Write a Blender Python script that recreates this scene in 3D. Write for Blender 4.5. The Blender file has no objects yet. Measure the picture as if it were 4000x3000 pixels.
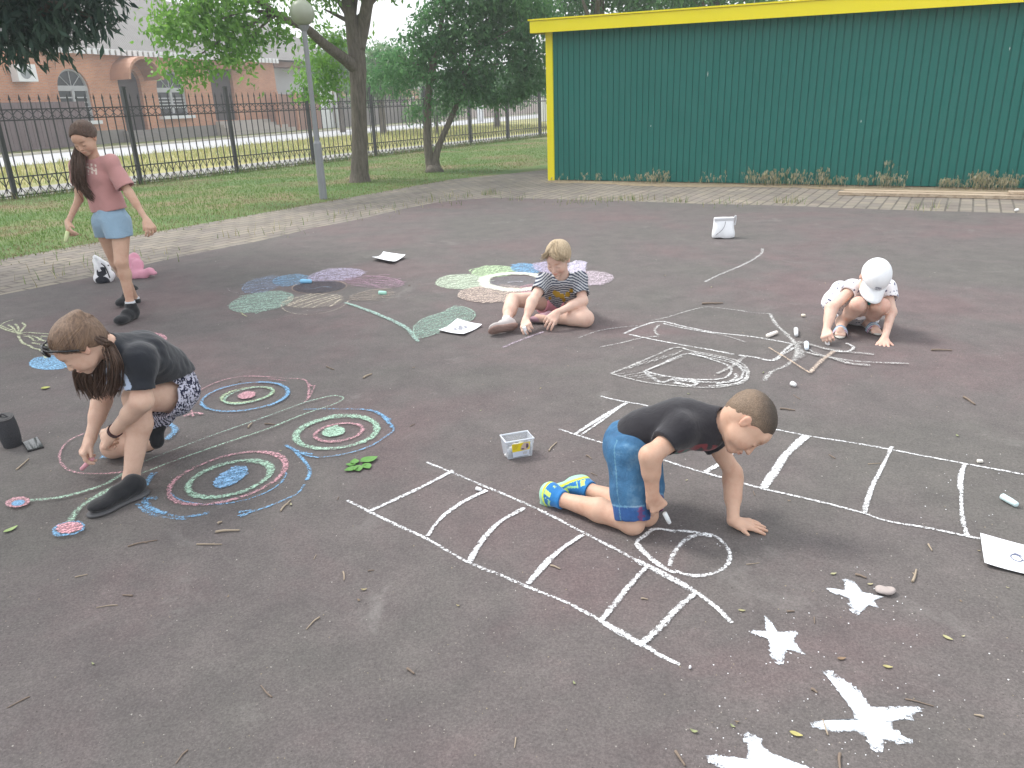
import bpy, math, random
import numpy as np
from mathutils import Vector, Matrix
SC = bpy.context.scene
COL = SC.collection
# ------------------------------------------------------------ camera, sky, sun
FPX = 3004.0; CAMH = 1.5
_p = math.radians(20.1); _a = math.radians(2.07)
CF = np.array([0, math.cos(_p), -math.sin(_p)])
_r0 = np.array([1., 0, 0]); _u0 = np.array([0, math.sin(_p), math.cos(_p)])
CR = math.cos(_a)*_r0 - math.sin(_a)*_u0
CU = math.cos(_a)*_u0 + math.sin(_a)*_r0
CO = np.array([0, 0, CAMH])
cd = bpy.data.cameras.new('camera'); cam = bpy.data.objects.new('camera', cd); COL.objects.link(cam)
cd.sensor_width = 36; cd.lens = 36*FPX/4000; cd.clip_start = 0.05; cd.clip_end = 2000
cam.matrix_world = Matrix(((CR[0], CU[0], -CF[0], 0), (CR[1], CU[1], -CF[1], 0), (CR[2], CU[2], -CF[2], CAMH), (0, 0, 0, 1)))
SC.camera = cam
SC.view_settings.view_transform = 'Standard'; SC.view_settings.look = 'None'
SC.view_settings.gamma = 1; SC.view_settings.exposure = 1.0
SUN_EL, SUN_AZ = 52.0, -60.0      # azimuth from +Y, negative = to the left
w = bpy.data.worlds.new('World'); SC.world = w; w.use_nodes = True
wn = w.node_tree.nodes; wl = w.node_tree.links
sky = wn.new('ShaderNodeTexSky'); sky.sky_type = 'NISHITA'; sky.sun_disc = False
sky.sun_elevation = math.radians(SUN_EL); sky.sun_rotation = math.radians(SUN_AZ)
sky.air_density = 1.0; sky.dust_density = 4.0; sky.ozone_density = 1.0
hs = wn.new('ShaderNodeHueSaturation'); hs.inputs['Saturation'].default_value = 0.35
mx = wn.new('ShaderNodeMix'); mx.data_type = 'RGBA'; mx.inputs[0].default_value = 0.6
mx.inputs[7].default_value = (8.2, 8.35, 8.6, 1)     # an even layer of white cloud
wl.new(sky.outputs[0], hs.inputs['Color']); wl.new(hs.outputs[0], mx.inputs[6])
bg = wn['Background']; wl.new(mx.outputs[2], bg.inputs['Color']); bg.inputs['Strength'].default_value = 0.12
sl = bpy.data.lights.new('sun', 'SUN'); sl.energy = 1.5; sl.angle = math.radians(15); sl.color = (1, 0.96, 0.9)
so = bpy.data.objects.new('sun', sl); COL.objects.link(so)
_e, _z = math.radians(SUN_EL), math.radians(SUN_AZ)
SD = Vector((math.cos(_e)*math.sin(_z), math.cos(_e)*math.cos(_z), math.sin(_e)))
so.rotation_euler = SD.to_track_quat('Z', 'Y').to_euler()
try:
    SC.cycles.transparent_max_bounces = 24; SC.cycles.max_bounces = 6; SC.cycles.use_denoising = True
except Exception: pass

# ------------------------------------------------------------ pixel -> world (4000 x 3000 pixels of the photograph)
def ray(x, y): return CF + CR*(x-2000)/FPX - CU*(y-1500)/FPX
def G(x, y, z=0.0):
    d = ray(x, y); return CO + d*(z-CAMH)/d[2]
def Y(x, y, yw):
    d = ray(x, y); return CO + d*yw/d[1]
K = 4000/2212.0
def Gd(u, v, z=0.0): return G(u*K, v*K, z)
def Yd(u, v, yw): return Y(u*K, v*K, yw)
def onplane(u, v, P0, N):
    d = ray(u*K, v*K); N = np.array(N, float); return CO + d*(np.dot(P0-CO, N)/np.dot(d, N))
E1 = np.array([.864, -.504, 0]); E2 = np.array([.504, .864, 0])
def ST(s, t, z=0.0): return s*E1 + t*E2 + np.array([0, 0, z])

# ------------------------------------------------------------ scene helpers
rng = np.random.RandomState(7)
def link(o, parent=None, root=None):
    COL.objects.link(o)
    if parent is not None: o.parent = parent
    return o
def tag(o, label=None, cat=None, group=None, kind=None):
    if label: o['label'] = label
    if cat: o['category'] = cat
    if group: o['group'] = group
    if kind: o['kind'] = kind
    return o
LMK = [('black speaker', 20, 930), ('crouching girl’s black trainer', 240, 1110), ('pink feeler ball', 150, 1140), ('blue oval wing', 500, 1050), ('mint-centred wing', 740, 935), ('pink-centred wing', 530, 855), ('green leafy sprig', 780, 1000), ('plastic tub', 1115, 960), ('kneeling boy’s trainers', 1210, 1060), ('kneeling boy’s flat hand', 1620, 1140), ('chalk shape with the loop', 1480, 1190), ('far end of the diagonal ladder', 800, 1090), ('middle of the diagonal ladder', 1080, 1200), ('near end of the diagonal ladder', 1430, 1410), ('small star by the stone', 1850, 1290), ('second star', 1680, 1380), ('largest star', 1880, 1540), ('star cut by the bottom edge', 1640, 1640), ('right-hand paper sheet', 2165, 1200), ('turquoise chalk stick', 2183, 1083), ('right end of the upper ladder', 2080, 1040), ('chalk tail loop', 1480, 790), ('orange chevron', 1750, 790), ('capped child', 1860, 650), ('seated blonde girl', 1200, 640), ('lilac bar', 1130, 735), ('muted flower', 680, 620), ('bright flower', 1110, 605), ('faint chalk arc', 1590, 575), ('white handbag', 1562, 495), ('lone crumpled paper', 838, 562), ('walking girl’s feet', 280, 680), ('yellow-stemmed flower', 80, 740), ('long wooden planks', 2000, 415), ('green leaf of the muted flower', 960, 690), ('bottom left corner', 120, 1600), ('bottom edge centre', 900, 1620), ('bottom edge left', 480, 1600), ('right edge', 2190, 880)]
USED = {}
def proj(P):
    q = np.array(P, float)-CO; z = q@CF; return ((2000+FPX*(q@CR)/z)/K, (1500-FPX*(q@CU)/z)/K)
def where(base, P):
    u, v = proj(P); L = sorted(LMK, key=lambda q: (q[1]-u)**2+(1.3*(q[2]-v))**2)
    for nm, a, b_ in L[:4]:
        dx, dy = u-a, v-b_
        d = ('to the right of' if dx > 0 else 'to the left of') if abs(dx) > abs(dy) else ('nearer than' if dy > 0 else 'beyond')
        s_ = '%s %s the %s' % (base, d, nm)
        if s_ not in USED: USED[s_] = 1; return s_
    return s_
def thing(name, label, cat, loc=(0, 0, 0), group=None):
    o = bpy.data.objects.new(name, None); COL.objects.link(o); o.location = tuple(loc); o.empty_display_size = .1
    return tag(o, label, cat, group)
def wloc(o):
    v = np.zeros(3)
    while o is not None:
        v += np.array(o.location); o = o.parent
    return v
def mesh(name, V, F, m=None, parent=None, smooth=False, mats=None, mi=None, col=None, uv=None, org=None):
    """V world coordinates; child objects are stored relative to their parent (parents carry no rotation)."""
    V = np.asarray(V, np.float32).reshape(-1, 3)
    base = wloc(parent) if parent is not None else np.zeros(3)
    off = base if org is None else np.array(org, float)
    me = bpy.data.meshes.new(name)
    if isinstance(F, np.ndarray):
        n = F.shape[1]
        me.vertices.add(len(V)); me.vertices.foreach_set('co', (V-off.astype(np.float32)).ravel())
        me.loops.add(F.size); me.loops.foreach_set('vertex_index', F.astype(np.int32).ravel())
        me.polygons.add(len(F)); me.polygons.foreach_set('loop_start', np.arange(0, F.size, n, dtype=np.int32))
        me.polygons.foreach_set('loop_total', np.full(len(F), n, np.int32))
        me.update(calc_edges=True)
    else:
        me.from_pydata([tuple(map(float, v-off)) for v in V.astype(float)], [], [tuple(int(i) for i in f) for f in F]); me.update()
    for q in (mats or ([m] if m else [])): me.materials.append(q)
    if mi is not None: me.polygons.foreach_set('material_index', np.asarray(mi, np.int32))
    if smooth: me.polygons.foreach_set('use_smooth', np.ones(len(me.polygons), bool))
    if col is None and len(V) < 600000: col = np.ones((len(V), 3))
    if col is not None:
        a = me.color_attributes.new('tint', 'FLOAT_COLOR', 'POINT')
        c = np.ones((len(V), 4), np.float32); c[:, :3] = col; a.data.foreach_set('color', c.ravel())
    if uv is not None:
        l = me.uv_layers.new(name='UVMap'); vi = np.zeros(len(me.loops), np.int32); me.loops.foreach_get('vertex_index', vi)
        l.data.foreach_set('uv', np.asarray(uv, np.float32)[vi].ravel())
    o = bpy.data.objects.new(name, me); link(o, parent)
    o.location = tuple(off-base)
    return o
class MB:
    """collects solids into one mesh"""
    def __init__(s): s.V = []; s.F = []; s.n = 0
    def add(s, V, F):
        s.V.append(np.asarray(V, float)); s.F += [tuple(i+s.n for i in f) for f in F]; s.n += len(V)
    def boxc(s, c, ax, hs):
        """box, centre, 3 unit axes, half sizes"""
        c = np.array(c, float); A = [np.array(a, float)*h for a, h in zip(ax, hs)]
        V = [c+i*A[0]+j*A[1]+k*A[2] for i in (-1, 1) for j in (-1, 1) for k in (-1, 1)]
        s.add(V, [(0, 1, 3, 2), (4, 6, 7, 5), (0, 4, 5, 1), (2, 3, 7, 6), (0, 2, 6, 4), (1, 5, 7, 3)])
    def tube(s, P, R, n=8, cap=True):
        P = [np.array(p, float) for p in P]
        if np.isscalar(R): R = [R]*len(P)
        V = []; F = []; pu = None
        for i, p in enumerate(P):
            d = (P[min(i+1, len(P)-1)]-P[max(i-1, 0)]); d = d/(np.linalg.norm(d)+1e-9)
            if pu is None:
                pu = np.cross(d, [0, 0, 1.]) if abs(d[2]) < .9 else np.cross(d, [1., 0, 0])
            pu = pu-d*np.dot(pu, d); pu /= np.linalg.norm(pu)+1e-9; q = np.cross(d, pu)
            for j in range(n):
                t = 2*math.pi*j/n; V.append(p+R[i]*(math.cos(t)*pu+math.sin(t)*q))
        for i in range(len(P)-1):
            for j in range(n):
                a = i*n+j; b = i*n+(j+1) % n; F.append((a, b, b+n, a+n))
        if cap: F.append(tuple(range(n))[::-1]); F.append(tuple(range((len(P)-1)*n, len(P)*n)))
        s.add(V, F)
    def build(s, name, m, parent=None, **k): return mesh(name, np.concatenate(s.V), s.F, m, parent, **k)

# ------------------------------------------------------------ materials
def NT(name):
    m = bpy.data.materials.new(name); m.use_nodes = True
    return m, m.node_tree.nodes, m.node_tree.links, m.node_tree.nodes['Principled BSDF']
def ramp(n, stops):
    r = n.new('ShaderNodeValToRGB'); e = r.color_ramp.elements
    while len(e) < len(stops): e.new(.5)
    for q, (p, c) in zip(e, stops): q.position = p; q.color = tuple(c)+(1,) if len(c) == 3 else c
    return r
def noise(n, l, scale, detail=3, rough=.5, vec=None, dist=0.):
    t = n.new('ShaderNodeTexNoise'); t.inputs['Scale'].default_value = scale; t.inputs['Detail'].default_value = detail
    t.inputs['Roughness'].default_value = rough; t.inputs['Distortion'].default_value = dist
    if vec is not None: l.new(vec, t.inputs['Vector'])
    return t
def mixc(n, l, fac, a, b, mode='MIX'):
    x = n.new('ShaderNodeMix'); x.data_type = 'RGBA'; x.blend_type = mode
    for i, v in ((0, fac), (6, a), (7, b)):
        if hasattr(v, 'links') or hasattr(v, 'is_linked'): l.new(v, x.inputs[i])
        elif i == 0: x.inputs[0].default_value = v
        else: x.inputs[i].default_value = tuple(v)+(1,) if len(v) == 3 else v
    return x.outputs[2]
def math_(n, l, op, a, b=0., clamp=False):
    x = n.new('ShaderNodeMath'); x.operation = op; x.use_clamp = clamp
    for i, v in ((0, a), (1, b)):
        if hasattr(v, 'is_linked'): l.new(v, x.inputs[i])
        else: x.inputs[i].default_value = v
    return x.outputs[0]
def coords(n, kind='Object'): return n.new('ShaderNodeTexCoord').outputs[kind]
def geo(n): return n.new('ShaderNodeNewGeometry').outputs['Position']
def bump(n, l, b, h, s=.3, d=.01):
    x = n.new('ShaderNodeBump'); x.inputs['Strength'].default_value = s; x.inputs['Distance'].default_value = d
    l.new(h, x.inputs['Height']); l.new(x.outputs[0], b.inputs['Normal'])
def simple(name, c, rough=.6, var=.12, scale=8., metal=0., bmp=0., bscale=60., bd=.003, spec=.5, attr=False, alt=None):
    m, n, l, b = NT(name); v = geo(n)
    t = noise(n, l, scale, 4, .6, v)
    c = np.array(c); c2 = np.array(alt) if alt is not None else c*(1+var)
    out = mixc(n, l, t.outputs[0], tuple(np.clip(c*(1-var), 0, 1)), tuple(np.clip(c2, 0, 1)))
    if attr:
        a = n.new('ShaderNodeAttribute'); a.attribute_name = 'tint'
        out = mixc(n, l, 1.0, out, a.outputs['Color'], 'MULTIPLY')
    l.new(out, b.inputs['Base Color']); b.inputs['Roughness'].default_value = rough; b.inputs['Metallic'].default_value = metal
    b.inputs['Specular IOR Level'].default_value = spec
    if bmp: bump(n, l, b, noise(n, l, bscale, 3, .5, v).outputs[0], bmp, bd)
    return m
def leafmat(name, c1, c2, trans=.35):
    m, n, l, b = NT(name)
    a = n.new('ShaderNodeAttribute'); a.attribute_name = 'tint'
    c = mixc(n, l, a.outputs['Fac'], c1, c2)
    l.new(c, b.inputs['Base Color']); b.inputs['Roughness'].default_value = .55
    tr = n.new('ShaderNodeBsdfTranslucent'); l.new(c, tr.inputs['Color'])
    ms = n.new('ShaderNodeMixShader'); ms.inputs[0].default_value = trans
    l.new(b.outputs[0], ms.inputs[1]); l.new(tr.outputs[0], ms.inputs[2]); l.new(ms.outputs[0], n['Material Output'].inputs[0])
    return m
# ============================================================ THE SETTING
def rotmap(n, l):
    """world position turned into the court's own axes"""
    mp = n.new('ShaderNodeMapping'); mp.vector_type = 'POINT'; mp.inputs['Rotation'].default_value = (0, 0, math.atan2(.504, .864)+math.pi/2)
    l.new(geo(n), mp.inputs['Vector']); return mp.outputs[0]
def ground_sheet(name, pts, z, m, sub=0, kind='structure'):
    V = [np.array([p[0], p[1], z]) for p in pts]; o = mesh(name, V, [tuple(range(len(V)))], m)
    return tag(o, kind=kind)
# --- terrain to the horizon
m, n, l, b = NT('verge_ground'); v = geo(n)
t = noise(n, l, .25, 5, .6, v); t2 = noise(n, l, 6, 4, .7, v)
c = mixc(n, l, ramp(n, [(.35, (.2, .23, .07)), (.65, (.42, .39, .15))]).outputs[0], (0, 0, 0), (0, 0, 0))
r = ramp(n, [(.38, (.17, .2, .065)), (.62, (.36, .33, .13))]); l.new(t.outputs[0], r.inputs[0])
c = mixc(n, l, .35, r.outputs[0], ramp(n, [(0, (.1, .13, .04)), (1, (.5, .45, .2))]).outputs[0])
r2 = ramp(n, [(.3, (.6, .6, .6)), (.7, (1.25, 1.25, 1.2))]); l.new(t2.outputs[0], r2.inputs[0])
c = mixc(n, l, 1, r.outputs[0], r2.outputs[0], 'MULTIPLY'); l.new(c, b.inputs['Base Color']); b.inputs['Roughness'].default_value = .95
VERGE = m
tag(mesh('ground', [(-700, -200, -.02), (700, -200, -.02), (700, 1500, -.02), (-700, 1500, -.02)], [(0, 1, 2, 3)], VERGE), kind='structure')
# --- lawn
m, n, l, b = NT('lawn'); v = geo(n)
t = noise(n, l, .45, 5, .65, v); r = ramp(n, [(.4, (.085, .16, .04)), (.5, (.12, .175, .05)), (.62, (.21, .17, .09))]); l.new(t.outputs[0], r.inputs[0])
t2 = noise(n, l, 25, 4, .7, v); r2 = ramp(n, [(.3, (.6, .6, .6)), (.7, (1.3, 1.3, 1.2))]); l.new(t2.outputs[0], r2.inputs[0])
l.new(mixc(n, l, 1, r.outputs[0], r2.outputs[0], 'MULTIPLY'), b.inputs['Base Color']); b.inputs['Roughness'].default_value = .95
bump(n, l, b, t2.outputs[0], .6, .03)
LAWN = m
ground_sheet('lawn', [ST(-16.9, -6), ST(-9.4, -6), ST(-9.4, 14), ST(-7.6, 16.2), ST(-7.2, 60), ST(-16.9, 60)], .0, LAWN)
# --- brick path
m, n, l, b = NT('brick_path'); v = rotmap(n, l)
bk = n.new('ShaderNodeTexBrick'); l.new(v, bk.inputs['Vector'])
for k_, x_ in (('Scale', 1.), ('Mortar Size', .014), ('Mortar Smooth', .3), ('Bias', -.1), ('Brick Width', .3), ('Row Height', .155)): bk.inputs[k_].default_value = x_
bk.inputs['Color1'].default_value = (.245, .21, .19, 1); bk.inputs['Color2'].default_value = (.33, .29, .23, 1); bk.inputs['Mortar'].default_value = (.11, .095, .08, 1)
t = noise(n, l, 1.3, 5, .65, v); r = ramp(n, [(.35, (.6, .6, .6)), (.65, (.98, .98, .96))]); l.new(t.outputs[0], r.inputs[0])
c = mixc(n, l, 1, bk.outputs[0], r.outputs[0], 'MULTIPLY')
t3 = noise(n, l, 3.1, 6, .75, v); r3 = ramp(n, [(.42, (0, 0, 0)), (.6, (1, 1, 1))]); l.new(t3.outputs[0], r3.inputs[0])
c = mixc(n, l, math_(n, l, 'MULTIPLY', r3.outputs[0], .42), c, (.2, .19, .165))
l.new(c, b.inputs['Base Color']); b.inputs['Roughness'].default_value = .9; bump(n, l, b, bk.outputs['Fac'], -.5, .01)
PATH = m
ground_sheet('path', [ST(-9.5, -6), ST(12, -6), ST(12, 14.4), ST(-7.3, 14.4), ST(-7.35, 19), ST(-8.4, 16.5), ST(-9.5, 14)], .004, PATH)
# --- court of rubber asphalt
m, n, l, b = NT('court_surface'); v = geo(n)
t = noise(n, l, .55, 6, .62, v, .4); r = ramp(n, [(.38, (.110, .104, .099)), (.5, (.117, .104, .103)), (.62, (.132, .101, .103))]); l.new(t.outputs[0], r.inputs[0])
t2 = noise(n, l, 4.5, 5, .7, v); r2 = ramp(n, [(.3, (.85, .85, .85)), (.72, (1.17, 1.16, 1.14))]); l.new(t2.outputs[0], r2.inputs[0])
c = mixc(n, l, 1, r.outputs[0], r2.outputs[0], 'MULTIPLY')
t3 = noise(n, l, 140, 3, .8, v); r3 = ramp(n, [(.3, (.6, .6, .6)), (.5, (1, 1, 1)), (.72, (1.5, 1.5, 1.5))]); l.new(t3.outputs[0], r3.inputs[0])
c = mixc(n, l, .8, c, r3.outputs[0], 'MULTIPLY')
vo = n.new('ShaderNodeTexVoronoi'); vo.inputs['Scale'].default_value = 55; l.new(v, vo.inputs['Vector'])
r4 = ramp(n, [(.0, (1, 1, 1)), (.09, (0, 0, 0))]); l.new(vo.outputs['Distance'], r4.inputs[0])
nm = noise(n, l, 9, 2, .5, v); r5 = ramp(n, [(.5, (0, 0, 0)), (.62, (.6, .6, .6))]); l.new(nm.outputs[0], r5.inputs[0])
c = mixc(n, l, math_(n, l, 'MULTIPLY', r4.outputs[0], r5.outputs[0]), c, (.3, .29, .27))
# pale chalk dust scuffs
t6 = noise(n, l, 1.5, 7, .72, v, .9); r6 = ramp(n, [(.6, (0, 0, 0)), (.76, (.3, .3, .3))]); l.new(t6.outputs[0], r6.inputs[0])
c = mixc(n, l, r6.outputs[0], c, (.36, .35, .33))
l.new(c, b.inputs['Base Color']); b.inputs['Roughness'].default_value = .88; b.inputs['Specular IOR Level'].default_value = .35
bump(n, l, b, t3.outputs[0], .45, .004)
COURT = m
def arc(cs, ct, rad, a0, a1, k=8): return [ST(cs+rad*math.cos(a), ct+rad*math.sin(a)) for a in np.linspace(a0, a1, k)]
# wavy worn edge
ed = []
for t_ in np.arange(-6, 10.2, .22): ed.append(ST(-7.45+.035*math.sin(t_*3.1)+rng.uniform(-.02, .02), t_))
ed += arc(-6.35, 10.25, 1.1, math.pi, math.pi/2)
for s_ in np.arange(-6.1, 12, .22): ed.append(ST(s_, 11.38+.03*math.sin(s_*2.3)+rng.uniform(-.02, .02)))
ed.append(ST(12, -6))
ground_sheet('court', ed[::-1], .010, COURT)
# dry strip of soil and straw at the foot of the shed
m, n, l, b = NT('dry_soil'); v = geo(n)
t = noise(n, l, 9, 6, .75, v); r = ramp(n, [(.3, (.2, .15, .1)), (.7, (.42, .34, .22))]); l.new(t.outputs[0], r.inputs[0])
l.new(r.outputs[0], b.inputs['Base Color']); b.inputs['Roughness'].default_value = .95; bump(n, l, b, t.outputs[0], .8, .03)
SOIL = m
e2 = [ST(s_, 13.62+.12*math.sin(s_*1.7)+rng.uniform(-.07, .07)) for s_ in np.arange(-7.1, 12, .15)]
ground_sheet('soil_strip', e2+[ST(12, 14.3), ST(-7.25, 14.3)], .008, SOIL)
# --- pavement behind the fence, road, far kerb
RD = np.array([.3753, .9269, 0]); RN = np.array([-.9269, .3753, 0])     # road direction, away from us
ASP = simple('pavement_grey', (.27, .265, .26), .9, .12, 3)
ground_sheet('pavement', [ST(-19.3, -8), ST(-16.95, -8), ST(-16.95, 95), ST(-19.3, 95)], -.004, ASP)
a0 = Gd(12, 360); b0 = Gd(12, 339)
def roadstrip(name, n0, n1, z, m, f0=-40, f1=260):
    P = a0*[1, 1, 0]
    return ground_sheet(name, [P+RD*f0+RN*n0, P+RD*f1+RN*n0, P+RD*f1+RN*n1, P+RD*f0+RN*n1], z, m)
WR = float(np.dot(b0-a0, RN))
ROADM = simple('road_pale', (.4, .41, .425), .85, .08, .6)
roadstrip('road', 0, WR, -.008, ROADM)
FARV = simple('far_verge', (.12, .17, .05), .95, .3, 1.2, alt=(.3, .3, .12))
roadstrip('far_verge', WR+.1, WR+40, -.01, FARV)
CURB = simple('kerb_stone', (.5, .47, .38), .9, .1, 2)
kb = MB(); kb.boxc(a0*[1, 1, 0]+RD*100+RN*(WR+.12)+np.array([0, 0, .03]), (RD, RN, (0, 0, 1)), (150, .11, .07)); tag(kb.build('kerb', CURB), kind='structure')

# ============================================================ METAL FENCE
IRON = simple('black_iron', (.028, .03, .034), .5, .15, 12)
fence = thing('metal_fence', 'long black wrought iron fence of spear-tipped bars with crossed bands, behind the lawn', 'fence', ST(-16.67, 8.9))
up = np.array([0, 0, 1.])
t0 = float(np.dot(Gd(35, 430), E2)); STEP = 2.87
for i in range(-2, 14):
    tt = t0+i*STEP
    pb = MB(); pb.boxc(ST(-16.67, tt, 1.05), (E1, E2, up), (.04, .04, 1.05)); pb.boxc(ST(-16.67, tt, 2.115), (E1, E2, up), (.046, .046, .012))
    pb.build('post', IRON, fence)
    q = MB(); A = tt+.04; B = tt+STEP-.04; nb = 14
    for z_ in (1.7, 1.5, .42, .06): q.boxc(ST(-16.67, (A+B)/2, z_), (E1, E2, up), (.009, (B-A)/2, .012))
    w_ = (B-A)/nb
    for j in range(nb):
        x = A+(j+.5)*w_
        q.boxc(ST(-16.67, x, 1.0), (E1, E2, up), (.009, .0095, .88))
        P0 = ST(-16.67, x, 1.88); q.add([P0-E2*.03, P0+E2*.03, P0+E1*.008, P0-E1*.008, P0+up*.12], [(0, 2, 4), (2, 1, 4), (1, 3, 4), (3, 0, 4), (0, 3, 1, 2)])
        for z0, z1 in ((1.5, 1.7), (.06, .42)):
            for sg in (-1, 1):
                pts = [ST(-16.67+.008*sg, x+sg*(u_-.5)*w_*1.25+.018*math.sin(u_*6.28)*sg, z0+(z1-z0)*u_) for u_ in (0, .25, .5, .75, 1)]
                q.tube(pts, .0085, 4)
    q.build('bar_panel', IRON, fence)

# ============================================================ SHED
GREEN = None
m, n, l, b = NT('green_sheet_metal'); v = geo(n)
t = noise(n, l, .8, 4, .6, v); c = mixc(n, l, t.outputs[0], (.007, .134, .112), (.012, .165, .138))
t2 = noise(n, l, 3.2, 7, .8, v); r2 = ramp(n, [(.66, (0, 0, 0)), (.8, (.35, .35, .35))]); l.new(t2.outputs[0], r2.inputs[0])
c = mixc(n, l, r2.outputs[0], c, (.07, .22, .19))
l.new(c, b.inputs['Base Color']); b.inputs['Roughness'].default_value = .5; b.inputs['Specular IOR Level'].default_value = .3
t3 = noise(n, l, 2.0, 2, .5, v); bump(n, l, b, t3.outputs[0], .25, .03)
GREEN = m
YEL = simple('yellow_trim', (.88, .76, .002), .45, .05, 1.5)
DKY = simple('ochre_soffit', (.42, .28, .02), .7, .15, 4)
S0, T0 = -7.22, 14.2
shed = thing('storage_shed', 'green corrugated metal shed with bright yellow roof fascia and corner trim', 'shed', ST(S0, T0))
def wallz(s): return 2.72-.0165*(s-S0)
def corrug(sA, sB, tA, nrm, along, name, flip=False):
    """trapezoid ribbed sheet from sA to sB"""
    V = []; F = []; pitch = .115; s = sA; xs = []
    while s < sB:
        for dx, dz in ((0, 0), (.080, 0), (.084, -.016), (.098, -.016), (.102, 0)):
            if s+dx < sB: xs.append((s+dx, dz))
        s += pitch
    xs.append((sB, 0))
    for x, d in xs:
        for z in (.03, 1):
            base = along(x); zz = .02 if z < .5 else (wallz(x) if name == 'front_wall' else 2.7)
            V.append(base+nrm*d+np.array([0, 0, zz]))
    for i in range(len(xs)-1): F.append((2*i, 2*i+2, 2*i+3, 2*i+1))
    mesh(name, V, F, GREEN, shed)
corrug(S0+.1, 13, T0, -E2, lambda s: ST(s, T0), 'front_wall')
corrug(T0+.06, T0+4.5, S0, -E1, lambda t: ST(S0, t), 'side_wall')
corrug(T0+.06, T0+4.5, 13, E1, lambda t: ST(13, t), 'side_wall')
corrug(S0+.1, 13, T0+4.5, E2, lambda s: ST(s, T0+4.5), 'rear_wall')
q = MB(); q.boxc(ST(S0+.03, T0-.012, 1.36), (E1, E2, up), (.07, .02, 1.36)); q.boxc(ST(S0-.022, T0+.05, 1.36), (E1, E2, up), (.018, .075, 1.36)); q.build('corner_trim', YEL, shed)
# fascia following the slope
def fascia(tt, th, z0, z1, nm, mt, sA=-7.46, sB=13.3):
    V = []
    for s in (sA, sB):
        for t_ in (tt-th, tt+th):
            for z in (z0, z1): V.append(ST(s, t_, wallz(s)+z))
    mesh(nm, V, [(0, 1, 3, 2), (4, 6, 7, 5), (0, 4, 5, 1), (2, 3, 7, 6), (0, 2, 6, 4), (1, 5, 7, 3)], mt, shed)
fascia(T0-.26, .014, -.02, .185, 'fascia', YEL)
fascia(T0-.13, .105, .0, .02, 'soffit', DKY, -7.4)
V = []
for s in (-7.49, 13.33):
    for t_, z in ((T0-.30, .19), (T0+4.9, .12)):
        for dz in (0, .025): V.append(ST(s, t_, wallz(s)+z+dz))
mesh('roof', V, [(0, 1, 3, 2), (4, 6, 7, 5), (0, 4, 5, 1), (2, 3, 7, 6), (0, 2, 6, 4), (1, 5, 7, 3)], YEL, shed)
V = []
for t_, zt in ((T0-.246, .185), (T0+4.9, .12)):
    for s in (-7.46, -7.435):
        for z in (-.02, 1): V.append(ST(s, t_, wallz(s)+(z if z < .5 else zt)))
mesh('side_fascia', V, [(0, 1, 3, 2), (4, 6, 7, 5), (0, 4, 5, 1), (2, 3, 7, 6), (0, 2, 6, 4), (1, 5, 7, 3)], YEL, shed)
# fallen paint chips on the wall
CHIP = simple('bare_metal_chip', (.6, .66, .62), .5, .1, 9)
for (u, v_, h_) in ((1529, 160, .05), (2181, 105, .03), (1406, 272, .02), (1860, 262, .025)):
    P = onplane(u, v_, ST(S0, T0), E2)-E2*.004; q = MB(); q.add([P+up*h_, P+E1*.008, P-up*h_, P-E1*.006], [(0, 1, 2, 3)]); q.build('paint_chip', CHIP, shed)
# ============================================================ BRICK HOUSE over the road
HP = Gd(92, 320)*[1, 1, 0]; HN = -RN                                     # facade plane; HN points to the road
def HF(u, v): return onplane(u, v, HP, HN)
def hcoord(u, v):
    P = HF(u, v)-HP; return float(np.dot(P, RD)), float(P[2])
def HW(a, z, d=0.): return HP+RD*a+HN*d+np.array([0, 0, z])
m, n, l, b = NT('house_brick')
mp = n.new('ShaderNodeMapping'); mp.inputs['Rotation'].default_value = (0, 0, 0)
cm = n.new('ShaderNodeCombineXYZ'); sx = n.new('ShaderNodeSeparateXYZ'); l.new(geo(n), sx.inputs[0])
l.new(math_(n, l, 'ADD', math_(n, l, 'MULTIPLY', sx.outputs[0], .3753), math_(n, l, 'MULTIPLY', sx.outputs[1], .9269)), cm.inputs[0]); l.new(sx.outputs[2], cm.inputs[1])
bk = n.new('ShaderNodeTexBrick'); l.new(cm.outputs[0], bk.inputs['Vector'])
for k_, x_ in (('Scale', 1.), ('Mortar Size', .012), ('Brick Width', .26), ('Row Height', .078)): bk.inputs[k_].default_value = x_
bk.inputs['Color1'].default_value = (.6, .25, .12, 1); bk.inputs['Color2'].default_value = (.5, .19, .09, 1); bk.inputs['Mortar'].default_value = (.42, .33, .27, 1)
t = noise(n, l, .6, 4, .6, geo(n)); r = ramp(n, [(.3, (.85, .85, .85)), (.7, (1.12, 1.12, 1.12))]); l.new(t.outputs[0], r.inputs[0])
l.new(mixc(n, l, 1, bk.outputs[0], r.outputs[0], 'MULTIPLY'), b.inputs['Base Color']); b.inputs['Roughness'].default_value = .9
BRICK = m
STONE = simple('grey_plinth', (.24, .22, .2), .9, .2, 4)
WHITE = simple('white_paint', (.72, .73, .74), .6, .08, 3)
PANE = simple('window_glass', (.03, .035, .04), .15, .3, 2)
FRAME = simple('grey_window_frame', (.42, .43, .44), .6, .1, 3)
DOOR = simple('dark_door', (.045, .03, .03), .6, .2, 3)
m, n, l, b = NT('slate_sheet_roof')
sx = n.new('ShaderNodeSeparateXYZ'); l.new(geo(n), sx.inputs[0])
aa = math_(n, l, 'ADD', math_(n, l, 'MULTIPLY', sx.outputs[0], .3753), math_(n, l, 'MULTIPLY', sx.outputs[1], .9269))
wv = math_(n, l, 'SINE', math_(n, l, 'MULTIPLY', aa, 36.))
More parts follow.
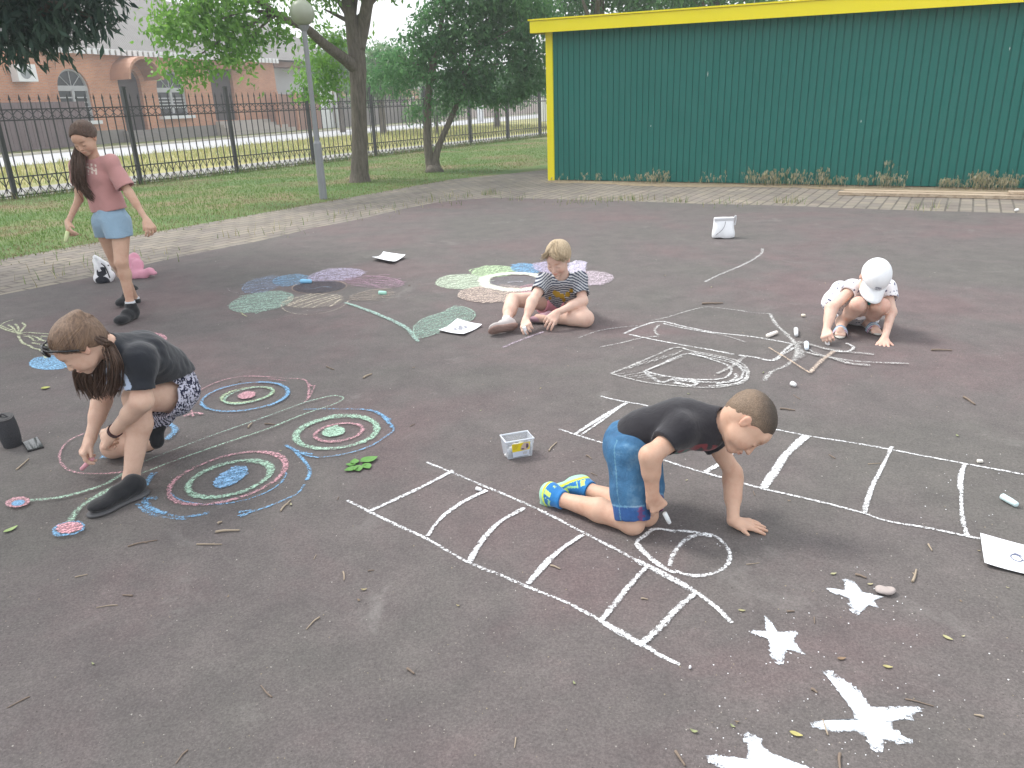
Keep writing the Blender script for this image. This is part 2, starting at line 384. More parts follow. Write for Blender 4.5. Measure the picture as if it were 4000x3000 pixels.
t = noise(n, l, .9, 5, .65, geo(n)); c = mixc(n, l, t.outputs[0], (.21, .2, .195), (.29, .28, .265)); l.new(c, b.inputs['Base Color']); b.inputs['Roughness'].default_value = .9
bump(n, l, b, wv, .8, .03)
SLATE = m
house = thing('brick_house', 'orange brick house with grey sheet roof, arched windows and two doorways across the road', 'house', HW(0, 0))
aL = -9.; aC = hcoord(70, 170)[0]; aR = hcoord(593, 160)[0]
ze = hcoord(250, 118)[1]
def hbox(name, a0_, a1_, z0, z1, d0, d1, m, parent=None):
    q = MB(); q.boxc(HW((a0_+a1_)/2, (z0+z1)/2, (d0+d1)/2), (RD, HN, up), ((a1_-a0_)/2, (d1-d0)/2, (z1-z0)/2)); return q.build(name, m, parent or house)
# facade with real openings: built from strips around window and door holes
def arch(uL, uR, vT, vB):
    a0_, _ = hcoord(uL, (vT+vB)/2); a1_, _ = hcoord(uR, (vT+vB)/2); um = (uL+uR)/2
    return a0_, a1_, hcoord(um, vB)[1], hcoord(um, vT)[1]
W1 = arch(128, 196, 148, 262); W2 = arch(340, 402, 150, 250); D1 = arch(262, 310, 146, 290); D2 = arch(459, 507, 150, 260)
wallm = []
def wallpiece(q, x0, x1, z0, z1): q.add([HW(x0, z0), HW(x1, z0), HW(x1, z1), HW(x0, z1)], [(0, 1, 2, 3)])
q = MB(); cur = aC
for (x0, x1, z0, z1), ar in ((W1, 1), (D1, 1), (W2, 1), (D2, 0)):
    wallpiece(q, cur, x0, 0, ze); wallpiece(q, x0, x1, 0, z0)
    if ar:
        r_ = (x1-x0)/2; zs = z1-r_; K_ = 10; xm = (x0+x1)/2
        top = [(xm-r_*math.cos(math.pi*i/K_), zs+r_*math.sin(math.pi*i/K_)) for i in range(K_+1)]
        for i in range(K_): q.add([HW(top[i][0], top[i][1]), HW(top[i+1][0], top[i+1][1]), HW(top[i+1][0], ze), HW(top[i][0], ze)], [(0, 1, 2, 3)])
        for i in range(K_): q.add([HW(top[i][0], top[i][1]), HW(top[i+1][0], top[i+1][1]), HW(top[i+1][0], top[i+1][1], -.3), HW(top[i][0], top[i][1], -.3)], [(0, 1, 2, 3)])
    else: wallpiece(q, x0, x1, z1, ze); zs = z1
    for x in (x0, x1): q.add([HW(x, z0), HW(x, zs), HW(x, zs, -.3), HW(x, z0, -.3)], [(0, 1, 2, 3)])
    cur = x1
wallpiece(q, cur, aR, 0, ze)
q.add([HW(aR, 0), HW(aR, 0, -8), HW(aR, ze, -8), HW(aR, ze)], [(0, 1, 2, 3)])
q.add([HW(aC, 0, 1.1), HW(aC, 0), HW(aC, ze), HW(aC, ze, 1.1)], [(0, 1, 2, 3)])
q.add([HW(aL, 0, 1.1), HW(aC, 0, 1.1), HW(aC, ze, 1.1), HW(aL, ze, 1.1)], [(0, 1, 2, 3)])
q.build('wall', BRICK, house)
hbox('plinth', aC, D1[0]-.3, 0, .75, .01, .12, STONE); hbox('plinth', D1[1]+.3, D2[0]-.2, 0, .72, .01, .12, STONE)
def window(Wd, nm='window'):
    x0, x1, z0, z1 = Wd; r_ = (x1-x0)/2; xm = (x0+x1)/2; zs = z1-r_; D = -.18
    q = MB(); K_ = 14
    rim = [HW(x0+.06, z0, D)]+[HW(xm-(r_-.06)*math.cos(math.pi*i/K_), zs+(r_-.06)*math.sin(math.pi*i/K_), D) for i in range(K_+1)]+[HW(x1-.06, z0, D)]
    q.tube(rim, .08, 4)
    q.boxc(HW(xm, zs, D), (RD, HN, up), (r_, .06, .14)); q.boxc(HW(xm, (z0+zs)/2, D), (RD, HN, up), (.09, .06, (zs-z0)/2))
    for i in (1, 2, 3):
        a_ = math.pi*i/4; P = HW(xm, zs, D); q.tube([P, P+RD*math.cos(a_)*r_+up*math.sin(a_)*r_], .025, 4)
    for z_ in np.linspace(z0+.5, zs-.5, 4): q.boxc(HW(xm, z_, D), (RD, HN, up), (r_, .03, .035))
    f = q.build(nm, FRAME, house)
    g = [HW(x0, z0, D-.06)]+[HW(xm-r_*math.cos(math.pi*i/K_), zs+r_*math.sin(math.pi*i/K_), D-.06) for i in range(K_+1)]+[HW(x1, z0, D-.06)]
    mesh('pane', g, [tuple(range(len(g)))], PANE, f)
    s = MB(); s.boxc(HW(xm, z0-.1, .1), (RD, HN, up), (r_+.2, .2, .1)); s.build('sill', WHITE, f)
window(W1); window(W2)
hbox('door', D1[0], D1[1], D1[2], D1[3], -.32, -.26, DOOR); hbox('door', D2[0], D2[1], D2[2], D2[3], -.32, -.26, DOOR)
# barrel canopy over the first door
q = MB(); xm = (D1[0]+D1[1])/2; r_ = (D1[1]-D1[0])/2+.35; zs = D1[3]-.75; K_ = 12
for rr, dd in ((r_, 0), (r_+.14, 0)):
    pass
V = []; F = []
for i in range(K_+1):
    a_ = math.pi*i/K_
    for rr in (r_, r_+.16):
        for d in (0.01, 1.5): V.append(HW(xm-rr*math.cos(a_), zs+rr*.95*math.sin(a_), d))
for i in range(K_):
    a = 4*i; F += [(a, a+1, a+5, a+4), (a+2, a+6, a+7, a+3), (a+1, a+3, a+7, a+5), (a, a+4, a+6, a+2)]
F += [(0, 2, 3, 1), (4*K_, 4*K_+1, 4*K_+3, 4*K_+2)]
mesh('porch_canopy', V, F, simple('porch_copper', (.4, .2, .12), .7, .2, 2), house)
hbox('canopy', D2[0]-.3, D2[1]+1.2, D2[3]-.05, D2[3]+.5, .02, 1.3, simple('canopy_brown', (.3, .13, .07), .7, .2, 2))
for k_ in range(3): hbox('step', D1[0]-.5-.15*k_, D1[1]+.5+.15*k_, .0, .66-.2*k_, .15+.35*k_, .5+.35*k_, STONE)
for k_ in range(4): hbox('step', D2[0]-.3-.1*k_, D2[1]+3+.5*k_, .0, .95-.22*k_, .15+.4*k_, .55+.4*k_, simple('pale_step', (.42, .38, .34), .9, .1, 2) if k_ == 0 else bpy.data.materials['pale_step'])
# white gutter of scalloped sheet, roof
for lo_, hi_, dd_ in ((aL, aC, 1.25), (aC, aR, .5)):
    q = MB(); q.boxc(HW((lo_+hi_)/2, ze+.2, dd_-.02), (RD, HN, up), ((hi_-lo_)/2, .03, .05))
    for a_ in np.arange(lo_, hi_-.3, .42): q.boxc(HW(a_+.2, ze+.08, dd_), (RD, HN, up), (.14, .05, .16))
    q.build('gutter_trim', WHITE, house)
zr = hcoord(250, -20)[1]
zr = ze+4.3
aE = hcoord(745, 120)[0]
V = [HW(aL-1, ze+.18, 1.4), HW(aC, ze+.18, 1.4), HW(aC+1, ze+.18, .55), HW(aE, ze+.18, .55), HW(aE-6, zr, -5.5), HW(aL+3, zr, -5.5), HW(aL-1, ze+.18, -12), HW(aE, ze+.18, -12)]
mesh('roof', V, [(0, 1, 2, 3, 4, 5), (3, 7, 4), (7, 6, 5, 4), (6, 0, 5), (0, 6, 7, 3, 2, 1)], SLATE, house)
hbox('rear_wing', aR, aE-1, 0, ze-.3, -6, -1.2, simple('pale_plaster', (.5, .5, .5), .9, .08, 2))
hbox('roof_beam', aR, aE-.5, ze-.3, ze+.1, -1.2, .1, simple('brown_beam', (.2, .12, .09), .8, .1, 2))
# air conditioner
a_, z_ = hcoord(30, 161)
ac = thing('air_conditioner', 'white air conditioner box on the left end of the brick house wall', 'air conditioner', HW(a_-.55, z_-.4, 1.15))
q = MB(); q.boxc(HW(a_-.55, z_, 1.45), (RD, HN, up), (.55, .26, .42)); q.build('casing', WHITE, ac)
q = MB(); c_ = HW(a_-.65, z_, 1.722)
q.add([c_+.3*(math.cos(t_)*RD+math.sin(t_)*up) for t_ in np.linspace(0, 6.28, 17)[:-1]], [tuple(range(16))]); q.build('fan_grille', simple('grille_grey', (.25, .27, .28), .6, .1, 5), ac)
# low gate and brick pillar left of the house
gate = thing('board_gate', 'purple-brown metal board gate with an orange brick pillar beside the brick house', 'gate', HW(-7, 0, 2))
x1_, z1_ = hcoord(70, 236)
for x in (-9.2, -4.8): hb = MB(); hb.boxc(HW(x, 1.35, 2.2), (RD, HN, up), (.35, .35, 1.35)); hb.build('pillar', BRICK, gate)
hb = MB()
for x in np.arange(-8.8, 1.3, .25): 
    if not (-5.25 < x < -4.35): hb.boxc(HW(x+.12, 1.2, 2.2), (RD, HN, up), (.115, .03, 1.15))
hb.build('board_panel', simple('purple_brown_sheet', (.14, .1, .105), .6, .2, 2), gate)

# ============================================================ fences and gates to the right of the house
def farwall(name, label, cat, u0, u1, vT, vB, m, th=.1, pick=True, post=None):
    A = Gd(u0, vB); B = Gd(u1, vB); A[2] = B[2] = 0
    # keep it on a line parallel to the road
    mid = (A+B)/2; n0 = np.dot(A-HP, HN)
    return A, B
def strip(name, label, cat, u0, u1, d, h, m, kind='board', seg=.16, z0=0., m2=None):
    """upright wall on the line parallel to the facade, d metres nearer the road"""
    P0 = HP+HN*d
    a = float(np.dot(onplane(u0, 250, P0, HN)-P0, RD)); b_ = float(np.dot(onplane(u1, 250, P0, HN)-P0, RD))
    t_ = thing(name, label, cat, P0+RD*(a+b_)/2)
    q = MB()
    if kind == 'board':
        for x in np.arange(a, b_, seg):
            hh = h*(1+rng.uniform(-.01, .01)); q.boxc(P0+RD*(x+seg/2)+up*(z0+hh/2), (RD, HN, up), (seg*.46, .02, hh/2))
        for z_ in (.4, h-.4): q.boxc(P0+RD*(a+b_)/2-HN*.05+up*z_, (RD, HN, up), ((b_-a)/2, .03, .05))
    else: q.boxc(P0+RD*(a+b_)/2+up*(z0+h/2), (RD, HN, up), ((b_-a)/2, .12, h/2))
    q.build('panel', m, t_)
    if m2:
        for x in np.arange(a, b_+.1, max(2.4, (b_-a)/6)): q = MB(); q.boxc(P0+RD*x+HN*.04+up*(h/2+.1), (RD, HN, up), (.13, .13, h/2+.1)); q.build('pier', m2, t_)
    return t_
strip('brick_fence', 'pinkish brown yard fence with square piers right of the brick house', 'fence', 600, 690, 1.2, 2.7, simple('pink_brown', (.3, .17, .13), .85, .15, 2), 'board', .3, 0, BRICK)
strip('yard_gate', 'tall white metal yard gate between brown and grey fences', 'gate', 693, 722, 1.2, 2.9, WHITE, 'board', .4)
strip('plank_fence', 'weathered grey plank fence behind the thick tree trunk', 'fence', 724, 880, 1.4, 2.5, simple('grey_board', (.2, .18, .17), .9, .3, 3))
strip('garden_wall', 'long pale pink rendered wall far beyond the fence', 'wall', 880, 1230, 2.2, 2.1, simple('pale_pink_wall', (.45, .37, .34), .9, .12, .6), 'solid')
# the far house glimpsed over the wall
def simple_house(label, u0, u1, d, h, mw, mr, rise=2.5):
    P0 = HP+HN*d; a = float(np.dot(onplane(u0, 200, P0, HN)-P0, RD)); b_ = float(np.dot(onplane(u1, 200, P0, HN)-P0, RD))
    t_ = thing('house', label, 'house', P0+RD*(a+b_)/2); q = MB()
    q.boxc(P0+RD*(a+b_)/2-HN*4+up*h/2, (RD, HN, up), ((b_-a)/2, 4, h/2)); q.build('wall', mw, t_)
    V = [P0+RD*(a-.4)+HN*.5+up*h, P0+RD*(b_+.4)+HN*.5+up*h, P0+RD*(b_+.4)-HN*4+up*(h+rise), P0+RD*(a-.4)-HN*4+up*(h+rise), P0+RD*(a-.4)-HN*8.5+up*h, P0+RD*(b_+.4)-HN*8.5+up*h]
    mesh('roof', V, [(0, 1, 2, 3), (3, 2, 5, 4), (0, 3, 4), (1, 5, 2), (0, 4, 5, 1)], mr, t_)
    for k_ in range(3):
        x = a+(b_-a)*(k_+.5)/3; q = MB(); q.boxc(P0+RD*x+HN*.03+up*h*.55, (RD, HN, up), (.6, .04, .7)); w_ = q.build('window', WHITE, t_)
        q = MB(); q.boxc(P0+RD*x+HN*.08+up*h*.55, (RD, HN, up), (.5, .02, .6)); q.build('pane', PANE, w_)
simple_house('orange plastered house half hidden behind the trees beyond the grey plank fence', 800, 905, -6, 3.4, simple('orange_plaster', (.5, .3, .18), .9, .1, 1), SLATE)
simple_house('distant house with pale walls behind the long pink garden wall', 1010, 1150, -5, 3.3, simple('cream_plaster', (.5, .45, .38), .9, .1, 1), SLATE)
# white marker post and pole
mk = thing('marker_post', 'short thick white concrete marker post beside the road', 'post', Gd(1038, 262)*[1, 1, 0])
q = MB(); P = Gd(1038, 262)*[1, 1, 0]; T = Yd(1036, 219, P[1]); q.boxc((P+T)/2*[1, 1, 1], ((1, 0, 0), (0, 1, 0), up), (.30, .2, T[2]/2)); q.build('shaft', WHITE, mk)
q = MB(); q.boxc(np.array([P[0], P[1], T[2]+.1]), ((1, 0, 0), (0, 1, 0), up), (.2, .14, .13)); q.build('cap', WHITE, mk)
P = Gd(1176, 262)*[1, 1, 0]
up_ = thing('utility_pole', 'white painted utility pole seen just left of the yellow shed corner', 'pole', P)
q = MB(); q.tube([P, P+up*9], [.28, .18], 10); q.build('shaft', WHITE, up_)
P = Gd(731, 276)*[1, 1, 0]
gp = thing('gas_pipe_post', 'thin pale grey pipe post standing by the white yard gate', 'post', P)
q = MB(); q.tube([P, P+up*2.9, P+up*3.0+RD*.3], .1, 8); q.build('pipe', simple('pale_grey_pipe', (.5, .52, .53), .5, .05, 2), gp)

# ============================================================ LAMP POST
LP = Gd(699, 430)*[1, 1, 0]
lamp = thing('street_lamp', 'grey steel lamp post with a round milky globe at the lawn edge', 'street lamp', LP)
GREYM = simple('lamp_grey', (.25, .26, .28), .5, .12, 6)
T = Yd(657, 58, LP[1]); TJ = Yd(684, 310, LP[1])
q = MB(); q.tube([LP-up*.0, [LP[0], LP[1], TJ[2]]], .068, 14); q.tube([[LP[0], LP[1], TJ[2]], [LP[0], LP[1], TJ[2]+.05]], [.068, .045], 14); q.build('lower_pole', GREYM, lamp)
q = MB(); q.tube([[LP[0], LP[1], TJ[2]+.05], [LP[0], LP[1], T[2]]], .042, 12); q.build('upper_pole', GREYM, lamp)
q = MB(); q.tube([[LP[0], LP[1], T[2]-.06], [LP[0], LP[1], T[2]+.02]], [.05, .1], 14); q.build('globe_holder', GREYM, lamp)
GC = Yd(652, 28, LP[1]); rg = .2
V = []; F = []; NU, NV = 24, 16
for i in range(NV+1):
    for j in range(NU): a_ = math.pi*i/NV; b_ = 2*math.pi*j/NU; V.append((LP[0]+rg*math.sin(a_)*math.cos(b_), LP[1]+rg*math.sin(a_)*math.sin(b_), GC[2]+rg*math.cos(a_)))
for i in range(NV):
    for j in range(NU): F.append((i*NU+j, (i+1)*NU+j, (i+1)*NU+(j+1) % NU, i*NU+(j+1) % NU))
mesh('globe', V, F, simple('milky_globe', (.33, .36, .28), .35, .08, 6), lamp, smooth=True)

# ============================================================ TREES
BARK = None
def barkmat(name, c):
    m, n, l, b = NT(name); mp = n.new('ShaderNodeMapping'); mp.inputs['Scale'].default_value = (14, 14, 2.2); l.new(geo(n), mp.inputs[0])
    t = noise(n, l, 1.6, 6, .7, mp.outputs[0]); c = np.array(c); r = ramp(n, [(.3, tuple(c*.45)), (.6, tuple(c)), (.8, tuple(c*1.5))]); l.new(t.outputs[0], r.inputs[0])
    l.new(r.outputs[0], b.inputs['Base Color']); b.inputs['Roughness'].default_value = .95; bump(n, l, b, t.outputs[0], .9, .03); return m
BARK = barkmat('bark', (.17, .145, .12)); BARK2 = barkmat('pale_bark', (.22, .19, .16))
def smooth_path(P, k=5):
    P = [np.array(p, float) for p in P]; out = []
    for i in range(len(P)-1):
        p0 = P[max(i-1, 0)]; p1 = P[i]; p2 = P[i+1]; p3 = P[min(i+2, len(P)-1)]
        for j in range(k):
            t = j/k; out.append(.5*((2*p1)+(-p0+p2)*t+(2*p0-5*p1+4*p2-p3)*t*t+(-p0+3*p1-3*p2+p3)*t**3))
    out.append(P[-1]); return out
def rad_path(R, k=5):
    out = []
    for i in range(len(R)-1):
        for j in range(k): out.append(R[i]+(R[i+1]-R[i])*j/k)
    return out+[R[-1]]
def limb(q, P, R, n=10, jit=.0):
    pp = smooth_path(P); rr = rad_path(R); rr = [r*(1+rng.uniform(-jit, jit)) for r in rr]; q.tube(pp, rr, n)
def leaves(blobs, N, size, clump=.35, droop=.5, asp=.42, per=26):
    """blobs: (centre, radius xyz, weight). Leaves in clumps through the blobs; returns V, F, tint"""
    wts = np.array([b_[2]*b_[1][0]*b_[1][1]*b_[1][2] for b_ in blobs])**.75; wts = wts/wts.sum(); Vs = []; Ts = []
    for (c, r, _), w_ in zip(blobs, wts):
        nl = int(N*w_); nc = max(3, nl//per)
        d = rng.normal(size=(nc, 3)); d /= np.linalg.norm(d, axis=1)[:, None]
        cc = np.array(c)+d*np.array(r)*(rng.uniform(.25, 1, (nc, 1))**.5)
        tone = rng.uniform(0, 1, nc); idx = rng.randint(0, nc, nl)
        P = cc[idx]+rng.normal(size=(nl, 3))*clump*np.array([.5, .5, .38])
        a = rng.uniform(0, 6.283, nl); el = rng.uniform(-1.2, .25, nl)-droop*.4
        D = np.stack([np.cos(a)*np.cos(el), np.sin(a)*np.cos(el), np.sin(el)], 1)
        R_ = rng.normal(size=(nl, 3)); S_ = np.cross(D, R_); S_ /= np.linalg.norm(S_, axis=1)[:, None]+1e-9; Nn = np.cross(S_, D)
        L = size*rng.uniform(.65, 1.25, nl)[:, None]; W = L*asp
        q0 = P; q1 = P+D*L*.45+S_*W*.5+Nn*L*.04; q2 = P+D*L; q3 = P+D*L*.45-S_*W*.5+Nn*L*.04
        Vs.append(np.stack([q0, q1, q2, q3], 1).reshape(-1, 3))
        Ts.append(np.repeat(np.clip(tone[idx]*.7+rng.uniform(0, .3, nl), 0, 1), 4))
    V = np.concatenate(Vs); T = np.concatenate(Ts); F = np.arange(len(V)).reshape(-1, 4)
    return V, F, np.stack([T, T, T], 1)
def blob(u, v, yw, ru, rv, depth=None, w_=1.):
    """a crown blob centred behind display pixel (u,v) at world depth yw; ru,rv its half size in display pixels"""
    c = Yd(u, v, yw); s = yw*1.07*K/FPX; return (c, np.array([ru*s, depth if depth else max(ru, rv)*s*.8, rv*s]), w_)
LM_OLIVE = leafmat('leaf_fresh', (.11, .28, .05), (.26, .47, .09), .55); LM_DARK = leafmat('leaf_deep', (.075, .2, .085), (.16, .34, .13), .55)
LM_BLUE = leafmat('leaf_blue_green', (.03, .075, .06), (.07, .13, .09), .35); LM_FAR = leafmat('leaf_far', (.11, .22, .1), (.2, .34, .14), .5)
# thick-trunked tree by the lamp
B1 = Gd(778, 393)*[1, 1, 0]; yb = B1[1]
tree = thing('broadleaf_tree', 'tall tree with thick bare forked trunk standing right of the lamp post', 'tree', B1)
q = MB()
limb(q, [B1+np.array([0, 0, -.05]), Yd(777, 372, yb), Yd(777, 300, yb), Yd(774, 200, yb), Yd(772, 130, yb), Yd(764, 70, yb), Yd(752, 10, yb), Yd(735, -60, yb), Yd(720, -160, yb)], [.27, .19, .16, .16, .175, .155, .11, .095, .075], 14, .04)
limb(q, [Yd(772, 105, yb), Yd(784, 60, yb), Yd(792, 15, yb-.1), Yd(806, -50, yb-.3), Yd(815, -150, yb-.4)], [.16, .13, .12, .1, .07], 10)
limb(q, [Yd(772, 150, yb), Yd(745, 128, yb-.3), Yd(700, 95, yb-.9), Yd(660, 60, yb-1.4), Yd(618, 42, yb-2), Yd(570, 10, yb-2.6), Yd(520, -30, yb-3)], [.15, .12, .095, .08, .07, .05, .03], 8)
for (u, v, dy) in ((600, 90, 2.4), (540, 60, 2.9), (480, 40, 3.2), (430, 120, 3.2), (520, 120, 3)):
    limb(q, [Yd(600, 30, yb-2.2), Yd((600+u)/2, (30+v)/2-12, yb-(2.2+dy)/2), Yd(u, v, yb-dy)], [.035, .022, .01], 5)
for (u, v, dy) in ((700, 20, .2), (830, -20, 0), (690, -60, 1), (780, -90, -1)):
    limb(q, [Yd(762, 50, yb), Yd((762+u)/2, (50+v)/2, yb), Yd(u, v, yb+dy)], [.06, .04, .015], 6)
q.build('trunk', BARK, tree, smooth=True)
bl = [blob(560, 40, yb-2.6, 75, 45), blob(480, 20, yb-2.9, 75, 45), blob(420, 70, yb-3, 70, 45), blob(375, 25, yb-3, 60, 40), blob(345, 55, yb-3, 30, 22, w_=.6), blob(450, 120, yb-3.2, 65, 38), blob(395, 150, yb-3.2, 35, 34, w_=.8), blob(520, 95, yb-2.9, 60, 32, w_=.8), blob(445, 170, yb-3.2, 36, 20, w_=.7),
      blob(555, 135, yb-2.6, 40, 22, w_=.35), blob(560, 165, yb-2.5, 18, 18, w_=.3), blob(690, 110, yb+.8, 48, 40), blob(675, 160, yb+.8, 45, 40), blob(715, 170, yb+1, 38, 42), blob(665, 205, yb+.7, 20, 22, w_=.5), blob(735, 75, yb+1, 36, 26, w_=.6),
      blob(700, -14, yb, 50, 20), blob(640, -40, yb-1, 90, 30), blob(740, -90, yb, 100, 50, 2.5), blob(830, -80, yb, 70, 42, 2.), blob(520, -60, yb-2, 130, 50), blob(400, -50, yb-3, 90, 40), blob(690, 25, yb+.4, 24, 16, w_=.5), blob(640, -120, yb-1, 180, 60, 3, .6), ]
V, F, c_ = leaves(bl, 19000, .125, .26)
mesh('crown', V, F, LM_OLIVE, tree, col=c_)
# two-stemmed tree by the shed
B2 = Gd(936, 371)*[1, 1, 0]; yb = B2[1]
tree = thing('small_tree', 'two-stemmed tree with pale crossing stems and dense low dark green crown', 'tree', B2)
q = MB()
limb(q, [B2+np.array([-.02, 0, -.04]), Yd(929, 350, yb), Yd(923, 300, yb), Yd(924, 240, yb), Yd(927, 190, yb), Yd(940, 120, yb), Yd(955, 40, yb), Yd(965, -40, yb)], [.16, .115, .1, .09, .085, .07, .055, .04], 10, .05)
limb(q, [B2+np.array([.1, 0, -.04]), Yd(941, 345, yb), Yd(950, 310, yb), Yd(970, 265, yb), Yd(990, 218, yb), Yd(1010, 160, yb), Yd(1040, 80, yb), Yd(1075, 0, yb)], [.14, .09, .075, .068, .06, .05, .04, .03], 10, .05)
for (u, v) in ((860, 120), (890, 60), (1000, 30), (1110, 60), (1120, 130), (1060, 190), (880, 170)):
    limb(q, [Yd(940 if u < 960 else 1005, 170, yb), Yd((950+u)/2, (165+v)/2, yb+.2), Yd(u, v, yb+rng.uniform(-.6, .6))], [.045, .03, .012], 5)
q.tube([B2+np.array([.03, -.05, -.02]), B2+np.array([.03, -.04, .16])], [.26, .14], 10)
q.build('trunk', BARK2, tree, smooth=True)
bl = [blob(950, 130, yb, 60, 60), blob(900, 110, yb+.3, 40, 45), blob(870, 150, yb+.3, 45, 35), blob(830, 140, yb+1, 40, 28, w_=.8), blob(840, 175, yb+1, 45, 25, w_=.6), blob(1020, 120, yb, 70, 60), blob(1090, 110, yb, 65, 65), blob(1140, 150, yb+.3, 45, 50), blob(1000, 190, yb, 60, 30), blob(1070, 190, yb, 60, 30),
      blob(1130, 190, yb, 35, 22, w_=.7), blob(930, 60, yb, 40, 45), blob(1000, 50, yb, 60, 50), blob(1080, 40, yb, 70, 50), blob(1150, 70, yb+.5, 60, 60), blob(950, 10, yb, 30, 40), blob(1030, -20, yb, 90, 40), blob(1130, -10, yb, 80, 45), blob(905, 225, yb-.1, 22, 22, w_=.5), blob(960, 218, yb, 45, 16, w_=.5), blob(1060, -90, yb, 110, 50, 2.2, .7)]
V, F, c_ = leaves(bl, 27000, .125, .26)
mesh('crown', V, F, LM_DARK, tree, col=c_)
# near tree hanging in at the top left: its trunk is out of frame
B3 = np.array([-8.3, 8.6, 0]); yb = 8.2
tree = thing('leaning_tree', 'dark blue-green tree whose long drooping leaves fill the top left corner', 'tree', B3)
q = MB(); limb(q, [B3-up*.05, B3+up*1.2, B3+np.array([.2, -.1, 2.6]), B3+np.array([.9, -.3, 3.8]), B3+np.array([2, -.5, 4.6])], [.3, .24, .2, .14, .07], 12)
limb(q, [B3+np.array([.2, -.1, 2.4]), B3+np.array([1.2, 0, 3.1]), Yd(20, 20, yb), Yd(120, 10, yb), Yd(200, 40, yb)], [.12, .09, .06, .035, .012], 8)
limb(q, [B3+np.array([.1, -.1, 2.0]), B3+np.array([-.8, .3, 3.2]), B3+np.array([-1.6, .6, 4.4])], [.14, .09, .04], 8)
q.build('trunk', BARK, tree, smooth=True)
bl = [blob(30, 30, yb, 90, 60), blob(120, 15, yb, 80, 55), blob(175, 25, yb, 55, 40), blob(60, 70, yb, 80, 42), blob(15, 98, yb, 30, 20, w_=.7), blob(105, 84, yb+.1, 44, 22, w_=.7), blob(80, 108, yb, 18, 14, w_=.4), blob(205, 60, yb, 26, 14, w_=.35), blob(150, -60, yb, 120, 60), blob(0, -60, yb, 140, 70), blob(-120, 20, yb, 120, 100), blob(-100, -150, yb, 260, 100, 2.2, .8), blob(140, -150, yb-.5, 120, 60, 1.6, .6), (np.array([-5.6, 5.6, 4.7]), np.array([2.2, 2.6, .9]), .5), (np.array([-5.2, 2.6, 4.9]), np.array([2., 2.2, .8]), .4), (np.array([-8.3, 8.6, 5.6]), np.array([2.4, 2.6, 1.2]), .5)]  # world-placed blobs: unseen crown added overhead to shade the court's left side
V, F, c_ = leaves(bl, 34000, .15, .2, 1.0, .26)
mesh('crown', V, F, LM_BLUE, tree, col=c_)
# trees behind the shed
def far_tree(name, label, base, h, blobs, mat, N, size, tr=.16, grp=None, bark=None, clump=.5, lean=0):
    t_ = thing(name, label, 'tree', base, grp); q = MB()
    limb(q, [base-up*.1, base+up*h*.4+np.array([lean*.4, 0, 0]), base+up*h*.8+np.array([lean, 0, 0])], [tr, tr*.8, tr*.35], 9)
    for k_ in range(5):
        a_ = rng.uniform(0, 6.28); z_ = h*rng.uniform(.35, .7); q.tube([base+up*z_, base+up*(z_+h*.15)+np.array([math.cos(a_), math.sin(a_), 0])*h*.18], [tr*.4, tr*.1], 5)
    q.build('trunk', bark or BARK, t_, smooth=True)
    V, F, c_ = leaves(blobs, N, size, clump); mesh('crown', V, F, mat, t_, col=c_)
def pos(u, yw):
    P = Yd(u, 300, yw); return np.array([P[0], P[1], 0])
far_tree('pine_tree', 'dark tree with straight trunk rising behind the left end of the shed', pos(1290, 25), 8, [blob(1290, -60, 25, 120, 50), blob(1250, 5, 25, 50, 26, w_=.6), blob(1400, -10, 25, 80, 34), blob(1200, 20, 25, 40, 40), blob(1330, -20, 25, 60, 25, w_=.5)], LM_DARK, 9000, .17, .3)
far_tree('pine_tree', 'green tree filling the sky above the middle of the shed roof', pos(1530, 24), 7, [blob(1480, -10, 24, 80, 50), blob(1600, -10, 24, 90, 45), blob(1540, -80, 24, 160, 60)], LM_DARK, 8000, .17, .22)
# more distant crowns between trunk and shed
far_tree('roadside_tree', 'round bushy tree over the grey plank fence behind the thick trunk', pos(830, 48), 5, [blob(830, 130, 48, 40, 30), blob(800, 165, 48, 30, 35), blob(865, 160, 48, 40, 38), blob(790, 200, 48, 26, 18)], LM_FAR, 6000, .26, .2, None, None, .6)
far_tree('roadside_tree', 'green garden tree above the pink wall at the far right of the road', pos(1075, 52), 5, [blob(1060, 195, 52, 60, 24), blob(1120, 180, 52, 60, 34), blob(1000, 190, 52, 45, 28)], LM_DARK, 6000, .26, .2, None, None, .6)
far_tree('roadside_tree', 'pale green tree rising between the brick house and the yard gate', pos(742, 55), 5, [blob(735, 120, 55, 40, 34), blob(690, 150, 55, 26, 26), blob(760, 165, 55, 22, 30)], LM_FAR, 5000, .28, .2, None, None, .6)
far_tree('garden_shrub', 'low purple-green shrub in front of the pink wall', pos(945, 44), 1.6, [blob(940, 235, 44, 60, 18), blob(900, 250, 44, 30, 9)], LM_FAR, 2500, .2, .06, None, None, .4)
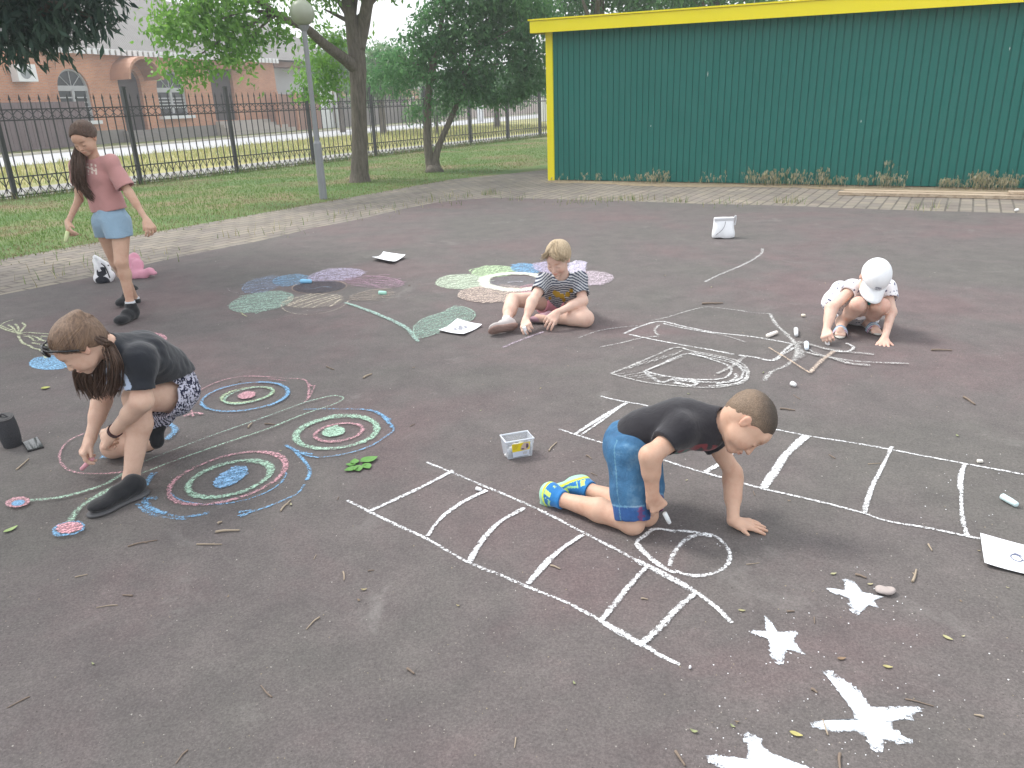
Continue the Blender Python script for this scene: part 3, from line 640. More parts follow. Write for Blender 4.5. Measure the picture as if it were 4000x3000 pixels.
for i, (u, yy) in enumerate(((250, 95), (480, 110), (640, 100), (900, 110), (1150, 120), (1350, 60), (1800, 45), (2100, 40), (0, 70), (-200, 60), (2400, 40))):
    b_ = pos(u, yy); hh = yy*.075+1.5; hh = min(hh, 6.5)
    far_tree('distant_tree', ('distant green tree on the skyline behind the brick house roof', 'second distant green tree on the skyline behind the brick house roof', 'distant green tree beyond the globe lamp', 'distant green tree between thick trunk and two-stemmed tree', 'distant green tree left of the shed’s yellow corner', 'green tree just behind the left end of the shed', 'green tree behind the right half of the shed', 'green tree behind the far right end of the shed', 'distant green tree behind the drooping dark leaves', 'distant green tree outside the left edge', 'green tree outside the right edge')[i], b_, hh, [((b_+up*hh*.75), np.array([hh*.55, hh*.5, hh*.38]), 1), ((b_+up*hh*.55+np.array([hh*.35, 0, 0])), np.array([hh*.35, hh*.4, hh*.25]), 1)], LM_FAR, 1500, .3+.002*yy, .2, 'distant trees on the skyline', None, .7)
# ============================================================ CHALK DRAWINGS
m, n, l, b = NT('chalk')
v = geo(n)
ca = n.new('ShaderNodeAttribute'); ca.attribute_name = 'tint'
uvn = n.new('ShaderNodeUVMap'); uvn.uv_map = 'UVMap'; sx = n.new('ShaderNodeSeparateXYZ'); l.new(uvn.outputs[0], sx.inputs[0])
g1 = noise(n, l, 95, 4, .75, v); g2 = noise(n, l, 30, 4, .6, v); g3 = noise(n, l, 260, 2, .6, v)
e_ = math_(n, l, 'ABSOLUTE', sx.outputs[0]); e_ = math_(n, l, 'POWER', e_, 3.)
val = math_(n, l, 'ADD', math_(n, l, 'MULTIPLY', g1.outputs[0], .62), math_(n, l, 'MULTIPLY', g2.outputs[0], .14))
val = math_(n, l, 'ADD', val, math_(n, l, 'MULTIPLY', g3.outputs[0], .24))
# coverage: density .5 -> about half covered
thr = math_(n, l, 'MULTIPLY', math_(n, l, 'SUBTRACT', val, .5), 7.5)
thr = math_(n, l, 'ADD', thr, math_(n, l, 'MULTIPLY', sx.outputs[1], 1.02))
alp = math_(n, l, 'SUBTRACT', thr, math_(n, l, 'MULTIPLY', e_, .75), True)
l.new(ca.outputs['Color'], b.inputs['Base Color']); b.inputs['Roughness'].default_value = 1.; b.inputs['Specular IOR Level'].default_value = .1
l.new(alp, b.inputs['Alpha'])
CHALK = m
m2 = m.copy(); m2.name = 'chalk_smudge'; SMUDGE = m2
for nd in m2.node_tree.nodes:
    if nd.type == 'MATH' and nd.operation == 'MULTIPLY' and abs(nd.inputs[1].default_value-7.5) < .01 and not nd.inputs[1].is_linked: nd.inputs[1].default_value = 3.4
CW = (.86, .88, .9); CPK = (.62, .36, .4); CBL = (.22, .43, .66); CGR = (.42, .62, .49); CTL = (.36, .5, .43); CYE = (.58, .62, .36); COR = (.6, .46, .36); CLI = (.52, .47, .62); CLG = (.5, .66, .42); CGY = (.5, .5, .49); CNA = (.2, .22, .27)
def fz(x0, y0, s): return lambda x, y: (x0+s*x, y0+s*y)
crng = np.random.RandomState(11)
class Chalk:
    zi = 0
    def __init__(s, name, label, frame, cat='chalk drawing', group=None, loc=None):
        s.fr = frame; s.root = None; s.name = name; s.lab = (label, cat, group); s.z = .0124; s.loc = loc; s.reset()
    def reset(s): s.SM = []; s.V = []; s.F = []; s.C = []; s.U = []; s.n = 0
    def W(s, pts): return np.array([G(*s.fr(*p), s.z) for p in pts])
    def line(s, pts, w=.014, dens=.6, c=CW, k=6, close=False, taper=.0, wob=.25, fr=None):
        s.z += .00022
        P = s.W(pts)
        if close: P = np.vstack([P, P[:1]])
        if len(P) > 2: P = np.array(smooth_path(P, k))
        # resample
        d = np.r_[0, np.cumsum(np.linalg.norm(np.diff(P, axis=0), axis=1))]; N = max(7, int(d[-1]/.03)+1); tt = np.linspace(0, d[-1], N)
        P = np.stack([np.interp(tt, d, P[:, i]) for i in range(3)], 1)
        D = np.gradient(P, axis=0); D /= np.linalg.norm(D, axis=1)[:, None]+1e-9; S_ = np.stack([-D[:, 1], D[:, 0], 0*D[:, 0]], 1)
        jj = crng.normal(size=N); jj = np.convolve(jj, np.ones(5)/5, 'same'); jw = 1+wob*.8*np.convolve(crng.normal(size=N), np.ones(3)/3, 'same')
        P = P+S_*(jj*w*.12)[:, None]
        ww = w*jw/2*1.1
        if taper: ww[0] *= taper; ww[-1] *= taper
        dd = dens+.12*np.convolve(crng.normal(size=N), np.ones(4)/4, 'same')
        for sg in (-1, 0, 1):
            s.V.append(P+S_*(ww*sg)[:, None]); s.C.append(np.tile(c, (N, 1))); s.U.append(np.stack([np.full(N, float(sg)), dd], 1))
        a = s.n
        for q in (0, 1):
            for i in range(N-1): s.F.append((a+q*N+i, a+q*N+i+1, a+(q+1)*N+i+1, a+(q+1)*N+i)[::-1])
        s.n += 3*N
    def fill(s, pts, dens=.5, c=CW, k=4, smooth=True, rings=(1.04, .9, .45), es=(1., .25, 0.)):
        s.z += .00022
        P = s.W(pts)
        if smooth: P = np.array(smooth_path(np.vstack([P, P[:1]]), k))[:-1]
        N = len(P); cen = P.mean(0)
        for r_, e in zip(rings, es):
            s.V.append(cen+(P-cen)*r_); s.C.append(np.tile(c, (N, 1))); s.U.append(np.stack([np.full(N, e), np.full(N, dens)], 1))
        s.V.append(cen[None]); s.C.append(np.array([c])); s.U.append(np.array([[0, dens]])); a = s.n
        for q in (0, 1):
            for i in range(N): j = (i+1) % N; s.F.append((a+q*N+i, a+q*N+j, a+(q+1)*N+j, a+(q+1)*N+i))
        for i in range(N): s.F.append((a+2*N+i, a+2*N+(i+1) % N, a+3*N))
        s.SM += range(len(s.F)-3*N, len(s.F))
        s.n += 3*N+1
    def hatch(s, pts, ang, sp=.03, w=.015, dens=.55, c=CW, zig=.3):
        """scribble strokes clipped to an outline"""
        P = s.W(pts)[:, :2]; P = np.array(smooth_path(np.vstack([P, P[:1]]), 4)); a = math.radians(ang)
        D = np.array([math.cos(a), math.sin(a)]); Nn = np.array([-D[1], D[0]]); q = P@Nn; r = P@D
        for y in np.arange(q.min()+sp*.5, q.max(), sp):
            xs = []
            for i in range(len(P)-1):
                if (q[i]-y)*(q[i+1]-y) < 0: t = (y-q[i])/(q[i+1]-q[i]); xs.append(r[i]+t*(r[i+1]-r[i]))
            xs.sort()
            for x0, x1 in zip(xs[::2], xs[1::2]):
                if x1-x0 < .02: continue
                o = crng.uniform(-.35, .35, 4)*sp; K_ = 6; L = []
                for j in range(K_):
                    t = j/(K_-1); xx = x0+(x1-x0)*t; yy = y+o[0]*(1-t)+o[1]*t+zig*sp*math.sin(t*3.1+o[2]*60)
                    L.append(xx*D+yy*Nn)
                s._raw(np.array(L), w, dens, c)
    def _raw(s, L, w, dens, c):
        s.z += .00001; N = len(L); P = np.c_[L, np.full(N, s.z)]; D = np.gradient(P, axis=0); D /= np.linalg.norm(D, axis=1)[:, None]+1e-9
        S_ = np.stack([-D[:, 1], D[:, 0], 0*D[:, 0]], 1)
        for sg in (-1, 0, 1): s.V.append(P+S_*w/2*sg*1.2); s.C.append(np.tile(c, (N, 1))); s.U.append(np.stack([np.full(N, float(sg)), np.full(N, dens)], 1))
        a = s.n
        for q in (0, 1):
            for i in range(N-1): s.F.append((a+q*N+i, a+q*N+i+1, a+(q+1)*N+i+1, a+(q+1)*N+i)[::-1])
        s.n += 3*N
    def part(s, name, label=None):
        V = np.concatenate(s.V); 
        if s.root is None: s.root = thing(s.name, s.lab[0], s.lab[1], [V[:, 0].mean(), V[:, 1].mean(), .01], s.lab[2])
        mi = np.zeros(len(s.F), int); mi[s.SM] = 1
        o = mesh(name, V, s.F, None, s.root, mats=[CHALK, SMUDGE], mi=mi, col=np.concatenate(s.C), uv=np.concatenate(s.U))
        if label: o['label'] = label
        s.reset(); return o
    def single(s):
        V = np.concatenate(s.V); mi = np.zeros(len(s.F), int); mi[s.SM] = 1; o = mesh(s.name, V, s.F, None, None, mats=[CHALK, SMUDGE], mi=mi, col=np.concatenate(s.C), uv=np.concatenate(s.U), org=[V[:, 0].mean(), V[:, 1].mean(), .01])
        tag(o, *s.lab[:2], s.lab[2]); s.reset(); return o
def ell(cx, cy, rx, ry, rot=0, a0=0, a1=360, n_=22):
    out = []; r = math.radians(rot)
    full = abs(a1-a0) >= 360
    for a in np.linspace(math.radians(a0), math.radians(a1), n_+(0 if not full else 1)):
        x = rx*math.cos(a); y = ry*math.sin(a); out.append((cx+x*math.cos(r)-y*math.sin(r), cy+x*math.sin(r)+y*math.cos(r)))
    return out[:-1] if full else out
# ---- butterfly
FA = fz(500, 1400, .4973)
B = Chalk('chalk_butterfly', 'large chalk butterfly with ringed wings, a long green body and two feelers', FA)
B.line(ell(780, 945, 470, 190, -8.5, 5, 178, 26)[::-1], .011, .42, CBL); B.line([(1405, 955), (1430, 890), (1400, 820), (1350, 765), (1300, 720), (1235, 680)][::-1], .016, .6, CBL)
B.line([(1385, 990), (1330, 1060), (1200, 1120), (1050, 1180), (860, 1235)], .012, .5, CBL)
B.line([(640, 1210), (440, 1245), (260, 1215), (150, 1150), (125, 1090)], .02, .38, CBL); B.line([(460, 1262), (250, 1240), (120, 1190), (70, 1140)], .02, .33, CBL); B.line([(230, 1100), (150, 1095), (130, 1130), (200, 1190), (300, 1215)], .03, .45, CBL)
B.line([(130, 1000), (160, 950), (210, 895)], .03, .5, CBL); B.line([(870, 1205), (1000, 1190), (880, 1240)], .02, .35, CBL)
B.line(ell(782, 940, 480, 172, -15.5), .022, .52, CPK, close=True); B.line(ell(782, 940, 460, 180, -14, 300, 400), .02, .45, CPK); B.line(ell(782, 940, 470, 172, -14.5, 120, 220), .016, .45, CPK)
B.line(ell(800, 942, 338, 122, -14), .028, .58, CGR, close=True); B.line(ell(790, 950, 330, 120, -14, -60, 30), .03, .5, CGR); B.line(ell(805, 955, 335, 112, -14, 70, 190), .03, .5, CGR)
bl_ = ell(808, 930, 150, 60, -27); B.fill(bl_, .55, CBL); B.hatch(bl_, 38, .03, .022, .58, (.3, .53, .8)); B.part('lower_wing', 'front wing with pink and green rings round a blue oval')
B.line([(1380, 400), (1600, 395), (1850, 400), (1960, 425), (2060, 480)], .016, .45, CBL); B.line([(1900, 400), (2010, 450), (2060, 510), (2085, 560), (2040, 600), (1900, 690), (1700, 750), (1500, 775), (1380, 750), (1240, 680)], .013, .48, CBL)
B.line([(1250, 685), (1340, 730), (1450, 750)], .025, .4, CBL); B.line([(1930, 410), (2000, 450), (2075, 540)], .02, .5, CBL)
B.line(ell(1636, 580, 322, 122, -7), .034, .6, CGR, close=True); B.line(ell(1640, 575, 318, 130, -6, 260, 400), .03, .5, CGR); B.line(ell(1630, 585, 300, 118, -8, 150, 280), .02, .5, CGR)
B.line(ell(1655, 580, 190, 68, -9), .022, .55, CPK, close=True); B.line(ell(1650, 580, 180, 64, -8, 60, 200), .018, .5, CPK)
bl_ = ell(1615, 574, 92, 38, -8); B.fill(bl_, .62, CGR); B.hatch(bl_, 30, .03, .028, .6, CGR); B.part('rear_wing', 'right wing with green and pink rings round a green oval')
B.line([(540, 265), (640, 210), (760, 165), (900, 140), (1060, 140), (1240, 155), (1380, 165), (1440, 215), (1465, 210), (1430, 290), (1385, 345)], .012, .38, CPK); B.line([(1100, 155), (1260, 180), (1180, 165)], .012, .3, CPK); B.line([(1400, 180), (1425, 235), (1410, 320)], .014, .4, CPK)
B.line(ell(918, 300, 345, 105, -8), .018, .52, CBL, close=True); B.line(ell(918, 302, 340, 108, -8, -70, 60), .026, .6, CBL); B.line(ell(915, 300, 335, 108, -8, 90, 170), .016, .45, CBL)
B.line(ell(935, 285, 205, 55, -9), .022, .55, CLG, close=True); B.line(ell(945, 290, 195, 55, -12), .018, .5, CGR, close=True)
bl_ = ell(932, 288, 70, 27, -9); B.fill(bl_, .7, CPK); B.hatch(bl_, 20, .025, .025, .6, CPK); B.part('upper_wing', 'far wing with blue and pale green rings round a pink oval')
FL = fz(0, 1150, .6028); B.fr = FL
B.line([(640, 890), (550, 900), (440, 950), (385, 1040), (410, 1110), (480, 1150), (600, 1160), (740, 1155), (810, 1145)], .013, .42, CPK); B.line([(800, 1040), (720, 1050), (650, 1052)], .03, .6, CBL)
B.line([(1080, 940), (1120, 900), (1140, 870), (1100, 835)], .035, .6, CBL); B.line([(1190, 790), (1260, 765), (1310, 775)], .02, .55, CPK); B.line([(1240, 750), (1250, 790)], .016, .5, CPK); B.part('near_left_wing', 'unfinished pink outlined wing under the crouching girl')
B.fr = FA
B.line([(110, 815), (400, 700), (700, 590), (1100, 450), (1385, 345), (1480, 320)], .011, .42, CTL); B.line([(1460, 325), (1600, 292), (1680, 300), (1690, 320), (1600, 365), (1400, 430), (1100, 550), (800, 650), (400, 790), (95, 905)], .013, .45, CGR)
B.part('body'); B.fr = FL
B.line([(800, 1160), (700, 1220), (560, 1270), (400, 1310), (190, 1335)], .025, .5, CGR); B.fill(ell(115, 1345, 75, 33, -6), .5, CPK); B.line(ell(115, 1345, 72, 30, -6), .014, .6, CPK, close=True); B.fill(ell(118, 1350, 45, 18, -10), .7, CBL); B.part('feeler')
B.line([(740, 1245), (620, 1310), (520, 1380), (450, 1475)], .027, .5, CGR); B.line(ell(445, 1515, 98, 42, -8), .016, .55, CBL, close=True); B.line([(345, 1545), (380, 1560), (450, 1555)], .016, .5, CBL)
f_ = ell(450, 1510, 86, 34, -8); B.fill(f_, .5, CPK); B.hatch(f_, 40, .02, .016, .65, (.8, .42, .47)); B.part('feeler')
# ---- left flower
FF = fz(750, 950, .5651)
B = Chalk('chalk_flower', 'chalk flower with seven muted petals, a dark centre and a pale green stem', FF, group='big chalk flowers')
def petal(pts, c, d1=.42, ang=20, sp=.045, w=.03, d2=.45, line=.014, nm='petal', lc=None):
    c = tuple(np.array(c)*.86+.06*np.mean(c)); B.fill(pts, d1*.66, c); B.hatch(pts, ang, sp*.9, w*.62, d2*1.1, tuple(1.12*np.array(c)), zig=.8); B.hatch(pts, ang+crng.uniform(15, 40), sp*1.3, w*.55, d2, tuple(1.15*np.array(c)), zig=.8)
    if line: B.line(pts, line, .5, lc or c, close=True)
    B.part(nm)
petal(ell(480, 405, 222, 66, -9), CTL, .52, 10, .05, .04, .5, .02)
petal(ell(490, 285, 145, 50, -13), (.3, .37, .5), .3, 15, .08, .04, .35)
petal(ell(690, 255, 130, 38, -4), (.25, .42, .6), .42, 5, .06, .04, .4)
petal(ell(995, 220, 192, 42, -6), CLI, .42, 8, .06, .05, .42)
petal(ell(1262, 268, 200, 40, 3), (.42, .28, .36), .22, -40, .07, .03, .42)
petal(ell(1240, 360, 165, 35, -8), (.36, .31, .27), .35, 10, .08, .04, .35, 0)
B.fill(ell(840, 400, 220, 50, -4), .22, (.5, .45, .38)); B.hatch(ell(840, 395, 215, 48, -4), 62, .07, .022, .5, (.62, .56, .46)); B.line(ell(850, 410, 232, 78, -6, 10, 190), .014, .45, (.5, .45, .38)); B.part('petal')
B.line([(245, 310), (260, 330), (320, 345), (380, 345)], .012, .35, (.45, .4, .42)); B.line([(335, 470), (350, 490), (380, 505)], .012, .35, CYE); B.part('loose_line')
B.fill(ell(880, 302, 185, 42, -3), .45, (.09, .09, .11)); B.line(ell(880, 302, 190, 46, -3), .012, .35, COR, close=True); B.line([(780, 300), (830, 315), (900, 300), (970, 305)], .03, .35, (.25, .29, .36)); B.part('centre')
B.line([(1060, 410), (1200, 455), (1350, 515), (1480, 580), (1530, 640), (1565, 680)], .03, .6, (.42, .6, .54)); B.line([(1090, 420), (1300, 500), (1500, 600), (1540, 660)], .026, .5, (.4, .56, .5)); B.part('stem')
lf = [(1530, 580), (1600, 520), (1720, 480), (1830, 432), (1940, 465), (1950, 510), (1900, 545), (1750, 580), (1680, 625), (1575, 655), (1540, 640)]
B.fill(lf, .3, CTL); B.hatch(lf, 40, .06, .018, .45, (.3, .44, .38)); B.hatch(lf, -30, .08, .014, .35, (.3, .44, .38)); B.line(lf, .014, .5, CTL, close=True); B.part('leaf')
# ---- centre flower
FB2 = fz(1700, 850, .36166)
B = Chalk('chalk_flower', 'bright chalk flower with white ringed centre behind the girl in the striped shirt', FB2, group='big chalk flowers')
petal(ell(300, 690, 285, 78, -3), (.56, .66, .52), .62, 30, .05, .04, .55, .02)
petal(ell(640, 580, 240, 62, -2), CLG, .62, 40, .05, .04, .55)
petal(ell(990, 550, 165, 55, 3), CBL, .6, 20, .05, .04, .5)
petal(ell(1240, 540, 170, 62, 5), CLI, .55, 20, .05, .04, .5)
petal([(1480, 480), (1560, 470), (1625, 480), (1622, 540), (1600, 600), (1500, 640), (1420, 560)], (.66, .62, .76), .7, 20, .05, .04, .6)
petal(ell(1700, 655, 222, 74, -2), (.56, .48, .54), .6, 10, .05, .04, .5)
petal(ell(640, 820, 390, 92, -2), (.58, .48, .42), .6, 5, .05, .04, .5, .02)
petal(ell(1120, 790, 200, 66, 5), CPK, .5, 20, .05, .04, .5)
B.line(ell(860, 690, 330, 90, 0), .11, .85, (.74, .76, .68), close=True); B.fill(ell(860, 690, 262, 58, 0), .25, (.3, .3, .33)); B.line(ell(860, 690, 262, 60, 0), .02, .5, (.2, .2, .22), close=True); B.line([(780, 700), (860, 690), (950, 690)], .05, .4, (.5, .5, .55)); B.part('centre')
# ---- flower behind the crouching girl
FY = fz(0, 1150, .211)
B = Chalk('chalk_flower', 'partly hidden chalk flower with a tangled yellow stem and blue and pink ovals', FY)
f_ = ell(945, 1265, 390, 125, -1); B.fill(f_, .55, (.26, .46, .66)); B.hatch(f_, 55, .04, .028, .6, (.3, .55, .8)); B.line(f_, .02, .6, (.3, .55, .8), close=True); B.part('petal')
YL = (.62, .66, .46)
for pts, w_ in (([(-40, 600), (20, 560), (100, 510), (240, 470)], .014), ([(0, 570), (90, 610), (200, 650), (330, 690), (400, 730)], .018), ([(-30, 590), (120, 660), (300, 710), (380, 740)], .018), ([(150, 560), (230, 610), (290, 680), (350, 740)], .018), ([(280, 545), (330, 600), (350, 680)], .02), ([(410, 520), (460, 570), (420, 640), (370, 700)], .024), ([(380, 720), (500, 700), (650, 715), (920, 730)], .018), ([(420, 740), (560, 760), (680, 790), (760, 840), (900, 870)], .018), ([(440, 770), (560, 790), (620, 850), (700, 860), (760, 800)], .016), ([(600, 890), (700, 915), (780, 920), (860, 950)], .022), ([(340, 760), (370, 830), (440, 910), (550, 950), (620, 1000), (740, 1020), (790, 1080), (830, 1140), (850, 1180)], .02), ([(750, 770), (900, 780)], .022)):
    B.line(pts, w_, .58, YL)
B.part('stem')
B.fr = FL; f_ = ell(1015, 280, 68, 30, 6); B.fill(f_, .55, CPK); B.hatch(f_, 30, .03, .026, .6, CPK); B.part('petal'); B.line([(1020, 310), (1055, 325), (1070, 345)], .03, .55, CBL); B.part('petal_edge')
# ---- ladders
FD = fz(1300, 1700, .6781)
B = Chalk('chalk_ladder', 'white chalk ladder running diagonally below the kneeling boy, seven curved rungs', FD)
B.line([(82, 375), (200, 435), (400, 530), (550, 600), (780, 730), (1000, 820), (1200, 905), (1350, 965), (1540, 1065)], .0155, .48); B.line([(1540, 1065), (1650, 1130), (1780, 1200), (1900, 1275), (2000, 1320)], .016, .74); B.line([(1560, 1080), (1800, 1215)], .02, .6); B.part('rail')
B.line([(540, 155), (690, 215), (900, 305), (1150, 410), (1350, 510), (1600, 640), (1750, 720)], .014, .42); B.line([(1745, 718), (1850, 765), (1950, 815), (2085, 900), (2150, 945), (2212, 990), (2265, 1045), (2300, 1080)], .0155, .74); B.line([(1750, 722), (2080, 895)], .022, .6); B.part('rail')
for pts, d_ in (([(215, 435), (450, 325), (695, 203)], .8), ([(545, 580), (620, 480), (740, 390), (885, 315)], .8), ([(790, 725), (860, 610), (960, 500), (1100, 420)], .78), ([(1125, 855), (1230, 735), (1320, 650), (1440, 572)], .82), ([(1548, 1062), (1630, 960), (1720, 850), (1810, 755)], .72), ([(1780, 1200), (1880, 1110), (1980, 1000), (2090, 905)], .74)):
    B.line(pts, .02, d_*.84); B.line([(x+crng.uniform(-4, 4), y+crng.uniform(-4, 4)) for x, y in pts], .012, .55); B.part('rung')
FR = fz(2700, 1500, .5877); FBo = fz(2000, 1450, .5425)
B = Chalk('chalk_ladder', 'white chalk ladder crossing behind the kneeling boy toward the right-hand paper sheet', FR)
B.fr = FBo; B.line([(640, 178), (720, 200), (850, 225), (960, 245), (1300, 330), (1700, 400), (1930, 425)], .013, .58); B.fr = FR; B.line([(560, 300), (800, 348), (1050, 385), (1330, 435), (1560, 480), (1830, 530), (2050, 570), (2230, 605)], .0125, .6); B.part('rail')
B.fr = FBo; B.line([(340, 415), (500, 470), (690, 525), (1000, 610), (1250, 690), (1500, 765)], .012, .48); B.fr = FR; B.line([(100, 590), (220, 625), (500, 700), (850, 780), (1150, 860), (1300, 910), (1600, 960), (1920, 1028)], .0125, .6); B.part('rail')
B.fr = FBo; B.line([(445, 455), (580, 370), (720, 285), (830, 225)], .022, .72); B.line([(500, 455), (620, 375), (800, 240)], .014, .6); B.part('rung')
B.line([(1395, 725), (1510, 655), (1600, 560), (1680, 470)], .024, .8); B.part('rung')
B.fr = FR; B.line([(480, 690), (560, 570), (650, 450), (760, 345)], .032, .78); B.line([(470, 680), (600, 490), (720, 360)], .018, .7); B.part('rung')
B.line([(1145, 860), (1190, 700), (1260, 570), (1335, 415)], .0165, .68); B.line([(1160, 855), (1215, 670), (1330, 430)], .01, .6); B.part('rung')
B.line([(1835, 1005), (1805, 900), (1795, 720), (1800, 600), (1820, 530)], .0165, .66); B.line([(1785, 700), (1795, 600), (1815, 540)], .018, .6); B.part('rung')
B = Chalk('chalk_figure', 'white chalk angular shape with a round loop, freshly drawn under the boy’s hand', FBo)
B.line([(1180, 1155), (1030, 1130), (960, 1180), (890, 1240), (980, 1330), (1080, 1410), (1180, 1450)], .015, .72, k=3); B.line([(900, 1240), (1000, 1340), (1120, 1430)], .014, .6, k=3); B.line([(1160, 1145), (1300, 1155), (1430, 1175)], .016, .62)
B.line([(1135, 1400), (1160, 1320), (1230, 1230), (1320, 1180), (1420, 1170), (1500, 1215), (1560, 1290), (1565, 1350), (1520, 1420), (1400, 1465), (1280, 1470), (1180, 1440)], .016, .52); B.line([(1330, 1170), (1440, 1185)], .022, .6); B.single()
# ---- stars
FS = fz(2600, 2100, .6329)
def star(label, pts, rough=.5):
    B = Chalk('chalk_star', label, FS, 'chalk star', 'white chalk stars')
    B.fill(pts, .62, (.8, .86, .93), smooth=False, rings=(1.05, .86, .45), es=(1.0, .35, 0.)); B.fill([(p[0]*.86+.14*sum(q[0] for q in pts)/len(pts), p[1]*.86+.14*sum(q[1] for q in pts)/len(pts)) for p in pts], .9, (.84, .88, .92), smooth=False, rings=(1.05, .7, .4), es=(1.05, .3, 0)); B.hatch(pts, crng.uniform(0, 180), .02, .016, .6, (.8, .86, .93)); B.single()
star('small solid white chalk star beside a flat pale stone', [(1110, 255), (1165, 270), (1215, 335), (1345, 365), (1285, 385), (1315, 435), (1255, 415), (1195, 470), (1155, 440), (1130, 375), (1000, 318), (1010, 308), (1105, 325)])
star('solid white chalk star lying nearest the end of the diagonal ladder', [(610, 480), (655, 520), (690, 580), (820, 585), (785, 630), (860, 720), (745, 690), (715, 780), (655, 740), (635, 625), (520, 585), (545, 570), (620, 580)])
star('largest white chalk star with long ragged rays in the lower right', [(975, 830), (1060, 850), (1200, 950), (1260, 1040), (1350, 1050), (1440, 1065), (1580, 1055), (1500, 1110), (1390, 1135), (1410, 1190), (1530, 1262), (1430, 1265), (1350, 1250), (1335, 1325), (1270, 1300), (1240, 1230), (1180, 1195), (1020, 1195), (905, 1165), (930, 1130), (1170, 1130), (1150, 1060), (1060, 940)])
star('white chalk star cut off by the bottom edge of the picture', [(500, 1210), (560, 1220), (600, 1290), (650, 1330), (760, 1370), (900, 1425), (1010, 1480), (850, 1500), (820, 1600), (700, 1520), (560, 1620), (520, 1500), (300, 1400), (255, 1345), (400, 1350), (520, 1370), (505, 1280)])
# ---- big figure in the middle right
FM = fz(2200, 950, .6781)
B = Chalk('chalk_rocket', 'large grey-white chalk outline of long curved hull shapes between two girls', FM)
g_ = (.55, .55, .54); w1 = (.7, .71, .71)
L = B.line
L([(350, 520), (440, 480), (560, 450), (700, 480), (880, 515), (1100, 540), (1300, 575), (1320, 580)], .022, .55, w1); L([(380, 525), (600, 570), (800, 605), (985, 640)], .022, .6, w1); L([(575, 462), (700, 490), (880, 520)], .02, .5, w1)
L([(510, 445), (600, 425), (700, 395), (800, 370), (860, 368), (1000, 385), (1100, 400), (1190, 405)], .014, .42, g_); L([(1190, 405), (1220, 460), (1290, 530), (1330, 570), (1345, 640), (1290, 700), (1200, 740), (1160, 790)], .028, .42, g_); L([(1190, 405), (1240, 480), (1300, 530)], .02, .5, g_)
L([(90, 545), (200, 505), (320, 485), (430, 475)], .018, .32, g_); L([(210, 598), (330, 575), (450, 545), (550, 535)], .018, .38, g_); L([(550, 470), (525, 500), (550, 530)], .025, .4, g_)
L([(1320, 580), (1270, 620), (1210, 675), (1100, 655), (1010, 645)], .024, .6, w1); L([(1330, 600), (1280, 630), (1215, 670)], .02, .5, w1); L([(880, 520), (980, 545), (1050, 570)], .014, .35, g_); B.part('hull')
L([(275, 750), (400, 700), (520, 650), (650, 600), (740, 620), (900, 650), (1010, 680), (1065, 730), (1050, 790), (980, 815), (850, 830), (650, 820), (450, 795), (275, 750)], .02, .5, g_)
L([(470, 735), (600, 680), (720, 635), (860, 670), (950, 705), (970, 740), (930, 775), (840, 785), (700, 780), (560, 760), (470, 735)], .02, .48, w1)
L([(460, 735), (560, 800), (640, 780), (800, 800)], .03, .4, w1); L([(740, 640), (900, 670), (1000, 700), (1040, 745), (1000, 790), (880, 808)], .02, .45, w1); L([(720, 625), (930, 665), (1030, 710), (1058, 760), (1000, 805), (840, 822)], .016, .42, w1); L([(990, 750), (1000, 770), (960, 795), (880, 800), (740, 795)], .026, .42, w1)
L([(620, 785), (760, 800), (740, 820), (640, 800)], .03, .45, w1)
for i in range(7): L([(330+48*i, 735-14*i), (400+48*i, 700-14*i)], .014, .3, g_)
for i in range(5): L([(300+40*i, 757+6*i), (420+40*i, 735+8*i)], .014, .3, g_)
L([(470, 735), (690, 650)], .016, .4, g_); L([(1050, 650), (980, 705), (890, 750)], .03, .35, g_); B.part('tail_loop')
L([(1355, 565), (1450, 590), (1520, 610), (1600, 620), (1790, 640)], .035, .42, g_); L([(1370, 620), (1500, 650), (1700, 680), (1990, 692)], .03, .4, g_); L([(1550, 660), (1650, 690), (1770, 702)], .035, .35, g_); L([(1400, 600), (1480, 640), (1620, 670)], .02, .35, g_)
L([(1630, 575), (1665, 590), (1670, 610), (1620, 625), (1560, 622)], .02, .48, w1); L([(1320, 560), (1350, 600), (1340, 660)], .03, .38, g_); L([(1345, 570), (1370, 640), (1320, 680)], .04, .25, g_); B.part('flame_line')
L([(1185, 600), (1300, 670), (1420, 745)], .016, .55, (.6, .47, .36)); L([(1420, 745), (1480, 680), (1560, 620)], .026, .5, (.58, .48, .4)); B.part('orange_chevron')
B = Chalk('chalk_stroke', 'faint single white chalk arc alone beyond the long hull drawing', FM); B.line([(820, 222), (900, 180), (1000, 140), (1090, 95), (1140, 60), (1148, 30)], .03, .42, (.6, .6, .6)); B.single()
B = Chalk('chalk_stroke', 'short straight lilac chalk bar in front of the seated girl', FB2); B.line([(730, 1402), (850, 1350), (1000, 1290), (1175, 1232)], .028, .6, (.45, .38, .44)); B.single()
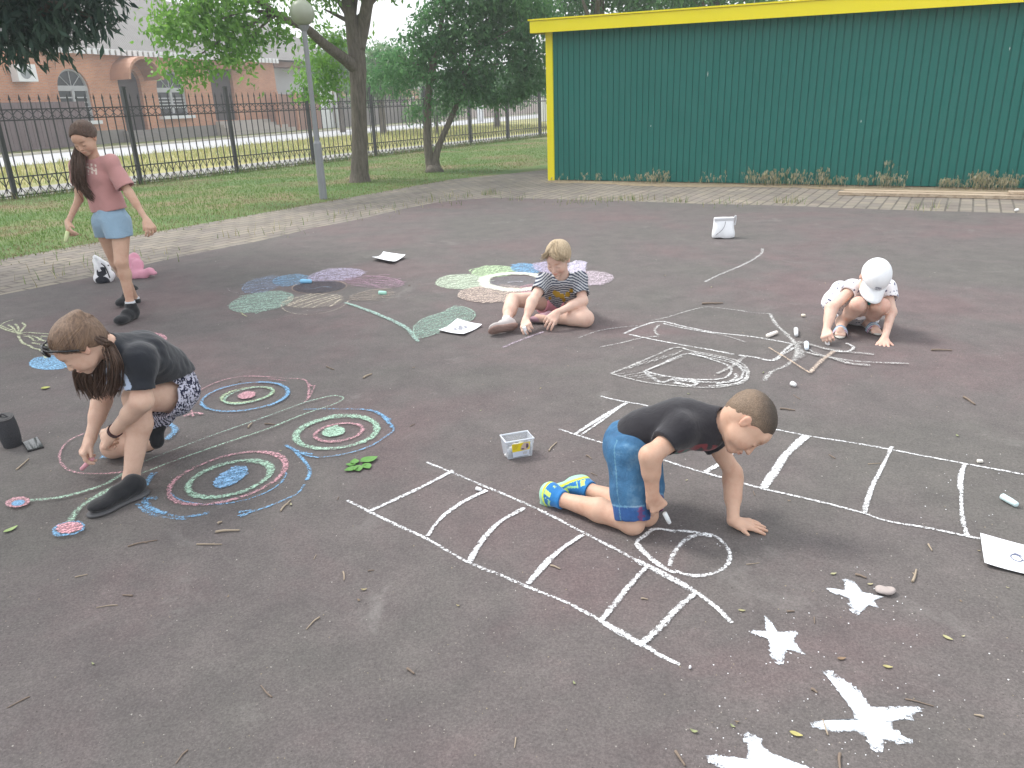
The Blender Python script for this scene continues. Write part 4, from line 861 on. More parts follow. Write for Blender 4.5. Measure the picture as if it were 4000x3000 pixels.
# ============================================================ IMPLICIT-SURFACE MODELLER (one continuous skin per body)
def nrm(v): v = np.array(v, float); return v/(np.linalg.norm(v)+1e-12)
def frame(fwd, upv):
    f = nrm(fwd); u = np.array(upv, float); u = nrm(u-f*np.dot(u, f)); return np.array([f, np.cross(u, f), u])    # rows: forward, left, up
class Sdf:
    """smooth unions of round cones and ellipsoids, sampled on a grid and skinned by surface nets"""
    def __init__(s, h=.005): s.h = h; s.ops = []; s.lo = []; s.hi = []
    def _b(s, lo, hi): s.lo.append(lo); s.hi.append(hi)
    def rc(s, a, b_, ra, rb, k=.02, cut=None, neg=False, sq=None):
        a = np.array(a, float); b_ = np.array(b_, float); R = max(ra, rb)
        lo = np.minimum(a, b_)-R; hi = np.maximum(a, b_)+R
        if not neg: s._b(lo, hi)
        s.ops.append(('rc', a, b_, ra, rb, k, cut, neg, lo, hi)); return s
    def chain(s, P, R, k=.02, cut=None):
        for i in range(len(P)-1): s.rc(P[i], P[i+1], R[i], R[i+1], k, cut if i == len(P)-2 else None)
        return s
    def el(s, c, r, M=None, k=.02, cut=None, neg=False):
        c = np.array(c, float); R = max(r); lo = c-R; hi = c+R
        if not neg: s._b(lo, hi)
        s.ops.append(('el', c, np.array(r, float), np.eye(3) if M is None else np.array(M, float), 0, k, cut, neg, lo, hi)); return s
    def plane(s, c, nn, rad=None):
        """cut away everything on the side nn points to (within rad of c)"""
        s.ops.append(('pl', np.array(c, float), nrm(nn), rad)); return s
    def disp(s, fn): s.ops.append(('dp', fn)); return s
    def mesh(s):
        h = s.h; lo = np.min(s.lo, 0)-3*h-.02; hi = np.max(s.hi, 0)+3*h+.02
        n_ = np.ceil((hi-lo)/h).astype(int)+1; D = np.full(n_, 1., np.float32)
        ax = [lo[i]+h*np.arange(n_[i]) for i in range(3)]
        def block(l_, h_):
            i0 = np.clip(((l_-lo)/h).astype(int), 0, n_-1); i1 = np.clip(((h_-lo)/h).astype(int)+2, 1, n_)
            X = ax[0][i0[0]:i1[0], None, None]; Y_ = ax[1][None, i0[1]:i1[1], None]; Z = ax[2][None, None, i0[2]:i1[2]]
            return (slice(i0[0], i1[0]), slice(i0[1], i1[1]), slice(i0[2], i1[2])), X, Y_, Z
        for o in s.ops:
            if o[0] == 'dp':
                sl_, X, Y_, Z = block(lo, hi); msk = np.abs(D) < .03; idx = np.argwhere(msk)
                if len(idx):
                    P = np.stack([ax[i][idx[:, i]] for i in range(3)], 1); D[msk] += o[1](P).astype(np.float32)
                continue
            if o[0] == 'pl':
                c, nn, rad = o[1:]
                sl_, X, Y_, Z = block(lo if rad is None else c-rad, hi if rad is None else c+rad)
                d = (X-c[0])*nn[0]+(Y_-c[1])*nn[1]+(Z-c[2])*nn[2]
                if rad is not None: d = np.where((X-c[0])**2+(Y_-c[1])**2+(Z-c[2])**2 < rad*rad, d, -1.)
                D[sl_] = np.maximum(D[sl_], d); continue
            k = o[5] if o[0] == 'rc' else o[5]; mg = k+4*h
            lo_, hi_ = o[-2], o[-1]; sl_, X, Y_, Z = block(lo_-mg, hi_+mg)
            if o[0] == 'rc':
                _, a, b_, ra, rb, k, cut, neg, _, _ = o
                ab = b_-a; L2 = max(np.dot(ab, ab), 1e-12)
                t = np.clip(((X-a[0])*ab[0]+(Y_-a[1])*ab[1]+(Z-a[2])*ab[2])/L2, 0, 1)
                d = np.sqrt((X-a[0]-t*ab[0])**2+(Y_-a[1]-t*ab[1])**2+(Z-a[2]-t*ab[2])**2)-(ra+(rb-ra)*t)
            else:
                _, c, r, M, _, k, cut, neg, _, _ = o
                x, y, z = X-c[0], Y_-c[1], Z-c[2]
                q = [x*M[i][0]+y*M[i][1]+z*M[i][2] for i in range(3)]
                k0 = np.sqrt((q[0]/r[0])**2+(q[1]/r[1])**2+(q[2]/r[2])**2); k1 = np.sqrt((q[0]/r[0]**2)**2+(q[1]/r[1]**2)**2+(q[2]/r[2]**2)**2)+1e-9
                d = k0*(k0-1)/k1; d = np.where(k0 < 1e-3, -min(r), d)
            if cut is not None:
                d = np.maximum(d, (X-cut[0][0])*cut[1][0]+(Y_-cut[0][1])*cut[1][1]+(Z-cut[0][2])*cut[1][2])
            A = D[sl_]
            if neg:
                hh = np.clip(.5-.5*(A+d)/k, 0, 1); D[sl_] = A*(1-hh)+(-d)*hh+k*hh*(1-hh)
            else:
                hh = np.clip(.5+.5*(A-d)/k, 0, 1); D[sl_] = A*(1-hh)+d*hh-k*hh*(1-hh)
        return surface_nets(D, lo, h)
def surface_nets(D, lo, h):
    S_ = D < 0; nx, ny, nz = D.shape
    cnt = np.zeros((nx-1, ny-1, nz-1), np.int8)
    for i in (0, 1):
        for j in (0, 1):
            for k in (0, 1): cnt += S_[i:nx-1+i, j:ny-1+j, k:nz-1+k]
    act = (cnt > 0) & (cnt < 8); I = np.argwhere(act); N = len(I)
    vid = np.full(act.shape, -1, np.int64); vid[act] = np.arange(N)
    acc = np.zeros((N, 3)); c = np.zeros(N); cor = [(i, j, k) for i in (0, 1) for j in (0, 1) for k in (0, 1)]
    val = {q: D[I[:, 0]+q[0], I[:, 1]+q[1], I[:, 2]+q[2]].astype(float) for q in cor}
    for q in cor:
        for a in range(3):
            if q[a]: continue
            r = list(q); r[a] = 1; r = tuple(r); v0, v1 = val[q], val[r]; m_ = (v0 < 0) != (v1 < 0)
            t = np.where(m_, v0/np.where(v0 == v1, 1, v0-v1), 0)
            P = np.tile(np.array(q, float), (N, 1)); P[:, a] += t; acc[m_] += P[m_]; c[m_] += 1
    V = lo+h*(I+acc/c[:, None]); Fs = []
    for a in range(3):
        b_, cc = (a+1) % 3, (a+2) % 3
        s0 = [slice(0, n_) for n_ in D.shape]; s1 = list(s0); s0[a] = slice(0, D.shape[a]-1); s1[a] = slice(1, D.shape[a])
        A = S_[tuple(s0)]; B_ = S_[tuple(s1)]; X = np.argwhere(A != B_); fl = A[tuple(X.T)]
        ok = (X[:, b_] > 0) & (X[:, cc] > 0) & (X[:, b_] < D.shape[b_]-1) & (X[:, cc] < D.shape[cc]-1); X = X[ok]; fl = fl[ok]
        def g(db, dc):
            Y_ = X.copy(); Y_[:, b_] -= db; Y_[:, cc] -= dc; return vid[tuple(Y_.T)]
        q = np.stack([g(1, 1), g(0, 1), g(0, 0), g(1, 0)], 1); q[~fl] = q[~fl][:, ::-1]; Fs.append(q)
    return V, np.concatenate(Fs)
def sobj(name, sdf, m, parent, colf=None):
    V, F = sdf.mesh(); c = colf(V) if colf is not None else np.ones((len(V), 3))
    return mesh(name, V, F, m, parent, smooth=True, col=c)
def wrinkle(scale=22., amp=.002, seed=0, stretch=(1, 1, 1)):
    r = np.random.RandomState(seed); K_ = r.normal(size=(7, 3))*scale/np.array(stretch); ph = r.uniform(0, 6.28, 7)
    def f(P):
        w_ = P+.012*np.sin(P[:, [1, 2, 0]]*scale*.8+ph[:3]); o = 0
        for i in range(7): o = o+np.sin(w_@K_[i]+ph[i])*(1 if i < 4 else .5)
        o = o/3.; return amp*(o+.6*np.abs(o))
    return f
SKIN_T = (.56, .31, .2)
def skinmat(name, c):
    m, n, l, b = NT(name); v = geo(n)
    t = noise(n, l, 11, 6, .7, v); c = np.array(c); rr = ramp(n, [(.3, tuple(c*[.9, .8, .77])), (.5, tuple(c)), (.68, tuple(np.clip(c*[1.07, 1.1, 1.1], 0, 1)))]); l.new(t.outputs[0], rr.inputs[0]); o = rr.outputs[0]
    a = n.new('ShaderNodeAttribute'); a.attribute_name = 'tint'; o = mixc(n, l, 1, o, a.outputs['Color'], 'MULTIPLY')
    l.new(o, b.inputs['Base Color']); b.inputs['Roughness'].default_value = .52; b.inputs['Specular IOR Level'].default_value = .35
    b.inputs['Subsurface Weight'].default_value = .12; b.inputs['Subsurface Radius'].default_value = (.012, .005, .003); b.inputs['Subsurface Scale'].default_value = 1.
    bump(n, l, b, noise(n, l, 220, 2, .5, v).outputs[0], .15, .001)
    return m
class Head:
    """local axes: forward, left, up; S=1 gives a head 0.21 high"""
    def __init__(s, c, fwd, upv, S=1.): s.c = np.array(c, float); s.M = frame(fwd, upv); s.S = S
    def p(s, f, l_, u): return s.c+s.S*(f*s.M[0]+l_*s.M[1]+u*s.M[2])
    def loc(s, P): return ((P-s.c)@s.M.T)/s.S
    def build(s, D, ears=True, k=.012):
        S = s.S; E = lambda f, l_, u, r, k_=.012, neg=False, M=None: D.el(s.p(f, l_, u), [x*S for x in r], s.M if M is None else M, k_*S, None, neg)
        E(-.012, 0, .028, (.094, .074, .078), .03); E(-.045, 0, .0, (.05, .058, .06), .03)
        E(.03, 0, -.03, (.058, .058, .068), .03)
        for q in (-1, 1):
            E(.052, .034*q, -.036, (.026, .022, .03), .02); E(.02, .045*q, -.05, (.03, .014, .028), .02)
        E(.064, 0, -.083, (.02, .022, .018), .02); E(.066, 0, .03, (.022, .045, .03), .02)
        for q in (-1, 1): E(.1, .03*q, -.006, (.02, .019, .014), .014, True)
        for q in (-1, 1): E(.071, .03*q, -.007, (.016, .0155, .0115), .004)
        D.rc(s.p(.085, 0, -.002), s.p(.1015, 0, -.034), .0055*S, .0082*S, .009*S)
        for q in (-1, 1): E(.094, .0085*q, -.037, (.007, .0055, .0055), .005)
        E(.085, 0, -.057, (.012, .02, .0065), .006); E(.084, 0, -.066, (.012, .017, .007), .006)
        E(.1, 0, -.0615, (.02, .018, .0012), .003, True)
        if ears:
            for q in (-1, 1):
                M = frame(s.M[0]*.86+s.M[1]*q*(-.15)+s.M[2]*.15, s.M[2]-.2*s.M[0])
                D.el(s.p(-.012, .074*q, -.008), [.0155*S, .0052*S, .0245*S], M, .006*S); D.el(s.p(-.009, .083*q, -.006), [.009*S, .006*S, .015*S], M, .004*S, None, True)
        return s
    def tint(s, P, brow=(.35, .25, .2), lip=(1.02, .72, .7), lash=True):
        q = s.loc(P); c = np.ones((len(P), 3)); f, l_, u = q[:, 0], np.abs(q[:, 1]), q[:, 2]
        fr_ = f > .05
        def blend(w_, t_):
            nonlocal c; w_ = np.clip(w_, 0, 1)[:, None]; c = c*(1-w_)+np.array(t_)*w_
        blend(fr_*np.exp(-((l_-.031)/.015)**4-((u-.017+.06*(l_-.031)**2/.001*.01)/.0042)**2)*.85, brow)
        blend(fr_*np.exp(-((l_-.030)/.0125)**4-((u+.0125)/.0026)**2)*(.9 if lash else .3), (.22, .16, .14))
        blend(fr_*np.exp(-((l_-.030)/.012)**2-((u-.0)/.006)**2)*.25, (.8, .68, .66))
        blend(fr_*np.exp(-(l_/.02)**4-((u+.0615)/.0085)**2)*.8, lip)
        blend(fr_*np.exp(-(l_/.017)**4-((u+.0615)/.0018)**2)*.8, (.45, .25, .24))
        blend(fr_*np.exp(-((l_-.043)/.016)**2-((u+.04)/.018)**2)*.35, (1.06, .8, .78))
        blend((f > .07)*np.exp(-((l_-.007)/.0035)**2-((u+.0425)/.003)**2)*.7, (.5, .35, .32))
        blend((l_ > .068)*(np.abs(u+.008) < .035)*.35, (1.05, .74, .7))
        return c
def hand(D, wrist, d, back, L=.14, side=1, curl=(20, 22, 25, 30), spread=1., thumb=(.6, .35), w_=.03, k=.006, tc=30, step=(1, 1.1, .8)):
    """palm and five fingers. d: direction of the palm, back: direction of the back of the hand,
    side: +1 the thumb lies on cross(d, back) side. curl: total bend of each finger per joint, degrees"""
    d = nrm(d); b_ = np.array(back, float); b_ = nrm(b_-d*np.dot(b_, d)); t_ = np.cross(d, b_)*side
    W = np.array(wrist, float); pl = L*.5; ks = []
    offs = (.034, .012, -.011, -.032); lens = (.44, .49, .45, .35)
    r0 = L*.062
    D.rc(W-d*L*.06, W+d*pl*.35, L*.135, L*.14, .015)
    for o, ln, cu in zip(offs, lens, curl):
        o = o*L/.16*1.1; kn = W+d*pl*(1.0-abs(o+.003)*3)+t_*o+b_*.002; D.rc(W+d*pl*.15+t_*o*.5, kn, L*.1, L*.082, .012)
        sp = math.radians(6*spread)*(o/(.034*L/.16)); dd = nrm(d*math.cos(sp)+t_*math.sin(sp)); P = kn; a = 0
        fl = ln*L*1.02
        for q, fr_ in enumerate((.45, .31, .26)):
            a += math.radians(cu*step[q]); v_ = dd*math.cos(a)-b_*math.sin(a); N_ = P+v_*fl*fr_
            D.rc(P, N_, r0*(1.08-.1*q), r0*(1.0-.12*q), .004 if q else .006); P = N_
    o = .036*L/.16
    base = W+d*pl*.28+t_*o*.75-b_*.004; D.rc(W+d*pl*.1+t_*o*.3, base, L*.1, L*.095, .012)
    ta, tb = thumb; v1 = nrm(d*math.cos(ta)+t_*math.sin(ta)-b_*tb); mid = base+v1*L*.2
    v2 = nrm(v1*math.cos(math.radians(tc))+nrm(d-b_*.5)*math.sin(math.radians(tc))); D.rc(base, mid, L*.085, L*.068, .008); D.rc(mid, mid+v2*L*.17, L*.067, L*.055, .004)
    return W+d*pl
def limbs(D, P, R, k=.02): D.chain(P, R, k)
def shoe(D, heel, toe, upv=(0, 0, 1), Wd=.036, H_=.05, k=.015, ank=None):
    heel = np.array(heel, float); toe = np.array(toe, float); u = np.array(upv, float); f = nrm(toe-heel); u = nrm(u-f*np.dot(u, f)); L = np.linalg.norm(toe-heel)
    M = np.array([f, np.cross(u, f), u])
    D.el(heel+f*L*.16+u*H_*.55, [L*.2, Wd*.86, H_*.6], M, k); D.el(heel+f*L*.45+u*H_*.42, [L*.3, Wd*.88, H_*.45], M, k); D.el(heel+f*L*.76+u*H_*.33, [L*.27, Wd, H_*.36], M, k)
    D.rc(heel+f*L*.22+u*H_*.7, heel+f*L*.5+u*H_*.65, Wd*.72, Wd*.62, k)
    if ank is not None: D.rc(heel+f*L*.2+u*H_*.8, ank, Wd*.82, Wd*.85, k)
def sole(D, heel, toe, upv=(0, 0, 1), Wd=.036, th=.012):
    heel = np.array(heel, float); toe = np.array(toe, float); u = np.array(upv, float); f = nrm(toe-heel); u = nrm(u-f*np.dot(u, f)); L = np.linalg.norm(toe-heel); M = np.array([f, np.cross(u, f), u])
    D.el(heel+f*L*.2+u*th*.5, [L*.23, Wd*.95, th], M, .01); D.el(heel+f*L*.5+u*th*.5, [L*.35, Wd*.88, th], M, .01); D.el(heel+f*L*.76+u*th*.5, [L*.27, Wd*1.07, th], M, .01)
def cloth(name, c, c2=None, rough=.9, bmp=.22, scale=120, sheen=.2):
    m, n, l, b = NT(name); v = geo(n); t = noise(n, l, 9, 4, .6, v); c = np.array(c)
    o = mixc(n, l, t.outputs[0], tuple(c*.88), tuple(np.clip(c*1.12, 0, 1)))
    a = n.new('ShaderNodeAttribute'); a.attribute_name = 'tint'; o = mixc(n, l, 1, o, a.outputs['Color'], 'MULTIPLY')
    l.new(o, b.inputs['Base Color']); b.inputs['Roughness'].default_value = rough; b.inputs['Sheen Weight'].default_value = sheen; b.inputs['Specular IOR Level'].default_value = .25
    t2 = noise(n, l, scale, 3, .6, v); t3 = noise(n, l, 26, 3, .55, v, 1.2)
    bump(n, l, b, math_(n, l, 'ADD', math_(n, l, 'MULTIPLY', t3.outputs[0], 3.), math_(n, l, 'MULTIPLY', t2.outputs[0], .3)), bmp, .004)
    return m
def hairmat(name, c1, c2, axis=(90, 90, 8)):
    m, n, l, b = NT(name); mp = n.new('ShaderNodeMapping'); mp.inputs['Scale'].default_value = axis; l.new(geo(n), mp.inputs[0])
    t = noise(n, l, 1.5, 5, .7, mp.outputs[0]); r = ramp(n, [(.3, tuple(c1)), (.7, tuple(c2))]); l.new(t.outputs[0], r.inputs[0])
    a = n.new('ShaderNodeAttribute'); a.attribute_name = 'tint'
    l.new(mixc(n, l, 1, r.outputs[0], a.outputs['Color'], 'MULTIPLY'), b.inputs['Base Color']); b.inputs['Roughness'].default_value = .55; bump(n, l, b, t.outputs[0], .7, .004)
    return m
def strands(name, paths, R, m, parent, n=5, N=60, jit=.01, rs=3):
    """bundle of thin locks following guide paths"""
    r = np.random.RandomState(rs); q = MB()
    for i in range(N):
        g = paths[r.randint(len(paths))]; g = np.array(g, float); o = r.normal(size=3)*jit; k_ = len(g)
        P = smooth_path([g[j]+o*(.35+.9*j/k_)+r.normal(size=3)*jit*.15 for j in range(k_)], 4)
        rr = np.linspace(R, R*.35, len(P))*r.uniform(.7, 1.2); q.tube(P, list(rr), n)
    return q.build(name, m, parent, smooth=True)
def chalk_piece(P0, P1, r, c, label, cat='chalk', group=None, end=None, tap=.85):
    P0 = np.array(P0, float); P1 = np.array(P1, float); q = MB(); d = nrm(P1-P0)
    q.tube([P0-d*r*.0, P0+d*r*.25, P0+(P1-P0)*.5, P1-d*r*.3, P1], [r*.8, r, r*.98, r*tap, r*tap*.55], 12)
    nm = 'chalk_stick'
    V = np.concatenate(q.V); o = mesh(nm, V, q.F, simple('chalk_'+label.split()[0]+str(len(bpy.data.materials)), c, .95, .06, 40, bmp=.3, bscale=300, bd=.001), None, smooth=True, org=(P0+P1)/2)
    return tag(o, label, cat, group)

def neckhole(T, a, b_, r0, r1): T.rc(a, b_, r0, r1, .006, None, True)
def comb(H, tie, m, parent, N=150, R=.0045, seed=1, lo=-.02, wid=.078, fr=.078):
    """locks combed from the hairline over the skull to the tie point (local coordinates)"""
    r = np.random.RandomState(seed); q = MB(); tie = np.array(tie, float)
    for i in range(N):
        a = r.uniform(-1, 1)*1.75; st = np.array([fr*math.cos(a*.93)-.006, wid*math.sin(a)*1.02, .085-.045*abs(a)**1.3+r.uniform(-.006, .006)])
        P = []; c = np.array([-.018, 0, .03]); rad = np.array([.104, .083, .088])*r.uniform(.985, 1.03)
        for t in np.linspace(0, 1, 7):
            p = st*(1-t)+tie*t; p = p+np.array([0, r.uniform(-.004, .004), .0]); d = (p-c)/rad; d = d/np.linalg.norm(d)
            P.append(H.p(*(c+d*rad)) if t < .95 else H.p(*tie))
        P = smooth_path(P, 3); q.tube(P, list(np.linspace(R*.5, R, len(P))), 5)
    return q.build('combed_locks', m, parent, smooth=True)
# ============================================================ PEOPLE
SKIN = skinmat('skin_tan', (.58, .37, .27)); SKIN2 = skinmat('skin_fair', (.68, .47, .38)); SKIN3 = skinmat('skin_warm', (.64, .43, .33))
def zf(x0, y0, s):
    return (lambda x, y, yw: Y(x0+s*x, y0+s*y, yw)), (lambda x, y, z=0.: G(x0+s*x, y0+s*y, z))
GZ = .010
def boy():
    y, g = zf(2000, 1450, .5425)
    r = thing('person', 'boy in a black T-shirt and denim shorts kneeling on one hand and drawing', 'person', g(900, 1100, GZ))
    kR = g(868, 1090, .05); kL = g(965, 1030, .05); aR = g(360, 925, .05); aL = g(560, 858, .055)
    hR = y(845, 590, 2.54); hL = y(930, 570, 2.66); pel = y(860, 520, 2.62); wst = y(960, 430, 2.60); ch = y(1200, 375, 2.57); ch2 = y(1330, 390, 2.56)
    nk = y(1480, 380, 2.53); sR = y(1210, 440, 2.48); sL = y(1420, 450, 2.64)
    eR = y(995, 610, 2.40); wR = y(1012, 890, 2.40); eL = y(1590, 780, 2.56); wL = g(1592, 1070, .045)
    side = nrm(kL-kR)
    H = Head(y(1688, 376, 2.48), nrm([.47, -.62, -.68]), nrm([.8, -.15, .62]), .97)
    fw = nrm(np.array([.33, -.40, -.85])); H.M = frame(fw, [.93, -.05, .38])
    D = Sdf(.0036)
    D.rc(pel, wst, .066, .055, .02); D.chain([wst, ch, ch2], [.055, .065, .06], .02)
    D.chain([ch2, nk, H.p(-.03, 0, -.04)], [.048, .038, .042], .025)
    D.chain([nk, sL, eL+[0, 0, .03], eL, wL], [.035, .038, .03, .031, .021], .02)
    D.rc(eL, eL*.55+wL*.45, .032, .029, .02)
    D.chain([nk, sR, eR, wR], [.035, .042, .033, .023], .02); D.rc(eR, eR*.6+wR*.4, .034, .031, .02)
    for h_, k_, a_, in ((hR, kR, aR), (hL, kL, aL)):
        D.chain([pel, h_], [.068, .064], .02); D.chain([h_, k_], [.06, .044], .02)
        D.chain([k_, k_*.55+a_*.45+[0, 0, .008], a_], [.04, .044, .027], .02)
    D.rc(aR, y(280, 905, aR[1]+.03), .024, .018, .02); D.rc(aL, y(470, 830, aL[1]+.03), .024, .018, .02)
    H.build(D)
    tip = g(1810, 1135, .016); dL = nrm(tip-wL); dL[2] *= .5
    hand(D, g(1600, 1085, .034), dL, [0, 0, 1], .118, 1, (4, 3, 4, 6), 1.6, (.75, .25), step=(1.5, 1, 1), tc=15)
    cp = y(1128, 1062, 2.405)
    hand(D, wR+[0, 0, -.004], nrm(cp-wR+[-.01, .0, .0]), nrm([.1, -1, .35]), .112, 1, (26, 42, 52, 56), .8, (.4, .6), tc=30)
    def tf(P): return H.tint(P, (.55, .42, .34))
    sobj('body', D, SKIN, r, tf)
    # cropped hair
    Dh = Sdf(.004)
    S = H.S
    Dh.el(H.p(-.018, 0, .034), [.098*S, .078*S, .082*S], H.M, .02); Dh.el(H.p(-.05, 0, .0), [.054*S, .061*S, .062*S], H.M, .02)
    Dh.plane(H.p(.078, 0, .045), H.M[0]*.95-H.M[2]*.3); Dh.plane(H.p(-.012, 0, -.008), nrm(-H.M[2]*.78+H.M[0]*.55), .3)
    for q in (-1, 1): Dh.el(H.p(.058, .072*q, -.005), [.05*S, .03*S, .04*S], H.M, .004, None, True); Dh.el(H.p(-.008, .084*q, -.014), [.017*S, .018*S, .028*S], H.M, .004, None, True)
    Dh.disp(wrinkle(120, .0009, 4))
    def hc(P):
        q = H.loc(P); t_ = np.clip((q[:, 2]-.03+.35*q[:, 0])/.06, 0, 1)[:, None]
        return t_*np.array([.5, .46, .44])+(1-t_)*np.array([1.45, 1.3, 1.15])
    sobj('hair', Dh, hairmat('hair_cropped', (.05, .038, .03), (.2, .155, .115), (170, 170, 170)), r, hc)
    # T-shirt
    T = Sdf(.0045)
    for s_ in (-1, 1):
        o = side*s_*.034; T.chain([wst+o*.9, ch+o, ch2+o*1.1], [.072, .075, .066], .03)
    T.chain([wst, ch], [.082, .088], .03); T.rc(ch2+[0, 0, .012], nk+[0, 0, .012], .076, .056, .03)
    hem = y(870, 500, 2.61); T.rc(wst, hem, .09, .094, .03)
    belly = wst*.5+ch*.5+np.array([.02, 0, -.045]); T.el(belly, [.1, .085, .06], None, .03)
    hA, hB = y(770, 360, 2.62), y(920, 575, 2.5); hn = nrm(np.cross(hB-hA, side)); hn = hn*(-1 if hn[0] > 0 else 1); T.plane(hA, hn)
    sd = nrm(eR-sR); T.chain([ch2*.5+sR*.5, sR+[0, 0, .012], sR+sd*.14], [.055, .055, .052], .025, (sR+sd*.085, sd))
    T.rc(sR+sd*.075, sR+sd*.14, .038, .052, .004, None, True)
    sd = nrm(eL-sL); T.chain([ch2*.5+sL*.5, sL+[0, 0, .0], sL+sd*.13], [.05, .05, .045], .025, (sL+sd*.07, sd))
    T.rc(ch2, sL, .066, .056, .03); T.rc(nk*.75+ch2*.25, sR, .05, .052, .03); T.rc(nk*.75+ch2*.25, sL, .048, .05, .03); T.el(ch2+np.array([.02, -.02, -.03]), [.07, .08, .05], None, .03)
    cn = nrm(H.p(-.03, 0, -.05)-nk); neckhole(T, nk+cn*.035, H.p(-.02, 0, -.02), .05, .07)
    T.disp(wrinkle(26, .0036, 3, (2.0, 1, .8))); T.disp(wrinkle(60, .0012, 7, (1, 2.5, 1)))
    def red(P):
        c = np.ones((len(P), 3)); cen = y(1330, 570, 2.5); d = np.linalg.norm((P-cen)*[1, .8, 1.7], axis=1)
        nz = np.sin(P[:, 0]*170)+np.sin(P[:, 0]*90+P[:, 1]*120); lowz = P[:, 2] < belly[2]+.03
        w_ = ((d < .085) & (nz > -.4) & lowz)[:, None]; c = np.where(w_, np.array([8, 1.4, 1.4]), c)
        cen2 = y(1190, 590, 2.5); d2 = np.linalg.norm((P-cen2)*[1, .8, 1.7], axis=1); w2 = ((d2 < .055) & (nz < .2) & lowz)[:, None]; return np.where(w2, np.array([1.5, 5, 3.2]), c)
    sobj('t_shirt', T, cloth('black_cotton', (.022, .021, .026)), r, red)
    # denim shorts
    P_ = Sdf(.0045)
    P_.rc(pel+nrm(wst-pel)*.03, pel, .088, .1, .03); P_.rc(hR, hL, .082, .08, .03)
    P_.el(pel+np.array([-.02, .0, -.03]), [.075, .095, .085], None, .04)
    for h_, k_ in ((hR, kR), (hL, kL)):
        d_ = nrm(k_-h_); e_ = h_+d_*(np.linalg.norm(k_-h_)*.95); P_.chain([h_, h_*.45+k_*.55, k_+d_*.03], [.08, .073, .062], .02, (e_, d_)); P_.rc(e_-d_*.004, e_+d_*.06, .056, .07, .004, None, True)
    P_.rc(pel, wst*.6+ch*.4, .09, .078, .03); P_.plane(hA-hn*.05, -hn)
    P_.disp(wrinkle(38, .0034, 8, (.8, .8, 1.6)))
    mD, n, l, b = NT('denim_blue'); v = geo(n); t = noise(n, l, 10, 5, .65, v); t2 = noise(n, l, 240, 2, .6, v)
    r_ = ramp(n, [(.3, (.022, .09, .2)), (.55, (.05, .17, .33)), (.72, (.16, .32, .48))]); l.new(t.outputs[0], r_.inputs[0])
    c_ = mixc(n, l, .25, r_.outputs[0], t2.outputs[0], 'MULTIPLY'); a = n.new('ShaderNodeAttribute'); a.attribute_name = 'tint'
    l.new(mixc(n, l, 1, c_, a.outputs['Color'], 'MULTIPLY'), b.inputs['Base Color']); b.inputs['Roughness'].default_value = .85; bump(n, l, b, noise(n, l, 34, 4, .6, v, 1.).outputs[0], .6, .006)
    def cuff(P):
        c = np.ones((len(P), 3))
        for h_, k_ in ((hR, kR), (hL, kL)):
            d_ = nrm(k_-h_); L = np.linalg.norm(k_-h_); t_ = (P-h_)@d_; near = np.linalg.norm(P-(h_+d_*L*.8), axis=1) < .13
            w_ = (near & (t_ > L*.73))[:, None]; pl = ((np.sin(P[:, 0]*260) > .2) | (np.sin(P[:, 2]*330) > .6))[:, None]
            c = np.where(w_, np.where(pl & (P[:, 0:1] > k_[0]+.01), np.array([3.2, .35, .55]), np.array([.55, .62, .95])), c)
            w2 = (near & (np.abs(t_-L*.73) < .003))[:, None]; c = np.where(w2, np.array([3., 2., 1.6]), c)
        sd_ = np.abs((P-hR)@nrm(np.cross(nrm(kR-hR), side))-.0) < .0022
        c = np.where(((P-hR)@side < -.05)[:, None] & sd_[:, None], np.array([2.4, 1.7, 1.3]), c); return c
    sobj('denim_shorts', P_, mD, r, cuff)
    q = MB()
    for (u, v_) in ((830, 603), (850, 568), (752, 612)):
        c0 = y(u, v_, 2.47); bq = c0; q.tube([bq+[0, .02, 0], bq+[0, -.002, 0]], [.0055, .0045], 8)
    # shoes: blue knit trainers with green soles turned up
    mS = cloth('trainer_knit', (.9, .9, .9), None, .7, .3, 200)
    for an, hl, tp, nm in ((aR, y(232, 850, aR[1]+.03), g(215, 958, .02), 0), (aL, y(545, 765, aL[1]+.03), g(340, 820, .03), 1)):
        Dd = Sdf(.004)
        # kneeling foot: sole faces back, toes on the ground
        if nm == 0:
            hl = y(245, 800, aR[1]+.055); tp = y(215, 955, aR[1]+.09); upv = nrm(an-hl*.5-tp*.5)
        else:
            hl = y(540, 740, aL[1]+.05); tp = y(325, 815, aL[1]+.10); upv = nrm(np.array([.15, -.5, -.55]))
        L = np.linalg.norm(tp-hl)
        shoe(Dd, hl, tp+nrm(tp-hl)*.03, upv, .038, .066, .015, None); Dd.rc(hl*.6+tp*.4+upv*.035, an, .042, .035, .02); Dd.rc(hl*.5+tp*.5+upv*.03, an, .03, .03, .02)
        Dd.plane(an+nrm(an-hl)*.008, nrm(kR-aR) if nm == 0 else nrm(kL-aL), .08)
        f_ = nrm(tp-hl)
        def sc(P, hl=hl, tp=tp, upv=upv, f_=f_, L=L):
            t_ = (P-hl)@f_/L; u_ = (P-hl)@upv; c = np.tile([.02, .2, .52], (len(P), 1))
            c = np.where((u_ < .020)[:, None], np.array([.35, .68, .5]), c); c = np.where(((u_ >= .010) & (u_ < .020))[:, None], np.array([.7, .9, .06]), c)
            c = np.where(((t_ > .55) & (t_ < .8) & (u_ > .03) & (u_ < .055))[:, None], np.array([.6, .9, .15]), c)
            c = np.where(((t_ > -.1) & (t_ < .22) & (u_ > .024) & (u_ < .05) & (np.sin(t_*30) > -.2))[:, None], np.array([.65, .9, .2]), c)
